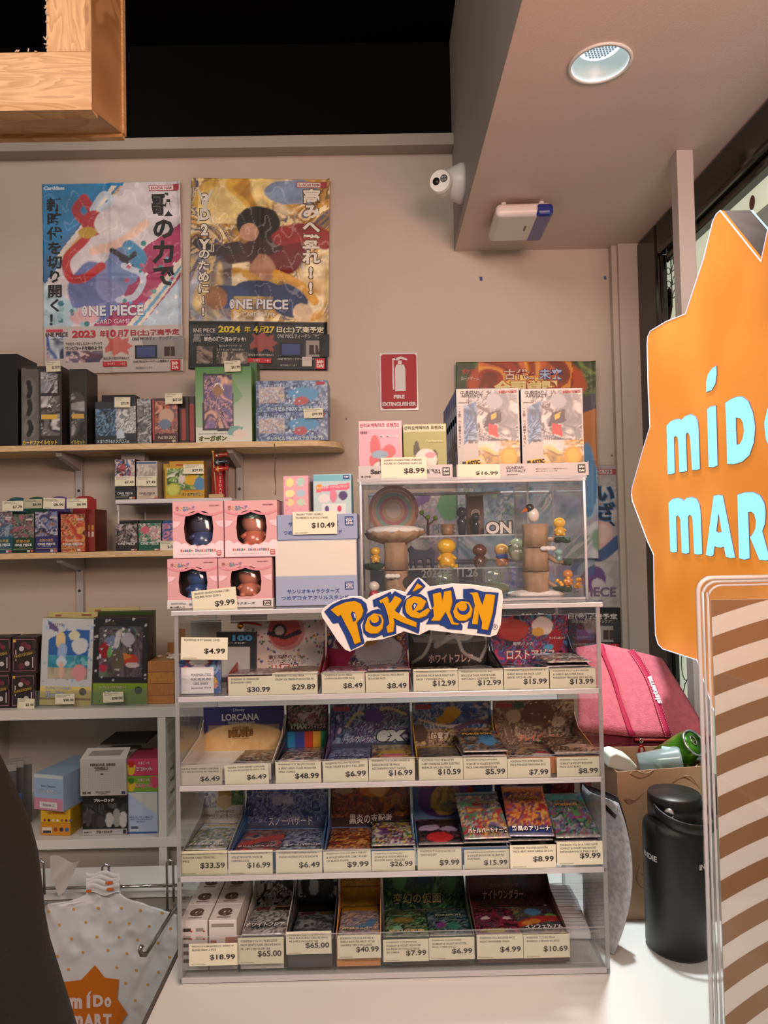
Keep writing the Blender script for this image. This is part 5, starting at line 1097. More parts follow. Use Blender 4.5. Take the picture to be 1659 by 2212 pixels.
# ------------------------------------------------------------------ boxes on the figure case
ZU = UZ1+.0065
w_, hh = 0, 0
o, w, h = carton('figure_box', 'pink window-style carton with a pink figure print, left of the green one', 'toy box', (775, 909, 869, 1012), 1.285, .07, '#c98f9c',
    [('b', '#cf98a6'), ('p', [(0, .86), (1, .86), (1, 1), (0, 1)], '#c0b4b8'), ('e', .37, .56, .12, .2, '#b85c60', .3), ('e', .7, .48, .16, .11, '#b85c60', .3), ('e', .5, .32, .27, .2, '#b85c60', .1), ('e', .5, .16, .2, .14, '#d0c8c4', .1), ('e', .48, .42, .2, .07, '#7c98ac', .2)],
    [('산리오캐릭터즈 프렌즈2', .48, .925, .9, .07, '#a83c54'), ('My Melody', .7, .73, .44, .06, '#e0ccd0', {'shear': .2}), ('부분결합식 블록 포함', .12, .8, .16, .05, '#3c3438')], z0=ZU)
carton('figure_box', 'olive green carton with a white figure print, right of the pink one', 'toy box', (871, 915, 965, 1012), 1.285, .07, '#6c7444',
    [('b', '#8c9054'), ('p', [(0, .86), (1, .86), (1, 1), (0, 1)], '#b4b69c'), ('e', .3, .52, .07, .17, '#3c3430', .1), ('e', .72, .35, .08, .17, '#3c3430', .1), ('e', .52, .34, .26, .2, '#c8c4bc', .1), ('e', .62, .42, .12, .06, '#c8848c', .1)],
    [('산리오캐릭터즈 프렌즈2', .48, .925, .9, .07, '#4c5c20'), ('Pochacco', .7, .68, .38, .06, '#b8bc8c', {'shear': .2})], z0=ZU)
ft, w, h = carton('display_tray', 'white card tray in front of the pink and green figure boxes', 'display tray', (774, 1005, 978, 1035), 1.2785, .0015, '#b4b0af', None,
    [('San', .19, .55, .12, .36, '#2c2a2a', {'bold': .04}), ('●12개입', .08, .18, .1, .16, '#2c2a2a'), ('캐릭터즈 프렌즈2', .7, .5, .34, .34, '#2c2a2a'), ('#', .93, .48, .075, .62, '#1c1c1e'), ('BAN', .93, .62, .055, .2, '#d8d4d0', {'bold': .05}), ('DAI', .93, .34, .055, .2, '#d8d4d0', {'bold': .05})], z0=ZU)
price((823, 988, 922, 1036), 1.2765, '$8.99', ['SANRIO/ CHARACTERS UNBLIND', 'FIGURE W/ CHEWING GUM 1.50'], 'below the pink and green figure boxes')
ROBOT = [('b', '#a8a4a0'), ('n', ['#6c7074', '#a0a0a0', '#3c4044', '#b0aeaa'], 3.2, 201, (.16, .38, .98, .98), 2), ('p', [(.1, .35), (.3, .5), (.32, .86), (.12, .8)], '#4c6c8c'), ('n', ['#3c5c80', '#8ca4b8', '#24344c'], 3, 203, (.1, .4, .32, .82), 2, .7), ('p', [(.42, .55), (.72, .62), (.7, .76), (.5, .72)], '#34303a'), ('p', [(.5, .48), (.66, .44), (.64, .58), (.5, .6)], '#a8302c'), ('p', [(.55, .7), (.64, .73), (.62, .66), (.54, .64)], '#c8942c'),
    ('e', .6, .85, .13, .09, '#8c9096', .6), ('r', [(.35, .8), (.5, .74)], .02, '#5c5450'), ('n', ['#a88434', '#6c5424', '#d0b060', '#c0bcb8'], 4, 205, (.34, .02, 1, .40), 2, .85), ('e', .82, .22, .14, .11, '#b88c34', .1), ('e', .82, .22, .10, .08, '#c89c44', .1), ('p', [(.02, .0), (.4, .0), (.42, .14), (.3, .2), (.1, .18), (.0, .12)], '#c8a024'), ('p', [(0, 0), (.1, 0), (.1, .9), (0, .9)], '#a4a29f')]
def kit_box(px0, px1, k, col, label):
    Yk = 1.288+k*.036
    o, w, h = carton('kit_box', label, 'toy box', (px0, 838, px1, 1027), 1.285, .033, '#2c3858' if k == 0 else '#5a6884', ROBOT if k == 0 else [('b', '#a8a8ac')],
        [('GUNDAM', .22, .955, .3, .035, '#3c3c40', {'bold': 0.}), ('ARTIFACT', .25, .915, .34, .035, '#3c3c40', {'bold': 0.}), ('BANDAI NAMCO', .82, .955, .28, .03, '#b03c40', {'bold': .02}), ('phase12', .12, .84, .16, .018, '#5c5c60'), ('“工藝”へと昇華するMS。', .05, .56, .045, .45, '#3c3838', {'vert': True, 'bold': 0.}), ('PLASTIC', .22, .16, .28, .045, '#2c2414', {'bold': .05, 'rot': .1}), ('MINI KIT', .24, .095, .36, .055, '#2c2414', {'bold': .05, 'rot': .1})] if k == 0 else None, z0=ZU+.001)
    o.location.y = Yk
    # spine print facing the viewer's side
    g = G(); L_ = -w/2-.0004
    for (a_, b_, c_) in ((.86, .98, '#3c5c94'), (.40, .8, '#8c98b0'), (.62, .7, '#d0c45c'), (.05, .3, '#8c98b0')):
        g.add([(L_, .004, h*a_), (L_, .029, h*a_), (L_, .029, h*b_), (L_, .004, h*b_)], [(0, 1, 2, 3)], lin(c_))
    g.build('spine_print', PRINT, o)
for k in range(6, -1, -1):
    nth = ('front', 'second', 'third', 'fourth', 'fifth', 'sixth', 'rearmost')[k]
    kit_box(987, 1124, k, 0, f'white and blue robot kit box, {nth} of the left row on the clear case')
kit_box(1127, 1262, 0, 0, 'white and blue robot kit box, front of the right row beside the wall poster')
kt, w, h = carton('display_tray', 'white card tray along the foot of the robot kit boxes', 'display tray', (986, 1001, 1272, 1032), 1.281, .0015, '#aeabab', None,
    [('GUNDAM', .44, .68, .13, .2, '#4c4c50', {'bold': 0.}), ('ARTIFACT', .45, .42, .15, .2, '#4c4c50', {'bold': 0.}), ('phase12', .42, .14, .08, .1, '#4c4c50'), ('●単体ではMSデザインです●対象年齢15才以上', .72, .55, .24, .1, '#5c5c60', {'bold': 0.}), ('●彩色済み ガム1個', .68, .38, .16, .08, '#5c5c60', {'bold': 0.}), ('#', .945, .52, .056, .62, '#1c1c1e'), ('BAN', .945, .66, .04, .2, '#d8d4d0', {'bold': .05}), ('DAI', .945, .38, .04, .2, '#d8d4d0', {'bold': .05})], z0=ZU)
G().box(-w/2, -w/2+.001, .0015, .22, 0, h, lin('#b8b6b6')).box(w/2-.001, w/2, .0015, .1, 0, h*1.1, lin('#b8b6b6')).build('tray_side', PRINT, kt)
price((988, 1003, 1080, 1034), 1.279, '$16.99', [''], 'below the left robot kit box', rot=.02)

# ================================================================== WALL: posters and signs
OP_LOW = lambda paper, ink, d1, d2: None
def poster(name_label, box, rot, spec, texts, px, z=0., seed=1, ratio=None):
    x0, y0, x1, y1 = box; c = P((x0+x1)/2, (y0+y1)/2, YW)
    w = P(x1, (y0+y1)/2, YW).x-P(x0, (y0+y1)/2, YW).x; h = P((x0+x1)/2, y0, YW).z-P((x0+x1)/2, y1, YW).z
    def disp(U, V):
        fold = .004*np.exp(-((U-.5)/.02)**2)+.004*np.exp(-((V-.5)/.015)**2)+.003*np.exp(-((V-.25)/.015)**2)
        wav = .006*(fbm(U*3, V*4, 300+seed)-.5)+.012*((U > .97)*(U-.97)/.03)*(vnoise(V*3, V*0, 5))
        return -(fold*.9+wav)
    o = sheet_print('poster', -w/2, w/2, -h/2, h/2, spec, None, y=0, px=px, m=vmat('poster_print', .5), disp=disp)
    o.location = (c.x, YW-.008-z, c.z); o.rotation_euler = (0, rot, 0)
    s = o.modifiers.new('thickness', 'SOLIDIFY'); s.thickness = .0006; s.offset = 1
    tag(o, name_label, 'poster', 'trading card posters on the back wall')
    g = G()
    def on(p):
        u, v = np.array(p[0]/w+.5), np.array(p[2]/h+.5)
        return (p[0], p[1]+float(disp(u, v)), p[2])
    for i, t in enumerate(texts):
        s_, u, v, tw, th, col = t[:6]; k = dict(t[6]) if len(t) > 6 else {}
        yy = -.0012-.00012*i
        if s_ == '#':
            x, zz, a, b = (u-.5)*w, (v-.5)*h, tw*w/2, th*h/2; n = 4
            for q in range(n):
                xa, xb = x-a+2*a*q/n, x-a+2*a*(q+1)/n
                g.add([on(pt_) for pt_ in ((xa, yy, zz-b), (xb, yy, zz-b), (xb, yy, zz+b), (xa, yy, zz+b))], [(0, 1, 2, 3)], lin(col))
        elif k.pop('vert', False): vletter(g, s_, (u-.5)*w, (v+th/2-.5)*h, tw*w, th*h, col, y=yy, fn=on, **k)
        else: letter(g, s_, (u-.5)*w, (v-.5)*h, tw*w if tw else None, th*h, col, y=yy, fn=on, **k)
    g.build('lettering', PAPER, o)
    return o
def one_piece(u, v, w, h, col, sub=True, ol=None):
    k = {'bold': .03}
    if ol: k['ol'] = ol; k['olw'] = .03
    t = [('O', u-w*.46, v, w*.085, h, col, dict(k)), ('×', u-w*.46, v, w*.05, h*.5, col, {'bold': .05}), ('NE PIECE', u+w*.055, v, w*.89, h, col, dict(k))]
    if sub: t.append(('CARD GAME', u, v-h*1.05, w*.56, h*.42, col, {'bold': 0.}))
    return t
def small_print(ink, acc):
    return [('#', .86, .125, .30, .115, '#8c8c8c' if ink == '#2c2a2c' else '#2c2c30'), ('ONE PIECE ティーチングアプリ', .80, .175, .33, .022, ink), ('#', .735, .105, .16, .07, '#1c2434'), ('#', .735, .105, .13, .055, '#3c4c7c'), ('#', .905, .11, .13, .085, '#8f8c88'), ('#', .885, .105, .04, .05, '#3c2c2c'), ('#', .93, .105, .04, .05, '#3c2c2c'),
            ('ONE PIECEカードゲーム情報をチェック!', .8, .055, .32, .014, ink), ('自分に合った遊び方で始めよう', .52, .075, .18, .014, ink), ('#', .51, .045, .17, .026, '#b8303a'), ('今すぐダウンロード!', .51, .045, .14, .014, '#e0dcd8'), ('#', .945, .032, .068, .055, '#b8202c'), ('BAN', .945, .042, .05, .018, '#e4dcd8', {'bold': .05}), ('DAI', .945, .021, .05, .018, '#e4dcd8', {'bold': .05}),
            ('株式会社バンダイ', .72, .022, .12, .012, ink, {'bold': 0.})]
sb = [('p', [(.44, .13), (.47, .16), (.45, .19), (.5, .175), (.54, .2), (.56, .17), (.61, .185), (.6, .155), (.64, .14), (.6, .12), (.61, .09), (.55, .11), (.5, .085), (.49, .115), (.44, .105)], '#b85c54')]
poster('tall wall poster in blue, white and magenta with a red ribbon, left of two', (96, 396, 395, 806), -.004,
    [('b', '#c9c6cc'), ('p', [(0, 1), (.6, 1), (.28, .72), (0, .46)], '#1f7ab0'), ('p', [(0, .46), (0, .60), (.28, .80), (.28, .72)], '#3a6c9c'), ('p', [(1, .78), (.74, .66), (.56, .5), (.36, .245), (1, .245)], '#9a2a5c'), ('p', [(0, .48), (.3, .32), (.2, .245), (0, .245)], '#a8c4d4'),
     ('p', [(.60, .245), (1, .60), (1, .52), (.70, .245)], '#d0c8bc'), ('p', [(.64, .245), (1, .56), (1, .54), (.67, .245)], '#5c9cc0'), ('p', [(.70, .245), (1, .5), (1, .245)], '#a8bccc'),
     ('p', [(.1, .62), (.5, .98), (.54, .98), (.12, .58)], '#d8d0c8'), ('p', [(.14, .62), (.56, .98), (.575, .98), (.15, .60)], '#c8a46c'),
     ('e', .38, .42, .2, .16, '#5c68a0', 1), ('e', .5, .48, .12, .12, '#7c84b4', 1), ('e', .58, .56, .12, .1, '#6c80b0', 1), ('e', .3, .3, .12, .05, '#c8a0a8', 1),
     ('r', [(.3, .92), (.24, .86), (.3, .8), (.36, .84), (.3, .92)], .022, '#a8242c'), ('r', [(.36, .86), (.44, .94), (.5, .9), (.42, .86)], .016, '#b8c8d8'),
     ('r', [(.35, .76), (.3, .7), (.17, .6), (.2, .5), (.3, .5), (.42, .56)], .022, '#b0282c'), ('e', .36, .78, .09, .07, '#a82c34', .6), ('e', .46, .78, .09, .07, '#cfc8cc', .6), ('e', .32, .735, .07, .03, '#b8942c', .3),
     ('r', [(.36, .64), (.55, .68), (.74, .78)], .022, '#d8b8a8'), ('r', [(.62, .66), (.7, .6), (.66, .55)], .035, '#3c84b0'), ('r', [(.5, .64), (.6, .6), (.66, .62)], .014, '#1c1c2c'), ('r', [(.56, .6), (.66, .54)], .012, '#1c1c2c'),
     ('r', [(.58, .56), (.72, .5), (.66, .4), (.54, .38)], .016, '#b4c0d4'), ('d', 26, .010, ['#2c7c7c', '#b04c6c', '#3c8cb8', '#d8d0d4'], 21, (.55, .3, .98, .68)), ('d', 16, .012, ['#2c6c7c', '#8cb4bc'], 22, (0, .25, .4, .4)),
     ('t', .245, .38), ('p', [(0, 0), (1, 0), (1, .245), (0, .245)], '#b9b4b0'), ('p', [(.02, .1), (.14, .1), (.14, .2), (.02, .2)], '#6c84b0'), ('n', ['#3c5c9c', '#c89cac', '#2c3454', '#b8c8d8'], 5, 207, (.02, .08, .14, .2), 2)]+sb+[('n', ['#3c4464', '#c8b8bc', '#5c3c4c'], 6, 209, (.16, .055, .42, .12), 2)],
    [('Carddass', .085, .976, .15, .02, '#c4d4e0', {'bold': .05}), ('#', .88, .965, .22, .032, '#9c3840'), ('#', .88, .965, .21, .024, '#d8d2d4'), ('BANDAI NAMCO', .88, .965, .19, .017, '#8c2c34', {'bold': .02}),
     ('新時代を切り開く！', .085, .585, .105, .68, '#16161c', {'vert': True, 'bold': .03}), ('歌の力で', .87, .69, .155, .50, '#16161c', {'vert': True, 'bold': .04}),
     ('#', .08, .225, .12, .014, '#b83c54')]+one_piece(.5, .325, .44, .055, '#d2d4d8', ol='#3c5c94')+one_piece(.095, .205, .16, .022, '#3c3840')+
    [('2023', .29, .205, .17, .038, '#b0243c', {'bold': .04}), ('年', .425, .205, .045, .034, '#b0243c'), ('10', .487, .205, .07, .038, '#b0243c', {'bold': .04}), ('月', .55, .205, .04, .034, '#b0243c'), ('7', .595, .205, .035, .038, '#b0243c', {'bold': .04}), ('日(土)発売予定', .80, .205, .35, .036, '#9c2c3c', {'bold': .03}),
     ('ウタをテーマにしたスタートデッキで', .29, .155, .26, .017, '#2c2a2c'), ('ワンピカードを始めよう!!', .29, .132, .26, .022, '#2c2a2c', {'bold': .03})]+small_print('#2c2a2c', 0), 132, seed=1)
poster('tall wall poster in gold, red and navy swirls with a black foot', (412, 388, 711, 799), .028,
    [('n', ['#b88a34', '#6c4c2c', '#d8c08c', '#3c4468', '#8c6a34', '#e0d0a8'], 2.3, 211), ('e', .3, .9, .28, .12, '#d0a83c', 1), ('n', ['#d8b044', '#f0dc98', '#a87420'], 3, 213, (.05, .76, .6, 1), 2, .75), ('e', .72, .93, .2, .07, '#7c90ac', 1), ('n', ['#3c4c84', '#8c98b4', '#c8b070', '#2c3454'], 2.4, 215, (0, .24, .3, .6), 2, .8),
     ('e', .62, .62, .22, .12, '#6c1c20', 1), ('r', [(.3, .6), (.45, .62), (.6, .66)], .05, '#3c1c20'), ('r', [(.65, .7), (.85, .72), (.97, .68)], .05, '#8c2824'), ('e', .47, .76, .16, .09, '#191416', 1), ('e', .42, .71, .07, .05, '#b88c70', .6), ('r', [(.06, .66), (.16, .62), (.34, .64)], .03, '#2c2024'),
     ('e', .52, .5, .1, .1, '#a87c60', 1), ('r', [(.4, .5), (.55, .44), (.62, .47)], .02, '#c89c3c'), ('e', .5, .38, .22, .09, '#24345c', 1), ('e', .72, .36, .14, .1, '#24345c', 1), ('e', .28, .38, .16, .06, '#2c4070', 1), ('e', .19, .37, .08, .06, '#8c5c34', .6), ('e', .82, .29, .07, .05, '#c8b090', 1), ('r', [(.62, .5), (.8, .44), (.9, .36)], .022, '#c89434'), ('n', ['#c8a858', '#e0d8c8', '#8c7448'], 3, 217, (.32, .235, .6, .38), 2, .7),
     ('t', .25, .5), ('p', [(0, 0), (1, 0), (1, .25), (0, .25)], '#121418')]+[('p', [(.44, .13), (.47, .16), (.45, .19), (.5, .175), (.54, .2), (.56, .17), (.61, .185), (.6, .155), (.64, .14), (.6, .12), (.61, .09), (.55, .11), (.5, .085), (.49, .115), (.44, .105)], '#8c4038')]+[('n', ['#3c3c40', '#8c8478', '#241c1c', '#a89080'], 5, 219, (.06, .03, .17, .12), 2), ('n', ['#5c5450', '#b0a898', '#2c2424'], 6, 221, (.2, .03, .42, .09), 2)],
    [('#', .87, .97, .22, .032, '#9c3840'), ('#', .87, .97, .21, .024, '#d8d2c4'), ('BANDAI NAMCO', .87, .97, .19, .017, '#8c2c34', {'bold': .02}),
     ('『', .035, .925, .04, .05, '#d0cabc', {'bold': .0}), ('3D2Y', .10, .77, .095, .32, '#d8d2c6', {'vert': True, 'bold': .05, 'ol': '#2c2420'}), ('X', .10, .85, .12, .17, '#c8c4bc', {'bold': -.01}), ('』', .15, .63, .04, .04, '#d0cabc'), ('やくそく', .17, .77, .022, .12, '#d0cabc', {'vert': True, 'bold': 0.}), ('のために!!', .10, .45, .085, .36, '#d8d2c6', {'vert': True, 'bold': .03, 'ol': '#2c2420'}),
     ('高みへ登れ!!', .87, .67, .12, .56, '#dcd6c8', {'vert': True, 'bold': .04, 'ol': '#5c4420'})]+one_piece(.5, .34, .42, .052, '#cfd0d2', ol='#2c3454')+one_piece(.11, .2, .16, .022, '#b4b0ac')+
    [('2024', .29, .207, .16, .036, '#c8b83c', {'bold': .04}), ('年', .42, .207, .045, .034, '#c8b83c'), ('4', .48, .207, .035, .036, '#c8b83c', {'bold': .04}), ('月', .525, .207, .04, .034, '#c8b83c'), ('27', .58, .207, .07, .036, '#c8b83c', {'bold': .04}), ('日(土)発売予定', .80, .207, .34, .036, '#d4d0b4', {'bold': .03}),
     ('黒', .06, .16, .06, .045, '#8c8c90'), ('単色の構築済みデッキ!', .26, .155, .3, .026, '#c8c6c0', {'bold': .03}), ('自分のキャラクターの', .3, .12, .16, .014, '#a8a6a0'), ('コストを上げて有利に戦え!!', .3, .1, .2, .014, '#a8a6a0'), ('#', .85, .045, .07, .055, '#c8c0bc')]+small_print('#b8b6b0', 0), 132, seed=2)
poster('tall wall poster of orange fire and green leaves behind the robot kit boxes', (985, 785, 1283, 1206), .012,
    [('n', ['#4a5c2c', '#2c3c1c', '#6c7c44', '#3c4424'], 4, 223), ('e', .5, .9, .42, .14, '#a8481c', 1), ('n', ['#c8642c', '#e09c3c', '#8c2c18', '#5c2414'], 2.6, 225, (.16, .72, .84, 1), 2, .8), ('e', .5, .84, .2, .08, '#e0b85c', 1), ('n', ['#5c7c94', '#8ca0b4', '#8c8a9c', '#b4b4bc', '#6c8c74', '#44586c'], 2.6, 227, (0, 0, 1, .74), 2), ('e', .92, .6, .12, .2, '#a8642c', 1), ('e', .94, .4, .06, .2, '#4c7ca4', 1), ('p', [(0, .7), (.25, .78), (.24, .84), (.02, .8)], '#2c4468'), ('p', [(.8, .78), (1, .84), (1, .76), (.84, .72)], '#3c3448')],  # lower palette paled: haze and gloss of the clear case put into the print
    [('ポケモン', .1, .95, .12, .03, '#b04440', {'bold': .03}), ('カードゲーム', .1, .915, .13, .018, '#c8b8b0'), ('古代', .43, .935, .17, .055, '#c8b8a8', {'ol': '#8c2c1c'}), ('と', .535, .93, .05, .04, '#c8b8a8', {'ol': '#8c2c1c'}), ('未来', .68, .935, .17, .055, '#a8b4cc', {'ol': '#1c2c6c'}), ('全面覚醒', .5, .868, .46, .075, '#d8c88c', {'ol': '#a8401c', 'bold': .05})], 110, z=.022, seed=3)
poster('tall white map-patterned wall poster with blue brush strokes beside the shopfront', (1046, 1003, 1341, 1412), .030,
    [('b', '#b4aeae'), ('n', ['#b4aeae', '#a09898', '#bcb6b4'], 3, 229, None, 1), ('e', .4, .6, .4, .3, '#5c6c9c', 1), ('n', ['#4c5c94', '#8c94b4', '#a87c9c', '#c8b4b8'], 2.6, 231, (.0, .3, .72, .95), 2, .8), ('e', .84, .64, .10, .07, '#c8a09c', .5), ('e', .84, .64, .08, .05, '#d0b4ac', .5), ('r', [(.74, .56), (.84, .52), (.98, .6)], .03, '#3c5080'), ('r', [(.72, .5), (.8, .42), (.9, .38)], .03, '#a8a4ac'), ('e', .8, .4, .09, .08, '#5c3c78', 1), ('e', .84, .36, .05, .04, '#b0a8b0', 1), ('n', ['#3c5c84', '#8c9cac', '#2c3c5c'], 3, 233, (.62, .42, .8, .66), 2, .8),
     ('p', [(0, 0), (1, 0), (1, .25), (0, .25)], '#141519')],
    [('#', .87, .965, .22, .03, '#9c3840'), ('#', .87, .965, .21, .022, '#bcb6b6'), ('BANDAI NAMCO', .87, .965, .19, .016, '#8c2c34', {'bold': .02}), ('いざ', .88, .80, .13, .20, '#1c3048', {'vert': True, 'bold': .05, 'ol': '#4c7cac'}), ('、', .93, .69, .05, .03, '#1c3048')]+one_piece(.74, .33, .44, .05, '#6c5470')+
    [('2024年11月29日(金)発売予定', .62, .2, .7, .036, '#c8c6c0', {'bold': .03})]+small_print('#a8a6a0', 0), 110, seed=4)
poster('wall poster seen through the clear figure case, pink and grey with navy date panel', (800, 1062, 1044, 1400), .0,
    [('n', ['#a89098', '#7c8ca4', '#b8a8a8', '#8c6c80', '#c0b8b4'], 2.6, 235), ('r', [(.1, .95), (.3, .9), (.5, .96)], .03, '#6c4c8c'), ('e', .7, .9, .1, .1, '#4c8c5c', 1), ('p', [(0, 0), (1, 0), (1, .55), (0, .55)], '#2c3444')],
    [('の立場', .38, .9, .06, .14, '#2c2430', {'vert': True}), ('ONE PIECE', .56, .76, .4, .06, '#6c7484', {'bold': .02}), ('2024年 11.26', .7, .48, .5, .07, '#b4b4b8', {'bold': .03})], 80, seed=5)
# fire extinguisher sign
a_, b_ = P(820, 825, YW), P(903, 825, YW); zt_, zb_ = P(861, 762, YW).z, P(861, 887, YW).z; w, h = b_.x-a_.x, zt_-zb_
o = G().box(-w/2, w/2, 0, .002, 0, h, lin('#c9c5c2')).build('fire_sign', GLOSS, loc=((a_.x+b_.x)/2, YW-.003, zb_), rot=(0, .004, 0), bevel=.004, seg=3)
tag(o, 'red and white fire extinguisher sign on the back wall', 'sign')
g = G(); hw = w*.46
g.flat([(-hw+.006, .006), (hw-.006, .006), (hw, .012), (hw, h-.012), (hw-.006, h-.006), (-hw+.006, h-.006), (-hw, h-.012), (-hw, .012)], -.0015, lin('#9a1524'))
def sg_(pts): return [((x-.5)*w, y*h) for x, y in pts]
wc = lin('#c9c5c4')
g.flat(sg_([(.40, .33), (.67, .33), (.67, .72), (.63, .79), (.44, .79), (.40, .72)]), -.0019, wc)
g.flat(sg_([(.48, .80), (.58, .80), (.58, .86), (.48, .86)]), -.0019, wc)
g.flat(sg_([(.44, .86), (.56, .885), (.72, .86), (.72, .89), (.56, .93), (.40, .90)]), -.0019, wc)
g.flat(sg_([(.34, .36), (.38, .36), (.37, .86), (.44, .88), (.43, .91), (.34, .90), (.33, .5)]), -.0019, wc)
letter(g, 'FIRE', 0, h*.235, w*.28, h*.065, '#c9c5c4', y=-.0019, bold=.05); letter(g, 'EXTINGUISHER', 0, h*.11, w*.88, h*.07, '#c9c5c4', y=-.0019, bold=.05)
g.build('sign_print', PAPER, o)

# ================================================================== WALL SHELVES (left)
YSF = 2.20
BEECH = pine('beech_shelf', 'x', '#cdb48a', '#bfa274')
BRK = mat('bracket_white', '#a9a7a5', .45)
s1t, s1b = P(350, 957, YSF).z, P(350, 969, YSF).z
xe = P(738, 966, YSF).x
def shelf_board(x0, x1, zt, th, rnd, name, label):
    pts = [(x0, YSF), (x1-rnd, YSF)]+[(x1-rnd+rnd*math.sin(a), YSF+(YW-YSF)*.5*(1-math.cos(a))) for a in [math.pi/2*k/8 for k in range(1, 9)]]+[(x1, YW-.002), (x0, YW-.002)] if rnd else [(x0, YSF), (x1, YSF), (x1, YW-.002), (x0, YW-.002)]
    n = len(pts); g = G()
    g.add([(x, y, zt-th) for x, y in pts]+[(x, y, zt) for x, y in pts], [tuple(range(n-1, -1, -1)), tuple(range(n, 2*n))]+[(i, (i+1) % n, (i+1) % n+n, i+n) for i in range(n)])
    return tag(g.build(name, BEECH, bevel=.001), label, 'shelf')
shelf_board(-1.6, xe, s1t, .018, .12, 'wall_shelf', 'long beech wall shelf with a rounded end below the posters')
s2t = P(200, 1192, YSF).z
shelf_board(-1.6, -.30, s2t, .018, 0, 'wall_shelf', 'lower beech wall shelf ending behind the pink doll boxes')
for (px, lab) in ((170, 'white slotted steel upright with shelf brackets, left of two'), (517, 'white slotted steel upright with shelf brackets under the shelf end')):
    x = P(px, 1050, YW-.02).x; o = thing('shelf_upright', lab, 'bracket', (x, YW, 1.0))
    zt = P(px, 985, YW-.02).z-1.0; zlo = P(200, 1531, 2.0).z+.002-1.0
    G().box(-.011, .011, -.020, -.002, zlo, zt).build('rail', BRK, o, bevel=.001)
    for k, py in enumerate((1003, 1060, 1232, 1276) if px < 300 else (1002, 1056)):
        G().lathe([(.005, 0), (.004, -.003)], 12, axis='y').build('screw', mat('screw_steel', '#5c5c5c', .3, 1.), o).location = (0, -.0205, P(px, py, YW-.02).z-1.0)
    for zz in (s1b-.002, s2t-.020):
        if px > 300 and zz < 1.7: continue
        G().add([(-.009, -.02, zz-1), (.009, -.02, zz-1), (.009, -.17, zz-1), (-.009, -.17, zz-1), (-.009, -.02, zz-1.045), (.009, -.02, zz-1.045), (.009, -.165, zz-1.012), (-.009, -.165, zz-1.012)],
            [(0, 1, 2, 3), (7, 6, 5, 4), (0, 4, 5, 1), (1, 5, 6, 2), (2, 6, 7, 3), (3, 7, 4, 0)]).build('bracket_arm', BRK, o)
# hanging string with a nail
p = P(593, 958, YSF-.003); o = thing('pull_cord', 'thin frayed cord hanging down from the shelf edge', 'cord', (p.x, YSF-.004, p.z))
G().tube([(0, 0, 0), (.001, 0, -.05), (-.001, .001, -.09), (.002, 0, -.14), (0, 0, -.16)], [.0012, .001, .0022, .001, .0018], 6, lin('#5c4c40')).build('cord', PAPER, o)
zS = s1t+.0005
def SB_(box, side, spec, texts, label, depth=.10, Y=2.215, z0=None, cat='card box', name='card_box', group='boxed card sets on the wall shelves', **k):
    return carton(name, label, cat, box, Y, depth, side, spec, texts, group, z0=zS if z0 is None else z0, **k)
DARKART = [('b', '#1c1c20'), ('n', ['#2c2c34', '#1c1c20', '#4c4c58', '#141418'], 3, 241)]
SB_((-60, 765, 38, 955), '#0b0b0d', [('b', '#0b0b0d')], None, 'plain black box cut off by the frame edge on the upper shelf', depth=.13)
o, w, h = SB_((46, 791, 133, 957), '#2c2a2c', [('b', '#2a282b'), ('p', [(0, 0), (.43, 0), (.43, .96), (0, .98)], '#5c5a5c'), ('e', .2, .72, .16, .14, '#6c6a6c', .1), ('e', .2, .48, .16, .12, '#6c6a6c', .1), ('e', .2, .22, .16, .12, '#6c6a6c', .1), ('r', [(.18, .62), (.22, .7), (.18, .8)], .03, '#1c1c1e'), ('r', [(.18, .4), (.22, .48), (.2, .56)], .03, '#1c1c1e'), ('r', [(.18, .14), (.24, .22), (.2, .3)], .03, '#1c1c1e'), ('n', ['#7c8494', '#c8ccd4', '#34343c', '#a0a4ac'], 3, 243, (.50, .66, .9, .93), 2), ('n', ['#2c2c30', '#b8b8ba', '#5c5c60'], 3, 245, (.48, .12, .95, .62), 2)],
    [('#', .7, .36, .4, .06, '#c8a43c'), ('カードファイルセット', .46, .04, .86, .06, '#c8b43c', {'bold': .04}), ('★', .7, .5, .2, .06, '#c8c8ca')], 'tall black and grey file set box with a printed card column, upper shelf', depth=.08)
SB_((150, 797, 187, 957), '#262628', [('b', '#242426'), ('n', ['#3c3c40', '#18181a', '#8c8c90'], 3, 247, (.1, .1, .9, .7), 2)], [('#', .5, .38, .7, .06, '#b8943c'), ('イルセット', .5, .04, .8, .055, '#c8b43c')], 'narrow tall black box beside the black and grey file set box', depth=.09, Y=2.222)
SB_((206, 868, 294, 957), '#20242c', [('b', '#1c2430'), ('n', ['#3c5c84', '#1c2838', '#6c8cac', '#141c28'], 3, 249, (0, .2, .5, .85), 2), ('n', ['#8c9098', '#c0c4c8', '#5c6470'], 5, 251, (.5, .25, 1, .9), 3), ('e', .62, .2, .1, .16, '#a8bcc8', .8), ('p', [(0, 0), (1, 0), (1, .14), (0, .14)], '#141820')],
    [('メガハガネ&メタグロスex', .44, .075, .8, .09, '#a8c0d0')], 'black and steel-blue wide box with a pale side pattern, upper shelf')
SB_((220, 853, 292, 957), '#1c2028', None, None, 'black box standing right behind the steel-blue box', depth=.05, Y=2.32)
SB_((296, 861, 327, 957), '#5c6068', [('n', ['#6c7078', '#a8acb0', '#3c4048'], 5, 253)], None, 'narrow black and white patterned box beside the steel-blue box', Y=2.225)
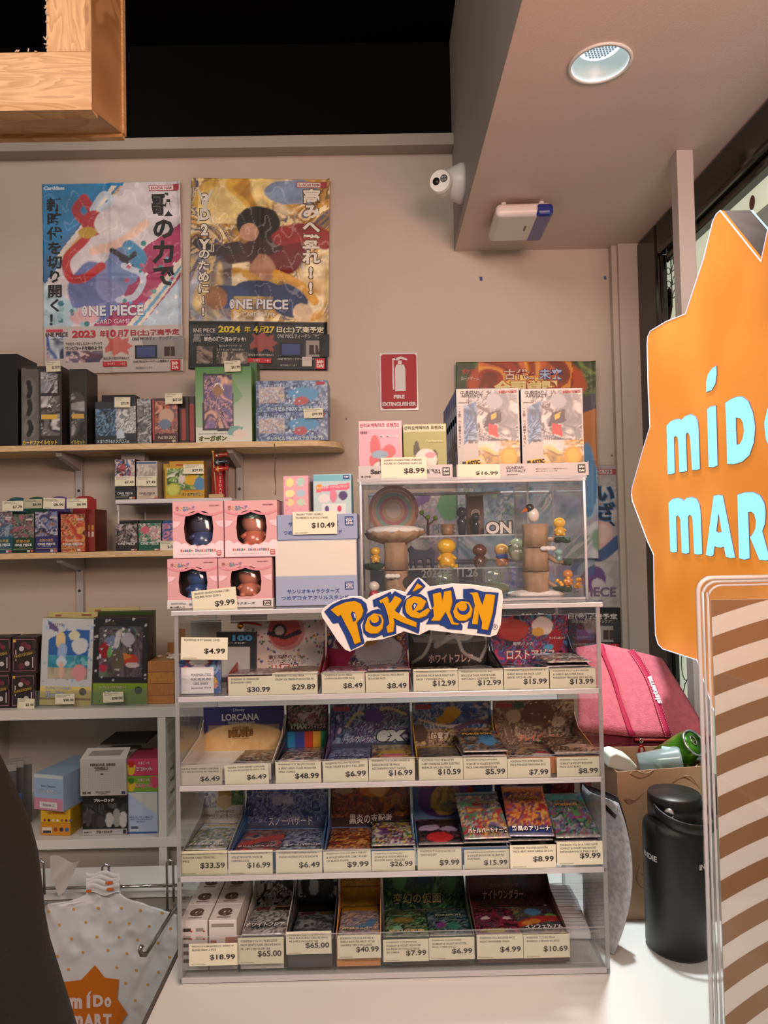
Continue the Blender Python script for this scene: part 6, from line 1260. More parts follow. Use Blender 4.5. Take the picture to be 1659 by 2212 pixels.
SB_((329, 860, 384, 957), '#3c1c1c', [('b', '#3a1c1e'), ('n', ['#7c3c34', '#c08c78', '#2c1a1c', '#a8583c', '#5c4c5c'], 3, 255, (.1, .22, 1, .95), 2), ('e', .55, .6, .3, .16, '#b0907c', 1), ('e', .5, .42, .25, .12, '#5c6c84', 1), ('r', [(.02, .1), (.02, .95)], .03, '#a8302c')],
    [('MASTER DECK', .58, .13, .7, .06, '#b8a89c'), ('ex', .85, .05, .14, .06, '#c8b8a8')], 'dark red deck box with a clear card window, upper shelf', depth=.05)
SB_((386, 856, 407, 955), '#201618', [('b', '#221618'), ('r', [(.5, .1), (.5, .7)], .04, '#8c2c2c')], None, 'black and red box spine just right of the dark red deck box', Y=2.23, depth=.06)
SB_((408, 856, 421, 955), '#241618', [('b', '#241618'), ('r', [(.5, .1), (.5, .8)], .05, '#8c2c2c')], None, 'second black and red spine touching the green box', Y=2.24, depth=.06)
SB_((422, 792, 544, 957), '#5c8c4c', [('g', '#d0d4cc', '#3c7c34'), ('p', [(.0, .2), (0, .99), (.55, .99), (.85, .6), (.2, .2)], '#4a8a40', .55), ('g', '#c8ccc4', '#c8ccc4', 0, .13), ('p', [(.12, .16), (.68, .14), (.66, .9), (.14, .92)], '#2c2434'), ('n', ['#5c4c6c', '#b88c9c', '#3c2c4c', '#c8a08c', '#6c5c8c'], 2.6, 257, (.15, .18, .65, .88), 2), ('e', .4, .68, .1, .07, '#8c6c4c', .8), ('r', [(.33, .74), (.42, .78), (.5, .7)], .006, '#e8e8ea'), ('p', [(.55, .10), (.8, .06), (.84, .2), (.62, .22)], '#6c9c94'), ('e', .78, .1, .12, .06, '#d0c4b8', .4)],
    [('オーガポン', .3, .055, .5, .07, '#3c4c1c', {'ol': '#b8bc8c', 'bold': .05}), ('スペシャルジャンボカードセット', .3, .115, .5, .022, '#3c5c2c')], 'tall green and white box with a purple card window, upper shelf', depth=.04)
SB_((540, 782, 556, 955), '#3c6c38', [('g', '#3c6c34', '#2c5c2c')], None, 'dark green box edge behind the green and white box', depth=.06, Y=2.26)
BLUEB = [('b', '#34466c'), ('n', ['#3c4c7c', '#5c7ca8', '#2c3858', '#8ca4c4'], 3, 259, None, 2), ('p', [(.03, .5), (.38, .5), (.38, .82), (.03, .82)], '#7c8cac'), ('n', ['#c0c4cc', '#a88c84', '#6c84a8', '#c8b48c'], 4, 261, (.04, .28, .4, .8), 2, .85), ('e', .66, .56, .22, .22, '#4c8cb8', 1), ('e', .62, .34, .1, .14, '#a84c54', 1), ('d', 20, .03, ['#b8c8dc', '#d0d8e0'], 31, (.42, .2, .95, .95)), ('n', ['#8ca0b8', '#b8c4d0', '#5c6c8c'], 3, 263, (.88, .1, 1, .9), 2)]
BTX = [('激レアカード75枚入り!', .25, .84, .44, .13, '#b8c8dc', {'rot': .05}), ('デッキビルドBOX ステラミラクル', .55, .1, .8, .15, '#c4d8d4', {'bold': .02}), ('#', .9, .9, .12, .1, '#a84450')]
o, w, h = SB_((553, 890, 708, 957), '#8090ac', BLUEB, BTX, 'wide blue deck-building box, lower of the two stacked at the shelf end', depth=.12)
SB_((553, 822, 708, 890), '#8090ac', BLUEB, BTX, 'wide blue deck-building box, topmost of two stacked at the shelf end', depth=.12, z0=zS+h+.0006)
def wt(x0, y0, x1, y1, p, where, Y=2.205, rot=0., col='#d4d2ba', lines=None, grp='price tags on the wall shelves'):
    return price((x0, y0, x1, y1), Y, p, lines or ['BANDAI/ TRADING CARD', 'GAME SET JAPANESE'], where, rot, col, small=True, group=grp)
wt(100, 780, 131, 803, '$135.99', 'on the black and grey file set box', rot=-.06, lines=['POKEMON TCG JAPANESE', 'FILE SET BLACK'])
wt(247, 858, 281, 880, '$75.99', 'on the steel-blue box', rot=.02, lines=['POKEMON TCG JPN', 'DECK SET EX'])
wt(357, 850, 394, 873, '$67.59', 'on the dark red deck box', rot=-.02, lines=['POKEMON TCG BATTLE', 'MASTER DECK'])
wt(485, 779, 520, 803, '$61.99', 'on the tall green and white box', rot=-.04, lines=['POKEMON TCG JPN SPECIAL', 'JUMBO CARD SET'])
wt(656, 882, 698, 903, '$99.99', 'on the stacked blue boxes', rot=-.02, lines=['POKEMON TCG STARTER BUILD', 'BOX STELLAR MIRACLE'])
# small white riser on the lower shelf
rz = P(400, 1076, YSF).z; x0, x1 = P(247, 1080, YSF).x, P(500, 1080, YSF).x
rs = thing('riser_shelf', 'small white plastic riser shelf with folding legs on the lower wall shelf', 'shelf riser', (0, 0, 0))
G().box(x0, x1, YSF+.005, YW-.03, rz-.014, rz).build('riser_top', mat('riser_white', '#c9c9cc', .4), rs, bevel=.003)
for x in (x0+.006, x0+.045):
    y = YSF+.015 if x < x0+.02 else YW-.05
    G().box(x-.004, x+.004, y, y+.008, rz-.034, rz-.014).build('leg_hinge', BRK, rs)
    G().tube([(x, y+.004, rz-.03), (x-.002, y+.004, s2t+.001)], .0028, 8).build('leg', mat('leg_white', '#c0c0c2', .4), rs, smooth=True)
for x in (x1-.01,):
    G().tube([(x, YSF+.02, rz-.014), (x, YSF+.02, s2t+.001)], .0028, 8).build('leg', mat('leg_white', '#c0c0c2', .4), rs, smooth=True)
zr_ = rz+.0005
OPB = lambda ink: [('ONE PIECE', .5, .15, .76, .055, ink, {'bold': .03}), ('CARD GAME', .5, .105, .4, .022, ink), ('#', .78, .035, .14, .045, '#c8b8b0'), ('#', .92, .035, .13, .045, '#b85c54'), ('#', .35, .06, .6, .012, '#a8946c')]
PACKB = dict(name='card_box', cat='card box')
SB_((248, 992, 292, 1074), '#1c1e24', [('b', '#1c1e24'), ('n', ['#2c2428', '#a84450', '#3c6c9c', '#c8b8b4', '#18161a'], 3.2, 265, (0, .5, 1, 1), 2)], OPB('#b8bcc0'), 'small black card box with a blue and red picture on the riser', z0=zr_)
SB_((295, 996, 340, 1074), '#a8a098', [('b', '#b4aca2'), ('n', ['#b8b4ac', '#8c8c8c', '#ccc8c0'], 4, 267, (0, .5, 1, .9), 2, .8), ('p', [(0, .93), (1, .93), (1, 1), (0, 1)], '#3c5484')], OPB('#5c5450'), 'small grey-white card box with a pencil sketch on the riser', z0=zr_, depth=.07)
wt(248, 1029, 291, 1050, '$7.49', 'on the small black card box of the riser', lines=['BANDAI/ ONE PIECE CARD', 'PRB BOOSTER PACK'])
wt(294, 1029, 338, 1050, '$7.49', 'on the grey-white card box of the riser', lines=['BANDAI/ ONE PIECE CARD', 'EB BOOSTER PACK'])
SB_((262, 976, 312, 1074), '#b4b2b0', None, None, 'white carton standing behind the small boxes on the riser', z0=zr_, Y=2.30, depth=.05)
YEL = [('b', '#b89418'), ('p', [(.04, .12), (.95, .12), (.95, .96), (.04, .96)], '#5c7c3c'), ('n', ['#4c6c34', '#8cac5c', '#2c4c28', '#c8d0b8'], 2.6, 269, (.04, .3, .95, .96), 2), ('e', .68, .58, .2, .16, '#c8a01c', .8), ('e', .9, .45, .16, .2, '#4c7ca8', 1), ('e', .2, .28, .18, .2, '#a8b040', .1), ('e', .2, .28, .13, .15, '#b8c058', .1), ('e', .42, .6, .1, .12, '#c8c0b8', 1), ('p', [(.4, 0), (1, 0), (1, .24), (.4, .24)], '#b89418')]
SB_((353, 1002, 366, 1074), '#b08c18', [('b', '#b08c18')], None, 'yellow box edge at the rear left of the yellow game box', z0=zr_, Y=2.26)
SB_((366, 996, 440, 1074), '#b89018', [('b', '#b89018')], [('#', .3, .9, .2, .05, '#a84c2c'), ('ex', .6, .9, .2, .05, '#5c3c1c')], 'tall yellow box behind the yellow game box', z0=zr_, Y=2.25, depth=.04)
SB_((357, 1008, 441, 1074), '#a88818', YEL, [('GREAT CHOICE', .66, .24, .4, .05, '#c86c2c', {'bold': .04}), ('バトルアカデミー', .7, .12, .56, .12, '#3c2418', {'ol': '#c8b48c', 'bold': .04})], 'yellow framed game box with a green picture on the riser', z0=zr_, depth=.03)
wt(396, 1003, 440, 1024, '$29.99', 'on the yellow game box', lines=['POKEMON TCG JPN BATTLE', 'ACADEMY BOX SET'])
p = P(478, 1030, 2.26); o = SB_((457, 995, 488, 1074), '#8c1c20', [('b', '#8c1418'), ('p', [(.35, 0), (.8, 0), (.8, 1), (.3, .96)], '#b82428'), ('p', [(.8, 0), (1, 0), (1, 1), (.8, 1)], '#5c1014')], [('NEEDAN', .62, .4, .22, .6, '#e0c8c0', {'vert': True})], 'tall glossy red box behind the carp streamers on the riser', z0=zr_, Y=2.27, depth=.04, m=GLOSS)[0]
b_ = P(468, 1072, 2.225); cs = thing('carp_streamer', 'little carp streamers on a wooden pole and base on the riser', 'ornament', (b_.x, 2.225, zr_))
zt_ = P(461, 977, 2.225).z-zr_
G().box(-.022, .022, -.012, .012, 0, .011, lin('#b89c6c')).build('base', PAPER, cs, bevel=.001)
G().tube([(-.002, 0, .01), (-.010, 0, zt_)], .0022, 8, lin('#b8945c')).build('pole', PAPER, cs, smooth=True)
G().ball((-.010, 0, zt_+.002), .0048, 12, 8, lin('#c8983c')).build('finial', GLOSS, cs, smooth=True)
for (z, c, c2) in ((zt_-.012, '#8c2c20', '#3c4c2c'), (zt_-.034, '#1c2430', '#5c6470'), (zt_-.056, '#a82c20', '#c88c3c')):
    g = G().lathe([(.007, 0), (.009, .004), (.009, .018), (.006, .034), (.0085, .044)], 12, (0, 0, 0), lin(c)).xform(Matrix.Translation((-.006, 0, z)) @ Matrix.Rotation(math.pi/2-.12, 4, 'Y') @ Matrix.Scale(1, 4))
    g.build('streamer', GLOSS, cs, smooth=True)
    G().lathe([(.0095, .01), (.0097, .016)], 12, (0, 0, 0), lin(c2)).xform(Matrix.Translation((-.006, 0, z)) @ Matrix.Rotation(math.pi/2-.12, 4, 'Y')).build('band', GLOSS, cs)
    G().ball((.004, -.0088, z), .003, 8, 6, lin('#c8c0b0')).build('eye', GLOSS, cs)
zs2 = s2t+.0005
SB_((250, 1131, 297, 1195), '#1c1a20', [('b', '#26222a'), ('n', ['#3c3440', '#a8a0a4', '#1c181e', '#6c5c60'], 3, 271, (0, .3, 1, 1), 2)], [('ONE PIECE', .5, .26, .8, .1, '#b8b8ba', {'bold': .04})]+OPB('#8c8c8e')[2:4], 'black and white pictured card box below the riser', z0=zs2, depth=.09)
SB_((299, 1130, 348, 1195), '#1c4438', [('b', '#1c5444'), ('n', ['#1c5c48', '#2c7c5c', '#b88c94', '#c8c0b8'], 2.8, 273, (0, .3, 1, 1), 2), ('e', .3, .75, .18, .14, '#b85c6c', 1)], [('ONE PIECE', .5, .26, .8, .1, '#b8c8c0', {'bold': .04})]+OPB('#8c8c8e')[2:4], 'green pictured card box below the riser', z0=zs2, depth=.09)
SB_((350, 1130, 378, 1195), '#2c5c8c', [('b', '#3c6c9c'), ('n', ['#4c6c9c', '#8c5c84', '#c88c9c', '#2c4c7c'], 2.8, 275, None, 2)], None, 'blue and pink card box partly hidden by the pink doll boxes', z0=zs2, depth=.09)
for i, (a, b, c) in enumerate(((255, 298, '#141416'), (301, 350, '#143c30'), (352, 380, '#2c5c8c'))):
    SB_((a, 1124, b, 1195), c, None, None, ('black', 'dark green', 'blue')[i]+' card box lid showing behind the front boxes below the riser', z0=zs2, Y=2.315, depth=.05)
wt(346, 1168, 384, 1190, '$15.99', 'beside the pink doll boxes on the lower shelf', lines=['BANDAI/ ONE PIECE', 'CARD START DECK'])
def opbox(px0, px1, pyt, col, dark, seed, pal, title, tcol, label, headc, hx, Y=2.215, full=False):
    spec = [('g', dark, col), ('n', pal, 3, seed, (0, .40, 1, 1) if not full else None, 2, .85)]
    t = [(title, .5, .30, .62, .075, tcol, {'bold': .02}), ('ONE PIECE', .5, .205, .78, .062, '#c8ccce', {'bold': .04}), ('CARD GAME', .5, .155, .4, .024, '#a8acae'), ('#', .5, .10, .9, .014, '#a8946c'), ('#', .74, .045, .13, .055, '#c8b8b0'), ('#', .9, .045, .12, .055, '#b85c54'), ('#', .8, .86, .3, .03, '#c0b8b4'), ('#', .8, .82, .26, .015, '#b8a8a4')]
    o, w, h = SB_((px0, pyt, px1, 1196), dark, spec, t, label, z0=zs2, depth=.10, Y=Y)
    # rounded header card rising behind
    cxp = (hx-.5)*w; r = w*.40; H = P(100, 1073, 2.31).z-zs2
    pts = [(-w/2, h*.9), (w/2, h*.9), (w/2, H-r*.35)]+[(r*math.cos(a), H-r*.35+r*.35*math.sin(a)) for a in [math.pi*k/12 for k in range(13)]]+[(-w/2, H-r*.35)]
    G().prism(pts, .088, .090, lin(headc)).build('header_card', PRINT, o)
    return o
opbox(-16, 27, 1106, '#1c5468', '#1c4c60', 281, ['#2c5c74', '#8c9cac', '#5c4c54', '#b8a8a8', '#7c3c44'], '恵の忍道', '#b89c5c', 'teal card box with a rounded header, cut off by the frame edge', '#1c4c5c', .5)
opbox(27, 74, 1110, '#1c4434', '#16382a', 283, ['#3c4440', '#a85c70', '#5c6c64', '#1c2c28', '#98948c'], '師弟の絆', '#c8903c', 'dark green card box with rounded header on the lower shelf', '#1c4c30', .5)
opbox(76, 125, 1105, '#34306c', '#2c2860', 285, ['#3c3c5c', '#b4b8c4', '#20243c', '#8c6c5c', '#7c8cb0'], '王族の血統', '#b89c6c', 'deep purple card box with rounded header on the lower shelf', '#4c3c7c', .55)
opbox(131, 184, 1110, '#8c3c24', '#7c2c20', 287, ['#b85430', '#c88c68', '#4c2420', '#d0a058', '#a83c2c'], 'Anime Song', '#e0b49c', 'orange-red card box with a picture of red figures on the lower shelf', '#8c1c1c', .5, full=True)
SB_((185, 1100, 205, 1196), '#6c2820', [('b', '#7c2c20'), ('p', [(.2, .5), (.4, .5), (.4, .62), (.2, .62)], '#b8842c'), ('p', [(.65, .5), (.85, .5), (.85, .62), (.65, .62)], '#b8842c'), ('p', [(.2, .34), (.4, .34), (.4, .47), (.2, .47)], '#c8b8ac'), ('p', [(.65, .34), (.85, .34), (.85, .47), (.65, .47)], '#c8b8ac')], None, 'brick-red box side with small yellow and white squares, lower shelf', z0=zs2, Y=2.24)
wt(5, 1082, 50, 1104, '$7.79', 'on the teal card box', lines=['BANDAI/ ONE PIECE', 'CARD GAME BOOSTER PK'])
wt(51, 1078, 91, 1098, '$6.99', 'on the dark green card box of the lower shelf', col='#a9ab94', lines=['BANDAI/ ONE PIECE', 'CARD GAME BOOSTER PK'])
wt(93, 1076, 139, 1099, '$6.99', 'on the deep purple card box', rot=.05, lines=['BANDAI/ ONE PIECE', 'CARD GAME BOOSTER PK'])
wt(144, 1077, 188, 1098, '$6.99', 'on the orange-red card box', lines=['BANDAI/ ONE PIECE', 'CARD GAME BOOSTER PK'])

# ================================================================== WHITE CABINET behind the counter
YC = 2.00
CAB = mat('cabinet_white', '#c9c6bf', .45, noise=.03, nscale=3)
cab = thing('shelf_cabinet', 'white open shelf cabinet against the back wall, left', 'cabinet', (0, 0, 0))
zA = P(200, 1531, YC).z; zB = P(200, 1813, YC).z
xl = -1.24; xp0, xp1 = P(341, 1650, YC).x, P(358, 1650, YC).x
G().box(xl-.5, .5, YC, YW-.004, zA-.028, zA).build('top_board', CAB, cab, bevel=.001)
G().box(xl-.5, .5, YC, YW-.004, zB-.026, zB).build('middle_board', CAB, cab, bevel=.001)
G().box(xp0, xp1, YC+.001, YW-.01, zB, zA-.028).build('upright', CAB, cab)
G().box(xp0, xp1, YC+.001, YW-.01, 0, zB-.026).build('upright', CAB, cab)
G().box(xl-.02, xl, YC+.001, YW-.01, 0, zA-.028).build('side_board', CAB, cab)
G().box(xl, .5, YW-.014, YW-.004, 0, zA-.028).build('back_board', CAB, cab)
G().box(xl, .5, YC+.03, YC+.04, 0, zB-.026).build('lower_panel', mat('cabinet_grey', '#a59c90', .5), cab)  # added filler board, set forward to catch light so the gap isn't black
zk = zA+.0005
def KU(box, y_, label, z0):
    t = [('#', .5, .5, .88, .88, '#8c5c6c'), ('#', .5, .5, .84, .84, '#241a20'), ('O', .5, .78, .26, 0, '#5c2430'), ('O', .68, .72, .2, 0, '#6c2c34'), ('O', .4, .68, .2, 0, '#b8b0b4'), ('O', .62, .27, .2, 0, '#b8b0b4'), ('O', .4, .2, .26, 0, '#5c2430'), ('#', .13, .9, .1, .08, '#c8a42c'), ('#', .18, .5, .04, .3, '#c8b8bc'), ('#', .84, .3, .04, .3, '#c8b8bc')]
    o, w, h = carton('blind_box', label, 'toy box', box, y_, .055, '#2c1e24', None, t, 'dark maroon blind boxes on the white cabinet', z0=z0)
    g = G().prism([(-w*.46, h*.38), (w*.46, h*.55), (w*.46, h*.68), (-w*.46, h*.50)], -.0035, -.0008, lin('#3a2c18')); letter(g, 'NAKAYOSHI', 0, h*.52, w*.7, h*.08, '#a8903c', y=-.004, rot=.18)
    g.build('gold_band', PAPER, o); return h
hk = KU((24, 1455, 77, 1531), 2.03, 'dark maroon box with gold band, lower one of the right column', zk)
KU((-30, 1455, 22, 1531), 2.03, 'dark maroon box with gold band, lower one at the frame edge', zk)
KU((25, 1376, 80, 1455), 2.03, 'dark maroon box with gold band, upper one of the right column', zk+hk+.0006)
KU((-28, 1376, 24, 1455), 2.03, 'dark maroon box with gold band, upper one at the frame edge', zk+hk+.0006)
for i in range(2):
    for j in range(2):
        o = G().box(-.030, .030, 0, .055, 0, hk, lin('#2a1d22')).build('blind_box', PRINT, loc=(P(50-52*i, 1500, 2.09).x+.004, 2.088, zk+j*(hk+.0006)), bevel=.0008)
        tag(o, f'dark maroon box in the rear row, {("lower", "upper")[j]}, {("behind the right column", "behind the frame-edge column")[i]}', 'toy box', 'dark maroon blind boxes on the white cabinet')
wt(37, 1509, 74, 1531, '$2.49', 'torn, on the maroon boxes', Y=2.02, rot=.05, lines=['SANRIO BLIND', 'FIGURE BOX'], grp='price tags on the white cabinet')
FS1 = [('b', '#b9bfc4'), ('d', 60, .014, ['#7c9cc0', '#8cacd0'], 33), ('p', [(.14, .3), (.9, .3), (.93, .88), (.45, .86), (.14, .76)], '#2c5c9c'), ('g', '#8c8c7c', '#3c6ca4', .3, .3), ('n', ['#3c8ca4', '#6cb0b8', '#2c7c94'], 2, 291, (.14, .44, .9, .58), 2), ('n', ['#8c8874', '#a8a088', '#7c7868'], 2, 293, (.14, .3, .9, .44), 1), ('e', .74, .68, .16, .09, '#c0c8cc', 1), ('e', .62, .8, .1, .06, '#c8c8ac', 1), ('e', .36, .74, .1, .1, '#d0bc88', 1), ('e', .40, .62, .09, .09, '#8ca8cc', 1), ('e', .4, .5, .1, .06, '#b8c4d4', 1), ('e', .75, .38, .14, .1, '#c88c90', .3), ('e', .4, .4, .05, .1, '#c8a898', 1), ('g', '#c8b868', '#d0c070', 0, .22), ('p', [(0, .07), (1, .07), (1, .09), (0, .09)], '#8c7040'), ('p', [(.1, .98), (.3, .9), (.32, .84), (.14, .88)], '#5c5484')]
FS2 = [('b', '#24242a'), ('n', ['#3c4c5c', '#2c2c34', '#6c5c6c', '#4c3c44', '#5c6c5c'], 2.4, 295, (.1, .32, .9, .9), 2), ('e', .34, .7, .14, .08, '#6c7c9c', 1), ('e', .62, .74, .12, .08, '#a8a4b0', 1), ('e', .66, .52, .16, .06, '#b83c2c', 1), ('e', .72, .46, .13, .04, '#c8b4b0', 1), ('e', .55, .56, .14, .03, '#c8782c', 1), ('e', .2, .62, .1, .08, '#8c1c24', 1), ('e', .18, .42, .07, .05, '#a82c44', 1), ('e', .45, .5, .12, .12, '#5c5444', 1), ('e', .3, .6, .05, .06, '#5c9c5c', 1), ('r', [(.42, .68), (.46, .82)], .03, '#c0bcc0'), ('d', 46, .013, ['#a8a8ac', '#c4c4c8'], 35, (0, .26, 1, 1)), ('g', '#6c8c24', '#7c9c2c', 0, .24)]
zfs = zk
FSX = lambda c, n: [('コレクションファイルセット', .36, .2, .5, .035, '#b8c8dc' if c == 0 else '#d8dcc0', {'ol': '#2c5ca0' if c == 0 else '#3c4c14'}), (n, .3, .12, .34 if c == 0 else .14, .08, '#c0c8d4', {'ol': '#3c6cb0' if c == 0 else '#3c4c14', 'bold': .06}), ('O', .83, .165, .14, 0, '#4c4438' if c == 0 else '#34401c'), ('オリジナル', .3, .93, .22, .03, '#5c5430')]
o = carton('file_set_box', 'pale blue and yellow file set box with a sea picture, leaning on the cabinet', 'card box', (84, 1336, 196, 1531), 2.04, .03, '#a8a47c', FS1, FSX(0, 'リーリエ'), z0=zk, tilt=.045)[0]
carton('file_set_box', 'black and green file set box with white diamonds, on the cabinet', 'card box', (199, 1334, 318, 1531), 2.04, .05, '#1c1c20', FS2, FSX(1, 'N'), z0=zk, tilt=.022)
carton('backing_card', 'pale yellow backing card behind the pale blue file set box', 'card', (100, 1322, 206, 1531), 2.10, .004, '#b8ac74', None, [('#', .2, .96, .12, .02, '#8c5c3c'), ('#', .78, .97, .2, .02, '#8c5c3c')], z0=zk, tilt=.03)
carton('backing_card', 'pale yellow backing card behind the black and green box', 'card', (192, 1312, 304, 1531), 2.16, .004, '#b8ac74', None, [('#', .2, .97, .12, .02, '#8c5c3c')], z0=zk, tilt=-.01)
carton('file_set_box', 'dark green spare box behind the black and green file set box', 'card box', (208, 1321, 331, 1531), 2.12, .03, '#34441c', None, None, z0=zk)
lip = sheet('shelf_lip', P(76, 1500, 2.02).x, P(318, 1500, 2.02).x, 2.020, 2.022, zk, P(200, 1490, 2.02).z, None, [clear('shelf_lip_clear', '#f4f6f6', .05), EDGE])
tag(lip, 'low clear plastic lip in front of the two file set boxes', 'shelf lip')
wt(119, 1499, 161, 1521, '$98.00', 'on the yellow foot of the pale blue file set box', Y=2.015, lines=['POKEMON TCG COLLECTION', 'FILE SET LILLIE'], grp='price tags on the white cabinet')
wt(223, 1495, 267, 1517, '$98.00', 'on the green foot of the black file set box', Y=2.015, rot=-.03, lines=['POKEMON TCG COLLECTION', 'FILE SET N'], grp='price tags on the white cabinet')
KRAFT = '#a8703c'
zz = zk
for i, (a, b) in enumerate(((1502, 1531), (1477, 1502), (1452, 1477), (1428, 1452))):
    o, w, h = carton('sweets_box', f'orange-brown flat box of individual sweets, {("lowest", "second from the foot", "third from the foot", "open and topmost")[i]} of its stack', 'box', (318, a, 376, b), 2.04, .12, '#b07838' if i in (1, 3) else '#a4683c', [('b', '#b8803c' if i == 2 else '#b07440'), ('d', 40, .05, ['#a4683a', '#b8844c'], 40+i)], None, 'stacked orange-brown sweets boxes', z0=zz)
    zz += h+.0006
    if i == 3: topb = (o, w, h)
o, w, h = topb
g = G(); R = random.Random(5)
for k in range(14):
    cx_, cy_ = R.uniform(-.3, .5)*w, R.uniform(.02, .1); g.ball((cx_, cy_, h+.004), .007, 6, 4, lin(R.choice(['#c8b8b0', '#a87868', '#d0c8c4'])), sc=(1.3, .8, .6))
sw = g.build('wrapped_sweets', GLOSS, o); sw['kind'] = 'stuff'
G().box(-w*.2, w*.5, .118, .12, h, h+.035, lin('#a06a38')).box(w*.2, w*.5, .118, .12, h+.035, h+.075, lin('#a06a38')).build('lid', PRINT, o)

zl = zB+.0005
yb1 = [('b', '#c89c18'), ('n', ['#c89c1c', '#d0a428', '#c09418'], 1.2, 301, None, 1), ('p', [(0, 0), (1, 0), (1, .46), (0, .46)], '#c8841c')]
anim = [('O', .14+.145*i, .2, .09, 0, c) for i, c in enumerate(('#8c3c24', '#2c2c34', '#c8b8a0', '#c8c8c4', '#8c5430', '#6c3024', '#3c5c8c'))]
o, w, h = carton('candy_box', 'bright yellow sweets box with small round prints, lower of two', 'box', (86, 1778, 154, 1808), 2.03, .12, '#a8841c', [('b', '#c0801c')], [('#', .22, .42, .34, .5, '#c8c0ac'), ('#', .22, .3, .28, .2, '#2c3434'), ('O', .5, .5, .13, 0, '#8c4424'), ('O', .7, .5, .13, 0, '#2c3040'), ('O', .88, .5, .13, 0, '#3c5c8c')], 'yellow sweets boxes', z0=zl, rz=-.1)
z_ = zl+h+.0005
o, w, h = carton('candy_box', 'bright yellow sweets box with small round prints, upper of two', 'box', (86, 1748, 154, 1778), 2.03, .12, '#a8881c', [('b', '#c89c18')], [('ペロペロキャンディ', .52, .72, .6, .2, '#8c2c1c', {'bold': .04})]+anim, 'yellow sweets boxes', z0=z_, rz=-.1)
z_ += h+.0005
o, w, h = carton('wafer_carton', 'pale blue and pink scalloped carton resting on the yellow sweets boxes', 'carton', (67, 1673, 143, 1748), 2.02, .17, '#8ca4bc', [('b', '#8ca4c0'), ('p', [(0, 0), (1, 0), (1, .34), (0, .34)], '#b87c98'), ('p', [(0, .9), (1, .9), (1, 1), (0, 1)], '#b8c0c0')],
    [('Sanrio Characters', .5, .68, .5, .06, '#3c4c7c', {'shear': .2, 'bold': 0.}), ('エンジョイBIG色紙パック', .5, .54, .8, .11, '#c8ccd4', {'ol': '#5c7ca0'}), ('#', .5, .15, .6, .18, '#c8c4c8'), ('2026.04.12', .5, .15, .4, .07, '#5c5c60')], z0=z_, rz=-.28)
carton('wafer_carton', 'black carton with white printed lettering and a row of grey figures', 'carton', (178, 1718, 276, 1806), 2.025, .12, '#141416', [('b', '#161618'), ('n', ['#2c2c2e', '#161618', '#4c4c4e'], 2, 303, (0, .3, 1, .8), 2), ('e', .13, .42, .07, .2, '#3c3c3e', 1), ('e', .28, .38, .08, .2, '#2c2c2e', 1), ('e', .42, .34, .1, .18, '#3a3a3c', 1), ('e', .6, .38, .08, .2, '#a8a8a8', 1), ('e', .76, .42, .09, .22, '#8c8c8c', 1), ('e', .9, .38, .08, .2, '#b0b0b0', 1), ('p', [(0, 0), (1, 0), (1, .16), (0, .16)], '#a8a8a8')],
    [('ブルーロック', .48, .88, .44, .09, '#c8c8c8', {'bold': .05}), ('ブルーロック', .48, .085, .36, .08, '#1c1c1e', {'bold': .05}), ('●20個入り', .12, .08, .16, .04, '#1c1c1e'), ('#', .93, .08, .07, .1, '#2c2c30')], z0=zl)
zb2 = P(227, 1718, 2.025).z+.0005
o, w, h = carton('wafer_carton', 'white carton with a grid pattern and torn opening, on the black carton', 'carton', (173, 1640, 273, 1718), 2.02, .13, '#a8a6a0', [('b', '#b0aea8')],
    [('#', .5, .02+.05*i, .98, .003, '#9a9892') for i in range(16)]+[('#', .03+.05*i, .5, .003, .8, '#9a9892') for i in range(19)]+[('PERSONA SERIES', .5, .86, .54, .07, '#3c3c3c', {'bold': .03}), ('WAFERS 2', .46, .77, .3, .065, '#3c3c3c', {'bold': .03}), ('#', .46, .72, .26, .012, '#3c3c3c'), ('♥', .48, .6, .06, .05, '#3c3c3c'), ('PERSONA SERIES', .5, .12, .32, .035, '#3c3c3c'), ('WAFERS 2', .5, .07, .2, .03, '#3c3c3c'), ('#', .1, .1, .08, .06, '#4c4c4c'), ('#', .2, .1, .07, .05, '#4c4c4c'), ('#', .94, .09, .08, .08, '#2c3458')], z0=zb2)
g = G().add([(-w/2, 0, h), (w/2, 0, h), (w/2, .035, h+.022), (-w/2+.008, .035, h+.022)], [(0, 1, 2, 3)], lin('#b4b2ac')); g.add([(-w*.36, .0098, h+.0072), (w*.34, .0098, h+.0072), (w*.38, .026, h+.0175), (-w*.30, .024, h+.0165)], [(0, 1, 2, 3)], lin('#7c7a76'))
g.build('lid_flap', PAPER, o)
G().box(-w*.2, w*.8, .05, .17, h+.026, h+.030, lin('#1c1c1e')).build('black_lid', PRINT, o)
CH = lambda c, c2: [('b', c), ('e', .15, .45, .14, .42, '#c8a428', 1), ('e', .15, .7, .1, .2, c2, 1), ('e', .9, .6, .14, .4, '#b8405c', 1)]
zz = zl
o, w, h = carton('card_carton', 'pale blue and grey carton with blue lettering and a blue foot line', 'carton', (275, 1711, 341, 1808), 2.03, .14, '#a0a8b4', [('b', '#a3b0c8'), ('p', [(0, 1), (1, .44), (1, 1)], '#b8bab4'), ('p', [(0, 0), (1, 0), (1, .05), (0, .05)], '#2c4c94')], [('ポケモンカードゲーム MEGA デコ', .46, .40, .76, .045, '#2c4484'), ('メガブレイブ & メガシンフォニア', .44, .345, .72, .045, '#2c4484'), ('（BOX入）', .44, .29, .3, .04, '#2c4484'), ('#', .24, .14, .3, .12, '#c8ccd0'), ('#', .24, .15, .26, .07, '#4c5870')], z0=zz)
zz += h+.0005
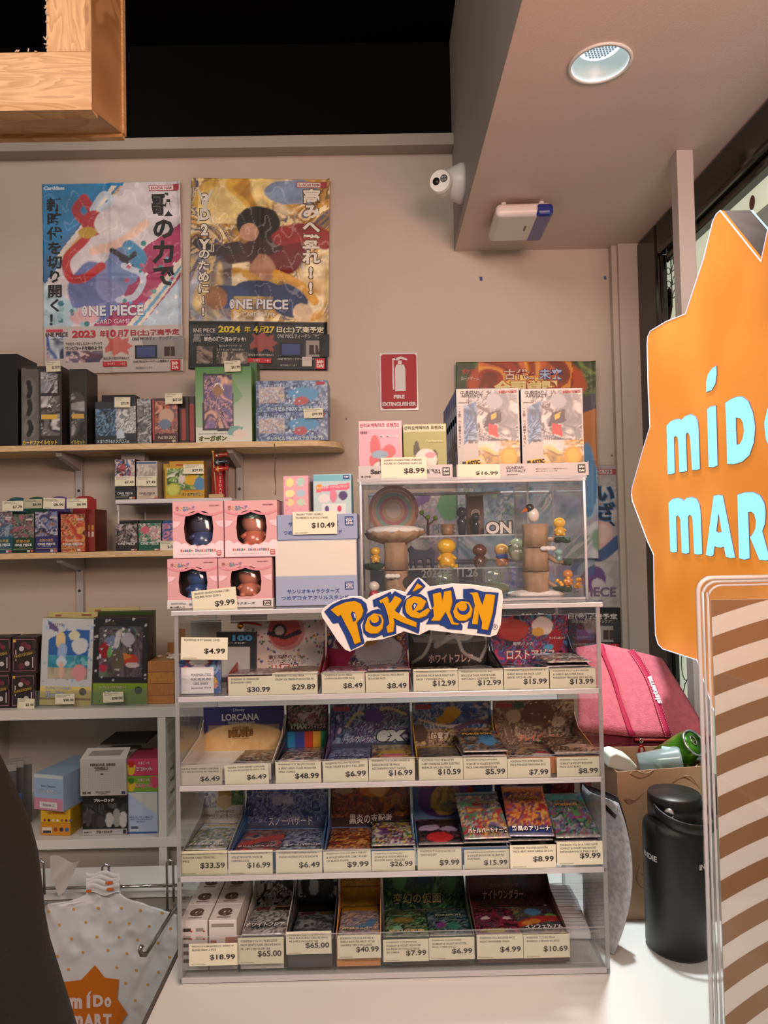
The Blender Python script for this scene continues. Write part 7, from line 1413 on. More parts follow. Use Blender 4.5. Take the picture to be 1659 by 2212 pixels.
o, w, h = carton('candy_box', 'green sweets box with pink balloon lettering, under the pink one', 'box', (273, 1676, 341, 1711), 2.03, .10, '#6c8c2c', CH('#6c9430', '#3c6c1c'), [('たまごっち', .56, .76, .36, .18, '#c8ccb8', {'ol': '#a8304c'}), ('ピロピロキャンディ', .56, .4, .56, .3, '#b8304c', {'ol': '#d0c8c0', 'bold': .05})], z0=zz)
zz += h+.0005
carton('candy_box', 'bright pink sweets box with white balloon lettering, topmost of its stack', 'box', (273, 1639, 341, 1675), 2.03, .10, '#a83c5c', CH('#b8345c', '#a8241c'), [('たまごっち', .56, .76, .36, .18, '#d8c8c8', {'ol': '#8c1c34'}), ('ピロピロキャンディ', .56, .4, .56, .3, '#c8b8c0', {'ol': '#8c1c44', 'bold': .05})], z0=zz)
# clear sleeves hanging at the left of the cabinet
for i, px in enumerate((18, 34, 52)):
    p = P(px, 1700, 2.08+.03*i); o = thing('plastic_sleeve', f'grey clear plastic sleeve standing in the cabinet, {("outermost", "middle", "innermost")[i]} of three', 'sleeve', (p.x, 2.06+.03*i, zl), .35, 'clear sleeves in the cabinet')
    G().box(-.03, .03, 0, .003, 0, .19).build('sleeve', clear('sleeve_clear', '#b4b8bc', .35, .12, 1.5, body='#7c8084'), o, bevel=.001)
    G().box(-.03, .03, -.0005, .0035, .17, .19).build('top_band', mat('sleeve_band', '#86847f', .5), o)
carton('blue_card', 'blue printed card tucked in front of the clear sleeves', 'card', (22, 1715, 46, 1790), 2.05, .002, '#2c4c84', None, None, z0=zl, rz=.2)
# shelf tags stuck on the upright's side
for i, (py, s_) in enumerate(((1570, ''), (1612, ''), (1640, ''), (1660, '$5.49'), (1684, '$55.99'), (1710, '$65.00'), (1738, ''), (1768, ''))):
    p = P(364, py, YC+.05); g = G().box(0, .001, -.035, .03, -.011, .011, lin('#b4b09c'))
    o = tag(g.build('shelf_tag', PAPER, loc=(xp1+.0002, YC+.055, p.z)), f'cream tag stuck on the cabinet upright, {("topmost", "second from the top", "third from the top", "fourth from the top", "fifth from the top", "reading $65.00", "just below the $65.00 one", "lowest")[i]}', 'price tag', 'tags stuck on the cabinet upright')
    if s_:
        t = G(); letter(t, s_, .0, 0, .034, .009, '#2c2c2a', y=0); t.v = [(.0016, -x, z) for x, y, z in t.v]; t.build('lettering', PAPER, o)

# ------------------------------------------------------------------ low desk with the carrier-bag rack
dz = PZ(230, 1925, .79).z
desk = thing('packing_desk', 'low white packing desk below the cabinet', 'desk', (0, 0, 0))
zd = .745; yf = PZ(230, 1926, zd).y; yr = min(PZ(230, 1852, zd).y, YC-.012)
G().box(-1.5, XL-.012, yf, yr, zd-.018, zd).build('desk_top', WHITE, desk, bevel=.001)
G().box(-1.5, XL-.012, yf+.012, yf+.03, 0, zd-.018).build('front_board', mat('grey_board', '#a5a097', .55), desk)
G().box(-1.5, XL-.012, yf+.006, yf+.012, zd-.052, zd-.02).build('front_rail', mat('grey_board', '#a5a097', .55), desk)
yk = yf-.03
rk = thing('bag_rack', 'chrome wire carrier-bag rack with hooks on the desk front', 'bag rack', (0, 0, 0))
bz = P(230, 1916, yk).z
G().tube([(P(60, 1921, yk).x, yk, bz), (P(395, 1910, yk).x, yk, bz)], .004, 12).build('cross_bar', CHROME, rk, smooth=True)
def hook(px, pyt, pyb, lab):
    a = P(px, pyt, yk-.01); b = P(px, pyb, yk-.01); r = .008
    pts = [(a.x-r, yk-.008, b.z)]+[(a.x-r*math.cos(t), yk-.010, a.z-r+r*math.sin(t)) for t in [math.pi*k/8 for k in range(9)]]+[(a.x+r, yk-.008, b.z+.02)]
    G().tube(pts, .0032, 10).build(lab, CHROME, rk, smooth=True)
hook(88, 1860, 1950, 'side_loop'); hook(228, 1867, 1905, 'centre_hook'); hook(367, 1858, 1966, 'side_loop')
e0, e1 = P(384, 1952, yk-.02), P(314, 2062, yk-.30)
G().tube([e0, e1, e1+Vector((-.006, -.006, .004)), e1+Vector((-.008, -.010, .016)), e1+Vector((-.004, -.008, .024))], .0048, 12).build('prong', CHROME, rk, smooth=True)
e2, e3 = P(100, 1950, yk-.02), P(20, 2062, yk-.30)
G().tube([e2, e3, e3+Vector((-.008, -.01, .018))], .0048, 12).build('prong', CHROME, rk, smooth=True)
G().tube([P(98, 1968, yk), P(384, 1972, yk)], .003, 8).build('lower_bar', CHROME, rk, smooth=True)
# printed carrier bag
yb = yk-.022
LE = [(1903, 188), (1920, 188), (1932, 186), (1940, 170), (1950, 140), (1955, 95), (1990, 88), (2100, 90), (2300, 92)]
RE = [(1903, 256), (1920, 256), (1932, 258), (1942, 272), (1952, 305), (1962, 335), (1978, 381), (2080, 383), (2300, 330)]
def interp(T_, y):
    for (a, b), (c, d) in zip(T_, T_[1:]):
        if y <= c: t = (y-a)/(c-a); t = max(0, t); return b+(d-b)*t
    return T_[-1][1]
BPX, BPY = 235, 2050
bag_w = thing('carrier_bag', 'white plastic carrier bag with orange dots and an orange star logo on the rack', 'bag', (0, 0, 0))
def bag_y(px, py):
    n = fbm(np.array(px/55.), np.array(py/70.), 77, 3)-.5; n2 = abs(float(fbm(np.array((px+py*.5)/38.), np.array((py-px*.4)/60.), 83, 2))-.5)
    m = 1.0-max(0, min(1, (py-2050)/50))*(1 if px < 285 else .3)
    bulge = -.012*math.sin(math.pi*max(0, min(1, (py-1900)/400)))
    return yb+bulge-(.012*float(n)+.010*(.25-n2))*max(m, .10)
nyr, nxr = 90, 64; g = G(); vs = []
for j in range(nyr):
    py = 1903+(2300-1903)*(j/(nyr-1))**1.15
    l, r = interp(LE, py), interp(RE, py)
    for i in range(nxr):
        px = l+(r-l)*i/(nxr-1); vs.append(P(px, py, bag_y(px, py)))
g.add(vs, [(j*nxr+i, j*nxr+i+1, (j+1)*nxr+i+1, (j+1)*nxr+i) for j in range(nyr-1) for i in range(nxr-1)])
BAGM = mat('white_film_bag', '#d2d2d3', .25, coat=.2)
ob = g.build('bag_body', BAGM, bag_w, smooth=True); so_ = ob.modifiers.new('thickness', 'SOLIDIFY'); so_.thickness = .008; so_.offset = 1
for k in range(4):     # stacked handle tops
    vs = []
    for j in range(5):
        for i in range(18):
            px = 186+72*i/17; py = 1884+k*9+j*5+4*math.sin(i*.5+k)
            vs.append(P(px, py, yb-.006-k*.003-.002*math.sin(j*1.5)))
    G().add(vs, [(j*18+i, j*18+i+1, (j+1)*18+i+1, (j+1)*18+i) for j in range(4) for i in range(17)]).build('handle_fold', BAGM, bag_w, smooth=True)
g = G()
def on_bag(px, py, d=.0016):
    return P(px, py, bag_y(px, py)-d)
for (px, py) in ((105, 1969), (159, 1964), (212, 1962), (262, 1962), (303, 1967), (350, 1972), (128, 1998), (185, 1992), (237, 1992), (279, 1995), (322, 2001), (368, 2006), (154, 2028), (209, 2024), (257, 2025), (297, 2031), (341, 2037), (179, 2057), (233, 2053), (274, 2060), (366, 2068), (148, 2094), (252, 2090), (294, 2096), (342, 2100), (271, 2124), (319, 2127), (292, 2161), (317, 2193), (124, 2066), (345, 2150)):
    c = on_bag(px, py); g.add([(c.x+.0036*math.cos(a), c.y, c.z+.0036*math.sin(a)) for a in [2*math.pi*k/10 for k in range(10)]], [tuple(range(10))], lin('#cf9a48'))
for (px, py, w_) in ((236, 1907, 9), (238, 1921, 8), (192, 1925, 6)):
    c = P(px, py, yb-.022); g.add([(c.x-w_*.0012, c.y, c.z-.004), (c.x+w_*.001, c.y, c.z-.003), (c.x+w_*.001, c.y, c.z+.004), (c.x-w_*.001, c.y, c.z+.003)], [(0, 1, 2, 3)], lin('#c86428'))
g.build('dot_print', PAPER, bag_w)
star = [(205, 2085), (226, 2112), (257, 2116), (253, 2158), (275, 2190), (258, 2215), (258, 2262), (100, 2262), (90, 2190), (118, 2160), (108, 2125), (140, 2121), (175, 2117)]
c0 = on_bag(205, 2150, .003); yy = min(on_bag(x, y, .002).y for x, y in star)-.001
def flatp(px, py, d=0.): q = P(px, py, yy-d); return (q.x, q.y, q.z)
g = G(); g.add([flatp(x, y) for x, y in star], [tuple(range(len(star)))], lin('#c4680c')); g.build('star_print', PAPER, bag_w)
g = G()
def mido_word(g, items, put, col):
    for s_, px, py, w_, h_ in items:
        letter(g, s_, px, -py, w_, h_, col, y=0, bold=.06, fn=lambda p: put(p[0], -p[2]))
mido_word(g, (('m', 164, 2167, 27, 24), ('ı', 191, 2164, 8, 28), ('D', 212, 2162, 22, 26), ('o', 233, 2165, 15, 22), ('m', 166, 2206, 26, 24), ('A', 192, 2204, 22, 28), ('R', 213, 2204, 18, 28), ('T', 232, 2204, 18, 28)), lambda x, y: flatp(x, y, .0008), '#d8c4c0')
g.add([flatp(x, y, .0008) for x, y in ((189, 2150), (191, 2144), (197, 2140), (196, 2146), (192, 2150))], [(0, 1, 2, 3, 4)], lin('#d8c4c0'))
g.build('lettering', PAPER, bag_w)
cr = thing('crumpled_bag', 'torn white bag scrap hanging on the left rack loop', 'bag', P(100, 1880, yk-.015))
vs = []
for j in range(7):
    for i in range(8):
        vs.append((.01+.075*i/7*(1-j/9), -.002*math.sin(i*1.3+j), .035-.04*i/7*(.4+.6*(j/6))-.06*j/6+.006*math.sin(i+j)))
G().add(vs, [(j*8+i, j*8+i+1, (j+1)*8+i+1, (j+1)*8+i) for j in range(6) for i in range(7)]).build('scrap', mat('grey_film', '#b6b3ab', .4), cr, smooth=True)

# ================================================================== RIGHT SIDE of the counter
# kraft paper carrier
yK = PZ(1450, 1986, CZ).y
kx0, kx1 = P(1338, 1850, yK).x, P(1532, 1850, yK).x; kh = P(1432, 1657, yK).z-CZ
KR = mat('kraft_board', '#c09e7c', .6, noise=.06, nscale=6)
kb = thing('kraft_carrier', 'open brown kraft carrier box with faint leaf drawings behind the black bottle', 'paper bag', ((kx0+kx1)/2, yK, CZ+.0005))
w = kx1-kx0; D = .13; h = kh
g = G()
def quadbox(vs_, th_n):
    pass
vsK = [(-w/2, 0, 0), (w/2+.004, 0, .002), (w/2, 0, h), (-w/2, 0, h-.008), (-w/2-.012, D, 0), (w/2, D, 0), (w/2, D, h), (-w/2-.012, D, h)]
g.add(vsK, [(0, 1, 2, 3), (1, 5, 6, 2), (5, 4, 7, 6), (4, 0, 3, 7), (0, 4, 5, 1)])
ok_ = g.build('bag_walls', KR, kb); so_ = ok_.modifiers.new('thickness', 'SOLIDIFY'); so_.thickness = .002; so_.offset = -1
g = G(); BR = lin('#8a6748')
def crv(pts, r=.0007): g.tube([(x*w-w/2, -.0006, z*h) for x, z in spline(pts, 5)], r, 4, BR)
crv([(.14, .96), (.2, .98), (.32, .96), (.42, .985)], .0012); crv([(.14, .96), (.25, .93), (.36, .95), (.42, .985)], .0012)
for k in range(5):
    crv([(.55, .86), (.62+.04*k, .90+.01*k), (.72+.05*k, .97-.03*k)]); crv([(.60, .84), (.68+.03*k, .86-.02*k), (.78+.04*k, .86-.03*k)])
for k in range(4): crv([(.06, .79), (.14, .79-.01*k), (.2+.03*k, .77+.02*k)])
crv([(.22, .35), (.18, .28), (.22, .22), (.3, .2)]); crv([(.24, .3), (.3, .26), (.28, .2)])
g.build('leaf_drawing', PAPER, kb)
# drink can
def cyl_dir(profile, n, loc, d, col=(1, 1, 1)):
    g = G().lathe(profile, n, (0, 0, 0), col); g.xform(Matrix.Translation(loc) @ Vector(d).normalized().to_track_quat('Z', 'Y').to_matrix().to_4x4()); return g
cT = P(1500, 1605, 1.40); cdir = Vector((.36, -.62, .55))
can = thing('drink_can', 'opened green soft drink can lying tilted in the kraft carrier', 'can', cT)
cyl_dir([(.024, -.112), (.0305, -.106), (.0305, -.014), (.0265, -.003), (.0262, 0)], 36, (0, 0, 0), cdir).build('can_body', mat('can_green', '#5fa62a', .25, .6, noise=.5, nscale=30, tint='#1c4c14'), can, smooth=True)
cyl_dir([(.0262, -.002), (.0275, 0), (.0272, .002), (.0245, .0025), (.0235, -.0015), (.0001, -.002)], 36, (0, 0, 0), cdir).build('rim', mat('can_aluminium', '#c8c4c0', .25, .9), can, smooth=True)
q = cdir.normalized().to_track_quat('Z', 'Y').to_matrix().to_4x4()
G().lathe([(.0225, -.0016), (.0225, -.0012), (.0001, -.0012)], 30).xform(q).build('lid', mat('can_lid', '#cfaf9c', .3, .6), can)
g = G(); g.add([(.013*math.cos(a)-.001, .010*math.sin(a)-.010, -.0008) for a in [2*math.pi*k/20 for k in range(20)]], [tuple(range(20))], lin('#0c0c0c')); g.xform(q).build('opening', PAPER, can)
ringp = [(.0062*math.cos(a), .005+.009*math.sin(a), .0012) for a in [2*math.pi*k/20 for k in range(21)]]
G().tube(ringp, .0016, 8).tube([(-.004, .003, .0012), (.004, .003, .0012)], .001, 6).xform(q).build('pull_tab', mat('tab_metal', '#c8b8a8', .2, 1.), can, smooth=True)
# clear plastic cup and white box
p = P(1430, 1645, 1.41); cup = thing('plastic_cup', 'crushed clear plastic cup lying in the kraft carrier', 'cup', p)
CUPM = clear('milky_cup', '#e4ecec', .45, .12, 1.5, body='#b0c4c4')
cyl_dir([(.019, -.045), (.024, 0), (.028, .03), (.0285, .034)], 26, (0, 0, 0), (1, -.2, .12)).build('cup_body', CUPM, cup, smooth=True)
cyl_dir([(.0085, 0), (.0085, .075)], 16, (.0, .0, .022), (1, -.25, -.12)).build('tube', mat('pale_tube', '#a9c4c4', .25), cup, smooth=True)
wb = G().prism([(-.028, -.012), (.026, -.016), (.030, .0), (.014, .012), (-.016, .018), (-.028, .010)], 0, .05, lin('#c4cdc4')).build('white_lid', PRINT, bevel=.003, loc=P(1345, 1650, 1.385), rot=(0, .22, 0))
tag(wb, 'pale white plastic lid poking out at the left of the kraft carrier', 'lid')
g = G(); R = random.Random(4)
for k in range(7):
    a = P(1430+R.uniform(-10, 85), 1668, 1.405); g.tube([a, a+Vector((R.uniform(-.02, .02), 0, R.uniform(.01, .035)))], [.004, .001], 5, lin(R.choice(['#3c6c24', '#2c5420', '#4c7c2c'])))
lf = g.build('green_wrapper', GLOSS); lf['kind'] = 'stuff'; tag(lf, 'crumpled green wrapper and leaves inside the kraft carrier', 'wrapper')
# pink insulated lunch bag
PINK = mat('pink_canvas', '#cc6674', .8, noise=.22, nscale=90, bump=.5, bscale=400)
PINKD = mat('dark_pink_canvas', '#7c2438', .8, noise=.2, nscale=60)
PSTR = mat('magenta_webbing', '#a81440', .7, bump=.3, bscale=600)
lb = thing('lunch_bag', 'pink canvas lunch bag with magenta straps leaning behind the kraft carrier', 'bag', (0, 0, 0))
A, B = P(1296, 1392, 1.66), P(1428, 1425, 1.66); Cc, Dd = P(1532, 1593, 1.54), P(1366, 1592, 1.54)
A2, D2 = P(1246, 1400, 1.68), P(1250, 1580, 1.55)
def grid_quad(a, b, c, d, n, puff, name, m, parent, th=.006):
    """quad a-b-c-d (a,b top) bulged along its normal"""
    nrm = (b-a).cross(d-a).normalized()
    if nrm.dot(CAM-a) < 0: nrm = -nrm
    vs = []
    for j in range(n+1):
        for i in range(n+1):
            u, v = i/n, j/n; p = (a*(1-u)+b*u)*(1-v)+(d*(1-u)+c*u)*v
            vs.append(p+nrm*(puff*(math.sin(math.pi*u)*math.sin(math.pi*v))**.6+.002*float(fbm(np.array(u*5), np.array(v*5), 61)-.5)))
    o = G().add(vs, [(j*(n+1)+i, j*(n+1)+i+1, (j+1)*(n+1)+i+1, (j+1)*(n+1)+i) for j in range(n) for i in range(n)]).build(name, m, parent, smooth=True)
    s_ = o.modifiers.new('thickness', 'SOLIDIFY'); s_.thickness = th; s_.offset = 0
    return o, nrm
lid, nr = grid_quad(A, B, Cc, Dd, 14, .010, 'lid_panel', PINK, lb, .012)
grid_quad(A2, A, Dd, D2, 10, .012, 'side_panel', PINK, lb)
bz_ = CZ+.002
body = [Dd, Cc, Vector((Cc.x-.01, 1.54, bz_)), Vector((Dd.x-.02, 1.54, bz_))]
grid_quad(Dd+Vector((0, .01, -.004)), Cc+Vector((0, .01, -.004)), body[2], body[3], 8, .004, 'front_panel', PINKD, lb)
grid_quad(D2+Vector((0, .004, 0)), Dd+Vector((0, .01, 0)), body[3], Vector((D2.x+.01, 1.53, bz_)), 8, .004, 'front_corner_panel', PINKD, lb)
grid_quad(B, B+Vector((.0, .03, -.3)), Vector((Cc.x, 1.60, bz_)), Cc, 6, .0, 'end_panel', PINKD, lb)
def strap(pts, w_, name, m, d=.008):
    pts = [p+nr*d for p in pts]; g = G(); n = len(pts); vs = []
    for i, p in enumerate(pts):
        t = (pts[min(i+1, n-1)]-pts[max(i-1, 0)]).normalized(); s_ = t.cross(nr).normalized()*w_/2
        vs += [p-s_, p+s_]
    g.add(vs, [(2*i, 2*i+1, 2*i+3, 2*i+2) for i in range(n-1)])
    o = g.build(name, m, lb, smooth=True); md = o.modifiers.new('thickness', 'SOLIDIFY'); md.thickness = .002; md.offset = 0
    return pts
def onlid(u, v): return (A*(1-u)+B*u)*(1-v)+(Dd*(1-u)+Cc*u)*v+nr*(.010*(math.sin(math.pi*u)*math.sin(math.pi*v))**.6 if 0 < u < 1 and 0 < v < 1 else 0)
sp_ = strap([onlid(.48+.035*math.sin(v*5), v) for v in [k/16 for k in range(17)]], .018, 'handle_strap', PSTR)
strap([onlid(-.02+.02*math.sin(v*5)+.03*v, v*.98+.02) for v in [k/12 for k in range(13)]], .014, 'side_strap', PSTR, .006)
g = G()
for sd in (-.007, .007):
    for k in range(46):
        t = k/45*15.9; i = int(t); f = t-i; p = sp_[i]*(1-f)+sp_[i+1]*f; q2 = sp_[i]*(1-f-.25)+sp_[i+1]*(f+.25)
        tt = (sp_[i+1]-sp_[i]).normalized(); s_ = tt.cross(nr).normalized()*sd
        g.tube([p+s_+nr*.0015, p+s_+nr*.0015+tt*.0022], .0005, 4, lin('#e0c8cc'))
st = g.build('stitching', PAPER, lb)
mid = sp_[6]; dn = (sp_[11]-sp_[4]).normalized(); acr = nr.cross(dn).normalized()
g = G(); letter(g, 'sistema', 0, 0, .066, .014, '#dccccc', y=0, bold=.04, fn=lambda p: tuple(sp_[8]+dn*(-p[0])*1.0+acr*(-p[2])+nr*.0024))
g.build('lettering', PAPER, lb)
z0_ = onlid(.1, 1.0); zp = [onlid(u, 1.0)+Vector((0, -.004, -.005)) for u in (.02, .3, .6, .95)]
G().tube(zp, .0035, 8).build('zip', mat('red_zip', '#8c1c1c', .5), lb, smooth=True)
pz = P(1385, 1600, 1.505); G().tube([pz+Vector((.004*math.cos(a), 0, .004*math.sin(a))) for a in [2*math.pi*k/12 for k in range(13)]], .0012, 8).build('zip_ring', CHROME, lb, smooth=True)
g = G(); pc_ = P(1387, 1632, 1.495); n = 24
g.prism([(.0085*math.cos(2*math.pi*k/n), .021*math.sin(2*math.pi*k/n)) for k in range(n)], 0, .003, lin('#9c1c20'))
letter(g, 'sistema', 0, 0, .034, .007, '#dcd0cc', y=-.0005, rot=-math.pi/2, bold=.04)
g.build('zip_tag', GLOSS, lb, loc=pc_)
# black bottle
bp = PZ(1466, 2044, CZ); bh = P(1442, 1712, bp.y).z-CZ
br = (P(1531, 1950, bp.y).x-P(1397, 1950, bp.y).x)/2
bo = thing('water_bottle', 'matt black steel water bottle with a loop lid on the counter', 'bottle', (bp.x, bp.y, CZ+.0005), math.radians(20))
MB_ = mat('matt_black_powder', '#131414', .42, bump=.12, bscale=900)
lh = bh*.165
G().lathe([(br*.93, 0), (br, .006), (br, bh*.77), (br*.97, bh*.80), (br*.86, bh*.825), (br*.80, bh*.84), (br*.80, bh*.85)], 56).build('bottle_body', MB_, bo, smooth=True)
G().lathe([(br*.76, bh*.84), (br*.76, bh*.86)], 48).build('neck', BLACKP, bo)
G().lathe([(br*.82, bh*.862), (br*.82, bh*.99), (br*.79, bh), (br*.1, bh*1.001), (.0005, bh)], 56).build('lid', BLACKP, bo, smooth=True)
bo.rotation_euler[2] = 0
hp = []
for k in range(25):
    a = math.pi*(1.08)-k/24*math.pi*1.16+0; 
for k in range(25):
    t = k/24; ang = math.radians(205+t*205); rr = br*(.88+.36*math.sin(math.pi*t)); zc_ = bh*.93-bh*.085*math.sin(math.pi*t)
    hp.append(Vector((rr*math.cos(ang), rr*math.sin(ang), zc_)))
g = G(); vs = []
for i, p in enumerate(hp):
    vs += [p+Vector((0, 0, -.0085)), p+Vector((0, 0, .0085))]
oh = g.add(vs, [(2*i, 2*i+1, 2*i+3, 2*i+2) for i in range(24)]).build('loop_handle', BLACKP, bo, smooth=True); so_ = oh.modifiers.new('thickness', 'SOLIDIFY'); so_.thickness = .004; so_.offset = 0
bv = oh.modifiers.new('bevel', 'BEVEL'); bv.width = .001
ang = math.radians(238); pd = Vector((br*.83*math.cos(ang), br*.83*math.sin(ang), bh*.925))
G().lathe([(.0085, 0), (.0085, .0045), (.007, .0055), (.0001, .0055)], 24).xform(Matrix.Translation(pd) @ Vector((math.cos(ang), math.sin(ang), 0)).to_track_quat('Z', 'Y').to_matrix().to_4x4()).build('steel_stud', mat('brushed_steel', '#b8b8b8', .25, 1.), bo)
def wrap(s_, a_mid, z, h_, wlen, name='lettering'):
    g = G(); letter(g, s_, 0, z, wlen, h_, '#d0d0d0', y=0, bold=.03, fn=lambda p: ((br+.0006)*math.cos(math.radians(a_mid)+p[0]/br), (br+.0006)*math.sin(math.radians(a_mid)+p[0]/br), p[2]))
    g.build(name, PAPER, bo)
wrap('INDIE', 307, bh*.595, .0095, .034); wrap('INDIE', 197, bh*.615, .0095, .034); wrap('campers', 312, bh*.572, .004, .02)
# curled writing pad in a black folder beside the case
pb = thing('curled_notepad', 'curled writing pad in a black folder leaning on the display case', 'notepad', (0, 0, 0))
def curl(off, x0, col, name, m, py0=1735, py1=2062):
    vs = []; n = 18; ya, yb2 = 1.27+off*.0, 1.46
    for j in range(n+1):
        v = j/n; py = py0+(py1-py0)*v
        ex = 1316+(50)*math.sin(math.pi*min(1, .10+.86*v))**.8+off*2.2
        for i in range(9):
            u = i/8; Y_ = 1.262+.006*off+.10*(1-u); q = P(ex, py, 1.262)
            vs.append((max(CX1+.003, q.x-.012*(1-u)**2-(.055*(1-u))), Y_, max(q.z, CZ+.001)))
    o = G().add(vs, [(j*9+i, j*9+i+1, (j+1)*9+i+1, (j+1)*9+i) for j in range(n) for i in range(8)]).build(name, m, pb, smooth=True)
    s_ = o.modifiers.new('thickness', 'SOLIDIFY'); s_.thickness = .0012; s_.offset = 0
    return o
SHEETP = mat('pad_paper', '#c4c6cc', .6, noise=.25, nscale=120, tint='#9a9da6')
curl(0, 0, None, 'paper_sheet', SHEETP); curl(.7, 0, None, 'paper_sheet', SHEETP, 1740, 2058); curl(2.6, 0, None, 'folder_cover', mat('black_folder', '#0e0e10', .4), 1728, 2072)
G().tube([P(1306, 1735, 1.30), P(1335, 1762, 1.28)], .008, 8).build('clip', BLACKP, pb, smooth=True)

# ================================================================== ORANGE LIGHTBOX SIGN
XO = .60
def SX(px, py, x=XO): p = PX(px, py, x); return (p.y, p.z)
outline = [(1556, 455), (1548, 462), (1540, 478), (1520, 560), (1481, 678), (1440, 694), (1405, 715), (1399, 728), (1398, 745), (1400, 830), (1404, 922), (1385, 985), (1366, 1052), (1364, 1066), (1366, 1082), (1400, 1172), (1412, 1198), (1413, 1280), (1416, 1372), (1422, 1392), (1432, 1402), (1506, 1426), (1530, 1500), (1580, 1640)]
pts = [SX(x, y) for x, y in outline]
fy = pts[0][0]
# continue the star beyond the frame, mirrored about its centre line
yc_ = SX(1700, 900)[0]
pts_full = pts+[(2*yc_-y, z) for y, z in reversed(pts[:-1]) if True]
apex = SX(1644, 565)
cyy, czz = yc_, SX(1640, 1030)[1]
pts_full = [(y, z) for y, z in pts]+[(yc_, pts[-1][1]-.06)]+[(2*yc_-y, z) for y, z in reversed(pts)]+[(2*yc_-apex[0], apex[1]), (yc_, apex[1]+.10), apex]
sgn = thing('lightbox_sign', 'large glowing orange starburst lightbox sign with pale blue shop lettering', 'sign', (XO, 0, 0))
ORG = mat('lit_orange_acrylic', '#a85a18', .3, emis='#fb9a3a', es=.58, noise=0)
m = ORG; N, L = m.node_tree.nodes, m.node_tree.links; b = N['Principled BSDF']
tc = N.new('ShaderNodeTexCoord'); nz = N.new('ShaderNodeTexNoise'); nz.inputs['Scale'].default_value = 5.5; nz.inputs['Detail'].default_value = 1
L.new(tc.outputs['Object'], nz.inputs['Vector']); rp = N.new('ShaderNodeValToRGB'); rp.color_ramp.elements[0].position = .35; rp.color_ramp.elements[1].position = .68
rp.color_ramp.elements[0].color = (*lin('#e08a2e'), 1); rp.color_ramp.elements[1].color = (*lin('#ffa544'), 1); L.new(nz.outputs['Fac'], rp.inputs[0]); L.new(rp.outputs[0], b.inputs['Emission Color'])
def xprism(pts, x0, x1, name, m, parent, col=(1, 1, 1)):
    n = len(pts)
    vs = [(x0, y, z) for y, z in pts]+[(x1, y, z) for y, z in pts]
    return G().add(vs, [tuple(range(n)), tuple(range(2*n-1, n-1, -1))]+[(i, i+n, (i+1) % n+n, (i+1) % n) for i in range(n)], col).build(name, m, parent)
xprism(pts_full, 0, .006, 'face', ORG, sgn)
SILV = mat('brushed_silver', '#c8ccd0', .3, .9, noise=.3, nscale=20)
n = len(pts_full); g = G(); vs = [(.006, y, z) for y, z in pts_full]+[(.052, y, z) for y, z in pts_full]
g.add(vs, [(i, i+n, (i+1) % n+n, (i+1) % n) for i in range(n)]); g.build('return', SILV, sgn)
xprism(pts_full, .052, .056, 'back_glow', mat('lit_blue_edge', '#8cc8e8', .4, emis='#9cd0f0', es=.8), sgn)
g = G(); g.tube([(0, y, z) for y, z in pts_full]+[(0, *pts_full[0])], .0012, 5); g.build('edge_line', mat('lit_edge', '#d8d8e8', .4, emis='#b0b8e0', es=.5), sgn)
LET = mat('lit_blue_letter', '#5c98a8', .3, emis='#94e2ff', es=.95)
LINE = mat('letter_outline', '#6c5c7c', .5)
CR = lambda pts: [(1300+x/2.95, 650+y/2.95) for x, y in pts]
def arc(cx, cy, rx, ry, a0, a1, n=8): return [(cx+rx*math.cos(math.radians(a0+(a1-a0)*k/n)), cy-ry*math.sin(math.radians(a0+(a1-a0)*k/n))) for k in range(n+1)]
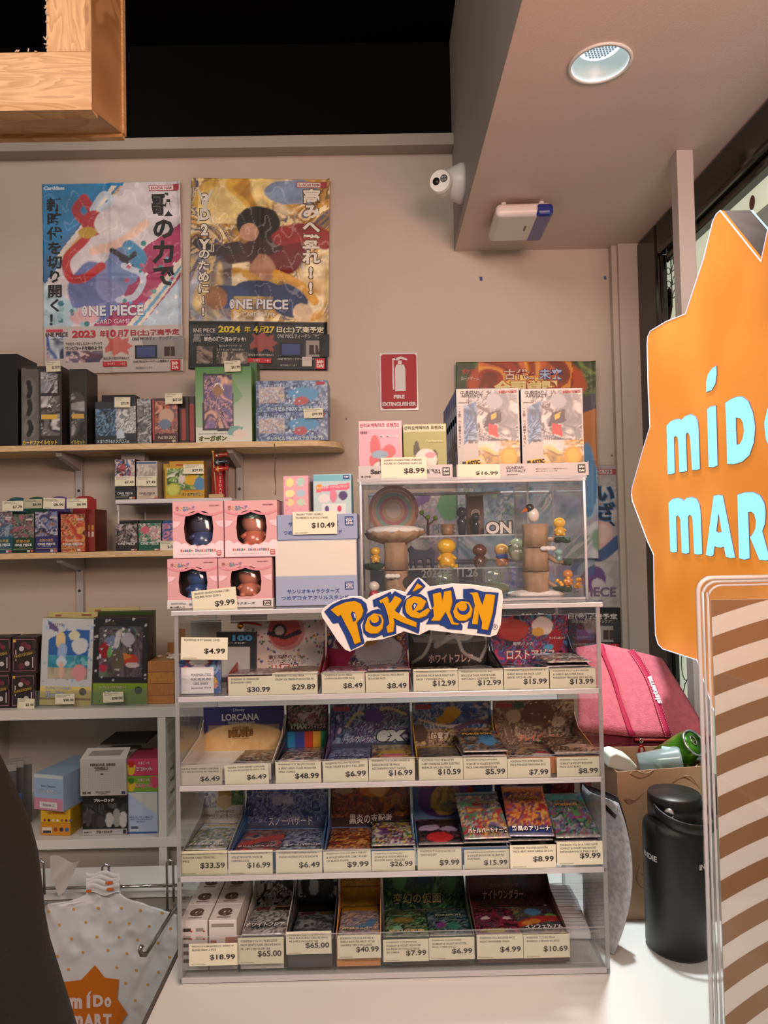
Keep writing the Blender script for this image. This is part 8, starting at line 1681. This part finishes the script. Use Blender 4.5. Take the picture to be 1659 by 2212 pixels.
letters = {
 'm': [[(417, 795), (440, 770), (470, 755), (500, 752), (512, 760), (535, 735), (570, 722), (600, 735), (615, 765), (622, 820), (630, 1070), (610, 1078), (580, 1078), (568, 880), (562, 850), (552, 838), (540, 848), (548, 1082), (525, 1090), (500, 1092), (492, 900), (488, 870), (476, 860), (464, 870), (470, 1095), (450, 1104), (425, 1105)]],
 'i': [[(676, 690), (700, 672), (733, 668), (743, 1048), (715, 1060), (686, 1058)], [(670, 582), (670, 520), (680, 470), (705, 432), (735, 413), (737, 470), (728, 530), (705, 568)]],
 'D': [[(792, 650), (830, 625), (870, 610), (900, 610), (940, 640), (968, 710), (983, 800), (975, 900), (945, 985), (900, 1025), (850, 1040), (804, 1038), (800, 830), (862, 830), (865, 917), (885, 912), (902, 880), (912, 830), (905, 775), (890, 748), (860, 743), (860, 828), (800, 828)]],
 'o': [[(1042, 770), (1060, 690), (1090, 630), (1130, 600), (1170, 620), (1200, 690), (1210, 790), (1195, 900), (1160, 970), (1120, 985), (1080, 950), (1052, 880), (1042, 800), (1100, 800), (1112, 880), (1130, 890), (1150, 860), (1156, 790), (1148, 730), (1130, 710), (1110, 730), (1100, 798), (1042, 798)]],
 'm2': [[(430, 1285), (455, 1262), (490, 1255), (515, 1262), (525, 1275), (545, 1255), (580, 1250), (610, 1262), (628, 1300), (636, 1360), (645, 1612), (620, 1617), (594, 1612), (584, 1400), (578, 1372), (565, 1363), (554, 1375), (562, 1605), (540, 1611), (514, 1605), (506, 1400), (498, 1375), (488, 1367), (478, 1376), (484, 1598), (460, 1603), (441, 1596)]],
 'A': [[(718, 1242), (745, 1236), (776, 1240), (855, 1636), (825, 1638), (796, 1630), (784, 1566), (765, 1572), (740, 1570), (725, 1562), (716, 1620), (700, 1627), (668, 1620), (693, 1430), (735, 1468), (750, 1477), (770, 1472), (750, 1350), (735, 1467), (693, 1429)]],
 'R': [[(870, 1235), (920, 1220), (970, 1218), (1015, 1240), (1042, 1290), (1050, 1350), (1045, 1420), (1028, 1468), (1075, 1640), (1060, 1655), (1010, 1650), (950, 1505), (965, 1490), (985, 1450), (988, 1400), (978, 1360), (960, 1343), (938, 1345), (948, 1640), (915, 1648), (880, 1640)]],
 'T': [[(1090, 1215), (1240, 1190), (1245, 1270), (1200, 1280), (1210, 1680), (1150, 1670), (1145, 1290), (1092, 1296)]]}
for k, polys in letters.items():
    for poly in polys:
        q_ = [SX(*p_) for p_ in CR(poly)]
        g = G(); sg2 = [(poly[i], poly[(i+1) % len(poly)]) for i in range(len(poly))]
        for i, (a, b) in enumerate(sg2):
            if any(j != i and math.hypot(a[0]-d[0], a[1]-d[1]) < 12 and math.hypot(b[0]-c[0], b[1]-c[1]) < 12 for j, (c, d) in enumerate(sg2)): continue
            ya, yb_ = q_[i], q_[(i+1) % len(q_)]; g.tube([(-.0008, *ya), (-.0008, *yb_)], .0009, 5)
        g.build('letter_outline', LINE, sgn)
        xprism(q_, -.0016, 0, 'letter', LET, sgn)
G().tube([(.03, yc_, czz+.3), (.24, yc_, czz+.3)], .01, 10).tube([(.03, yc_, czz-.3), (.24, yc_, czz-.3)], .01, 10).build('wall_mount', BLACKP, sgn)

# ================================================================== ACRYLIC STAND with striped sheet
YP = .90
ps = thing('acrylic_stand', 'clear acrylic stand holding a brown and white striped sheet, nearest the camera', 'sign stand', (0, YP, 0))
def Q(px, py, Y=YP): p = P(px, py, Y); return (p.x, p.z)
x0, zt = Q(1535, 1245); xin, zin = Q(1546, 1296); x1 = Q(1790, 1500)[0]; zb = CZ
xo = Q(1552, 1900)[0]; x0 = xo-.014
def rrect(x0, x1, z0, z1, r, n=6):
    return [(x0, z0), (x1, z0)]+[(x1-r+r*math.cos(a), z1-r+r*math.sin(a)) for a in [math.pi/2*k/n for k in range(n+1)]]+[(x0+r-r*math.sin(a), z1-r+r*math.cos(a)) for a in [math.pi/2*k/n for k in range(n+1)]]
G().prism(rrect(x0, x1, zb+.001, zt, .018), .006, .009).build('back_sheet', ACR, ps)
G().prism(rrect(x0+.004, x1, zb+.001, zt-.004, .016), -.004, -.001).build('front_sheet', ACR, ps)
for d, r in ((0., .0028), (.006, .002), (.012, .0016)):
    pth = [(x0+d, 0, zb+.002), (x0+d, 0, zt-.02)]+[(x0+d+.018*(1-math.cos(a)), 0, zt-.02+.018*math.sin(a)-d*.8) for a in [math.pi/2*k/6 for k in range(1, 7)]]+[(x1, 0, zt-.002-d*.8)]
    G().tube(pth, r, 8).build('edge_bead', BEAD, ps, smooth=True)
sh = G(); sx0, sx1, sz0, sz1 = x0+.017, x1-.01, zb+.004, zin
shb = G().box(sx0, sx1, .001, .003, sz0, sz1, lin('#cbc8c2')).build('striped_sheet', PAPER, ps)
# concentric arcs
cX, cZ = Q(2100, 2850); g = G(); kpx = YP/F
rad = [1525-79.5*k for k in range(0, 16)]; rad = [1604]+rad
xs = [sx0+(sx1-sx0)*i/40 for i in range(41)]
for r_ in rad:
    ro, ri = r_*kpx, (r_-39.5)*kpx
    prev = None
    for x in xs:
        d = cX-x
        zo = cZ+math.sqrt(max(ro*ro-d*d, 0)); zi = cZ+math.sqrt(max(ri*ri-d*d, 0))
        zo, zi = min(zo, sz1), min(zi, sz1); zo, zi = max(zo, sz0), max(zi, sz0)
        cur = (x, zi, zo)
        if prev and (prev[2]-prev[1] > 1e-5 or cur[2]-cur[1] > 1e-5):
            g.add([(prev[0], .0006, prev[1]), (cur[0], .0006, cur[1]), (cur[0], .0006, cur[2]), (prev[0], .0006, prev[2])], [(0, 1, 2, 3)], lin('#7c5a34'))
        prev = cur
g.build('stripe_print', PAPER, shb)
G().box(x0, x1, -.06, .08, zb, zb+.004).build('foot', ACR, ps)

# ================================================================== PERSON at the lower left (only the sleeve shows)
pe = thing('person', 'person in a black jacket standing close by, sleeve edge at lower left', 'person', (0, 0, 0))
edge = [(1560, -60), (1610, -30), (1680, 2), (1730, 22), (1800, 47), (1870, 62), (1950, 76), (2010, 87), (2070, 98), (2140, 114), (2212, 134), (2300, 165), (2420, 200)]
YE = .62; g = G(); n = 28; vs = []
for j, (py, px) in enumerate(edge):
    q_ = P(px, py, YE); r = .09 if j > 2 else (.03, .055, .078)[j]
    for k in range(n):
        a = 2*math.pi*k/n; wv = 1+.02*math.sin(3*a+j*1.3)
        vs.append((q_.x-r+r*math.cos(a)*wv, YE+r*.8*math.sin(a)*wv, q_.z))
g.add(vs, [(i*n+k, (i+1)*n+k, (i+1)*n+(k+1) % n, i*n+(k+1) % n) for i in range(len(edge)-1) for k in range(n)]+[tuple(range(n)), tuple(range(len(edge)*n-1, (len(edge)-1)*n-1, -1))])
g.build('jacket_sleeve', mat('black_jacket', '#080a08', .85, noise=.4, nscale=40, bump=.3, bscale=200), pe, smooth=True)
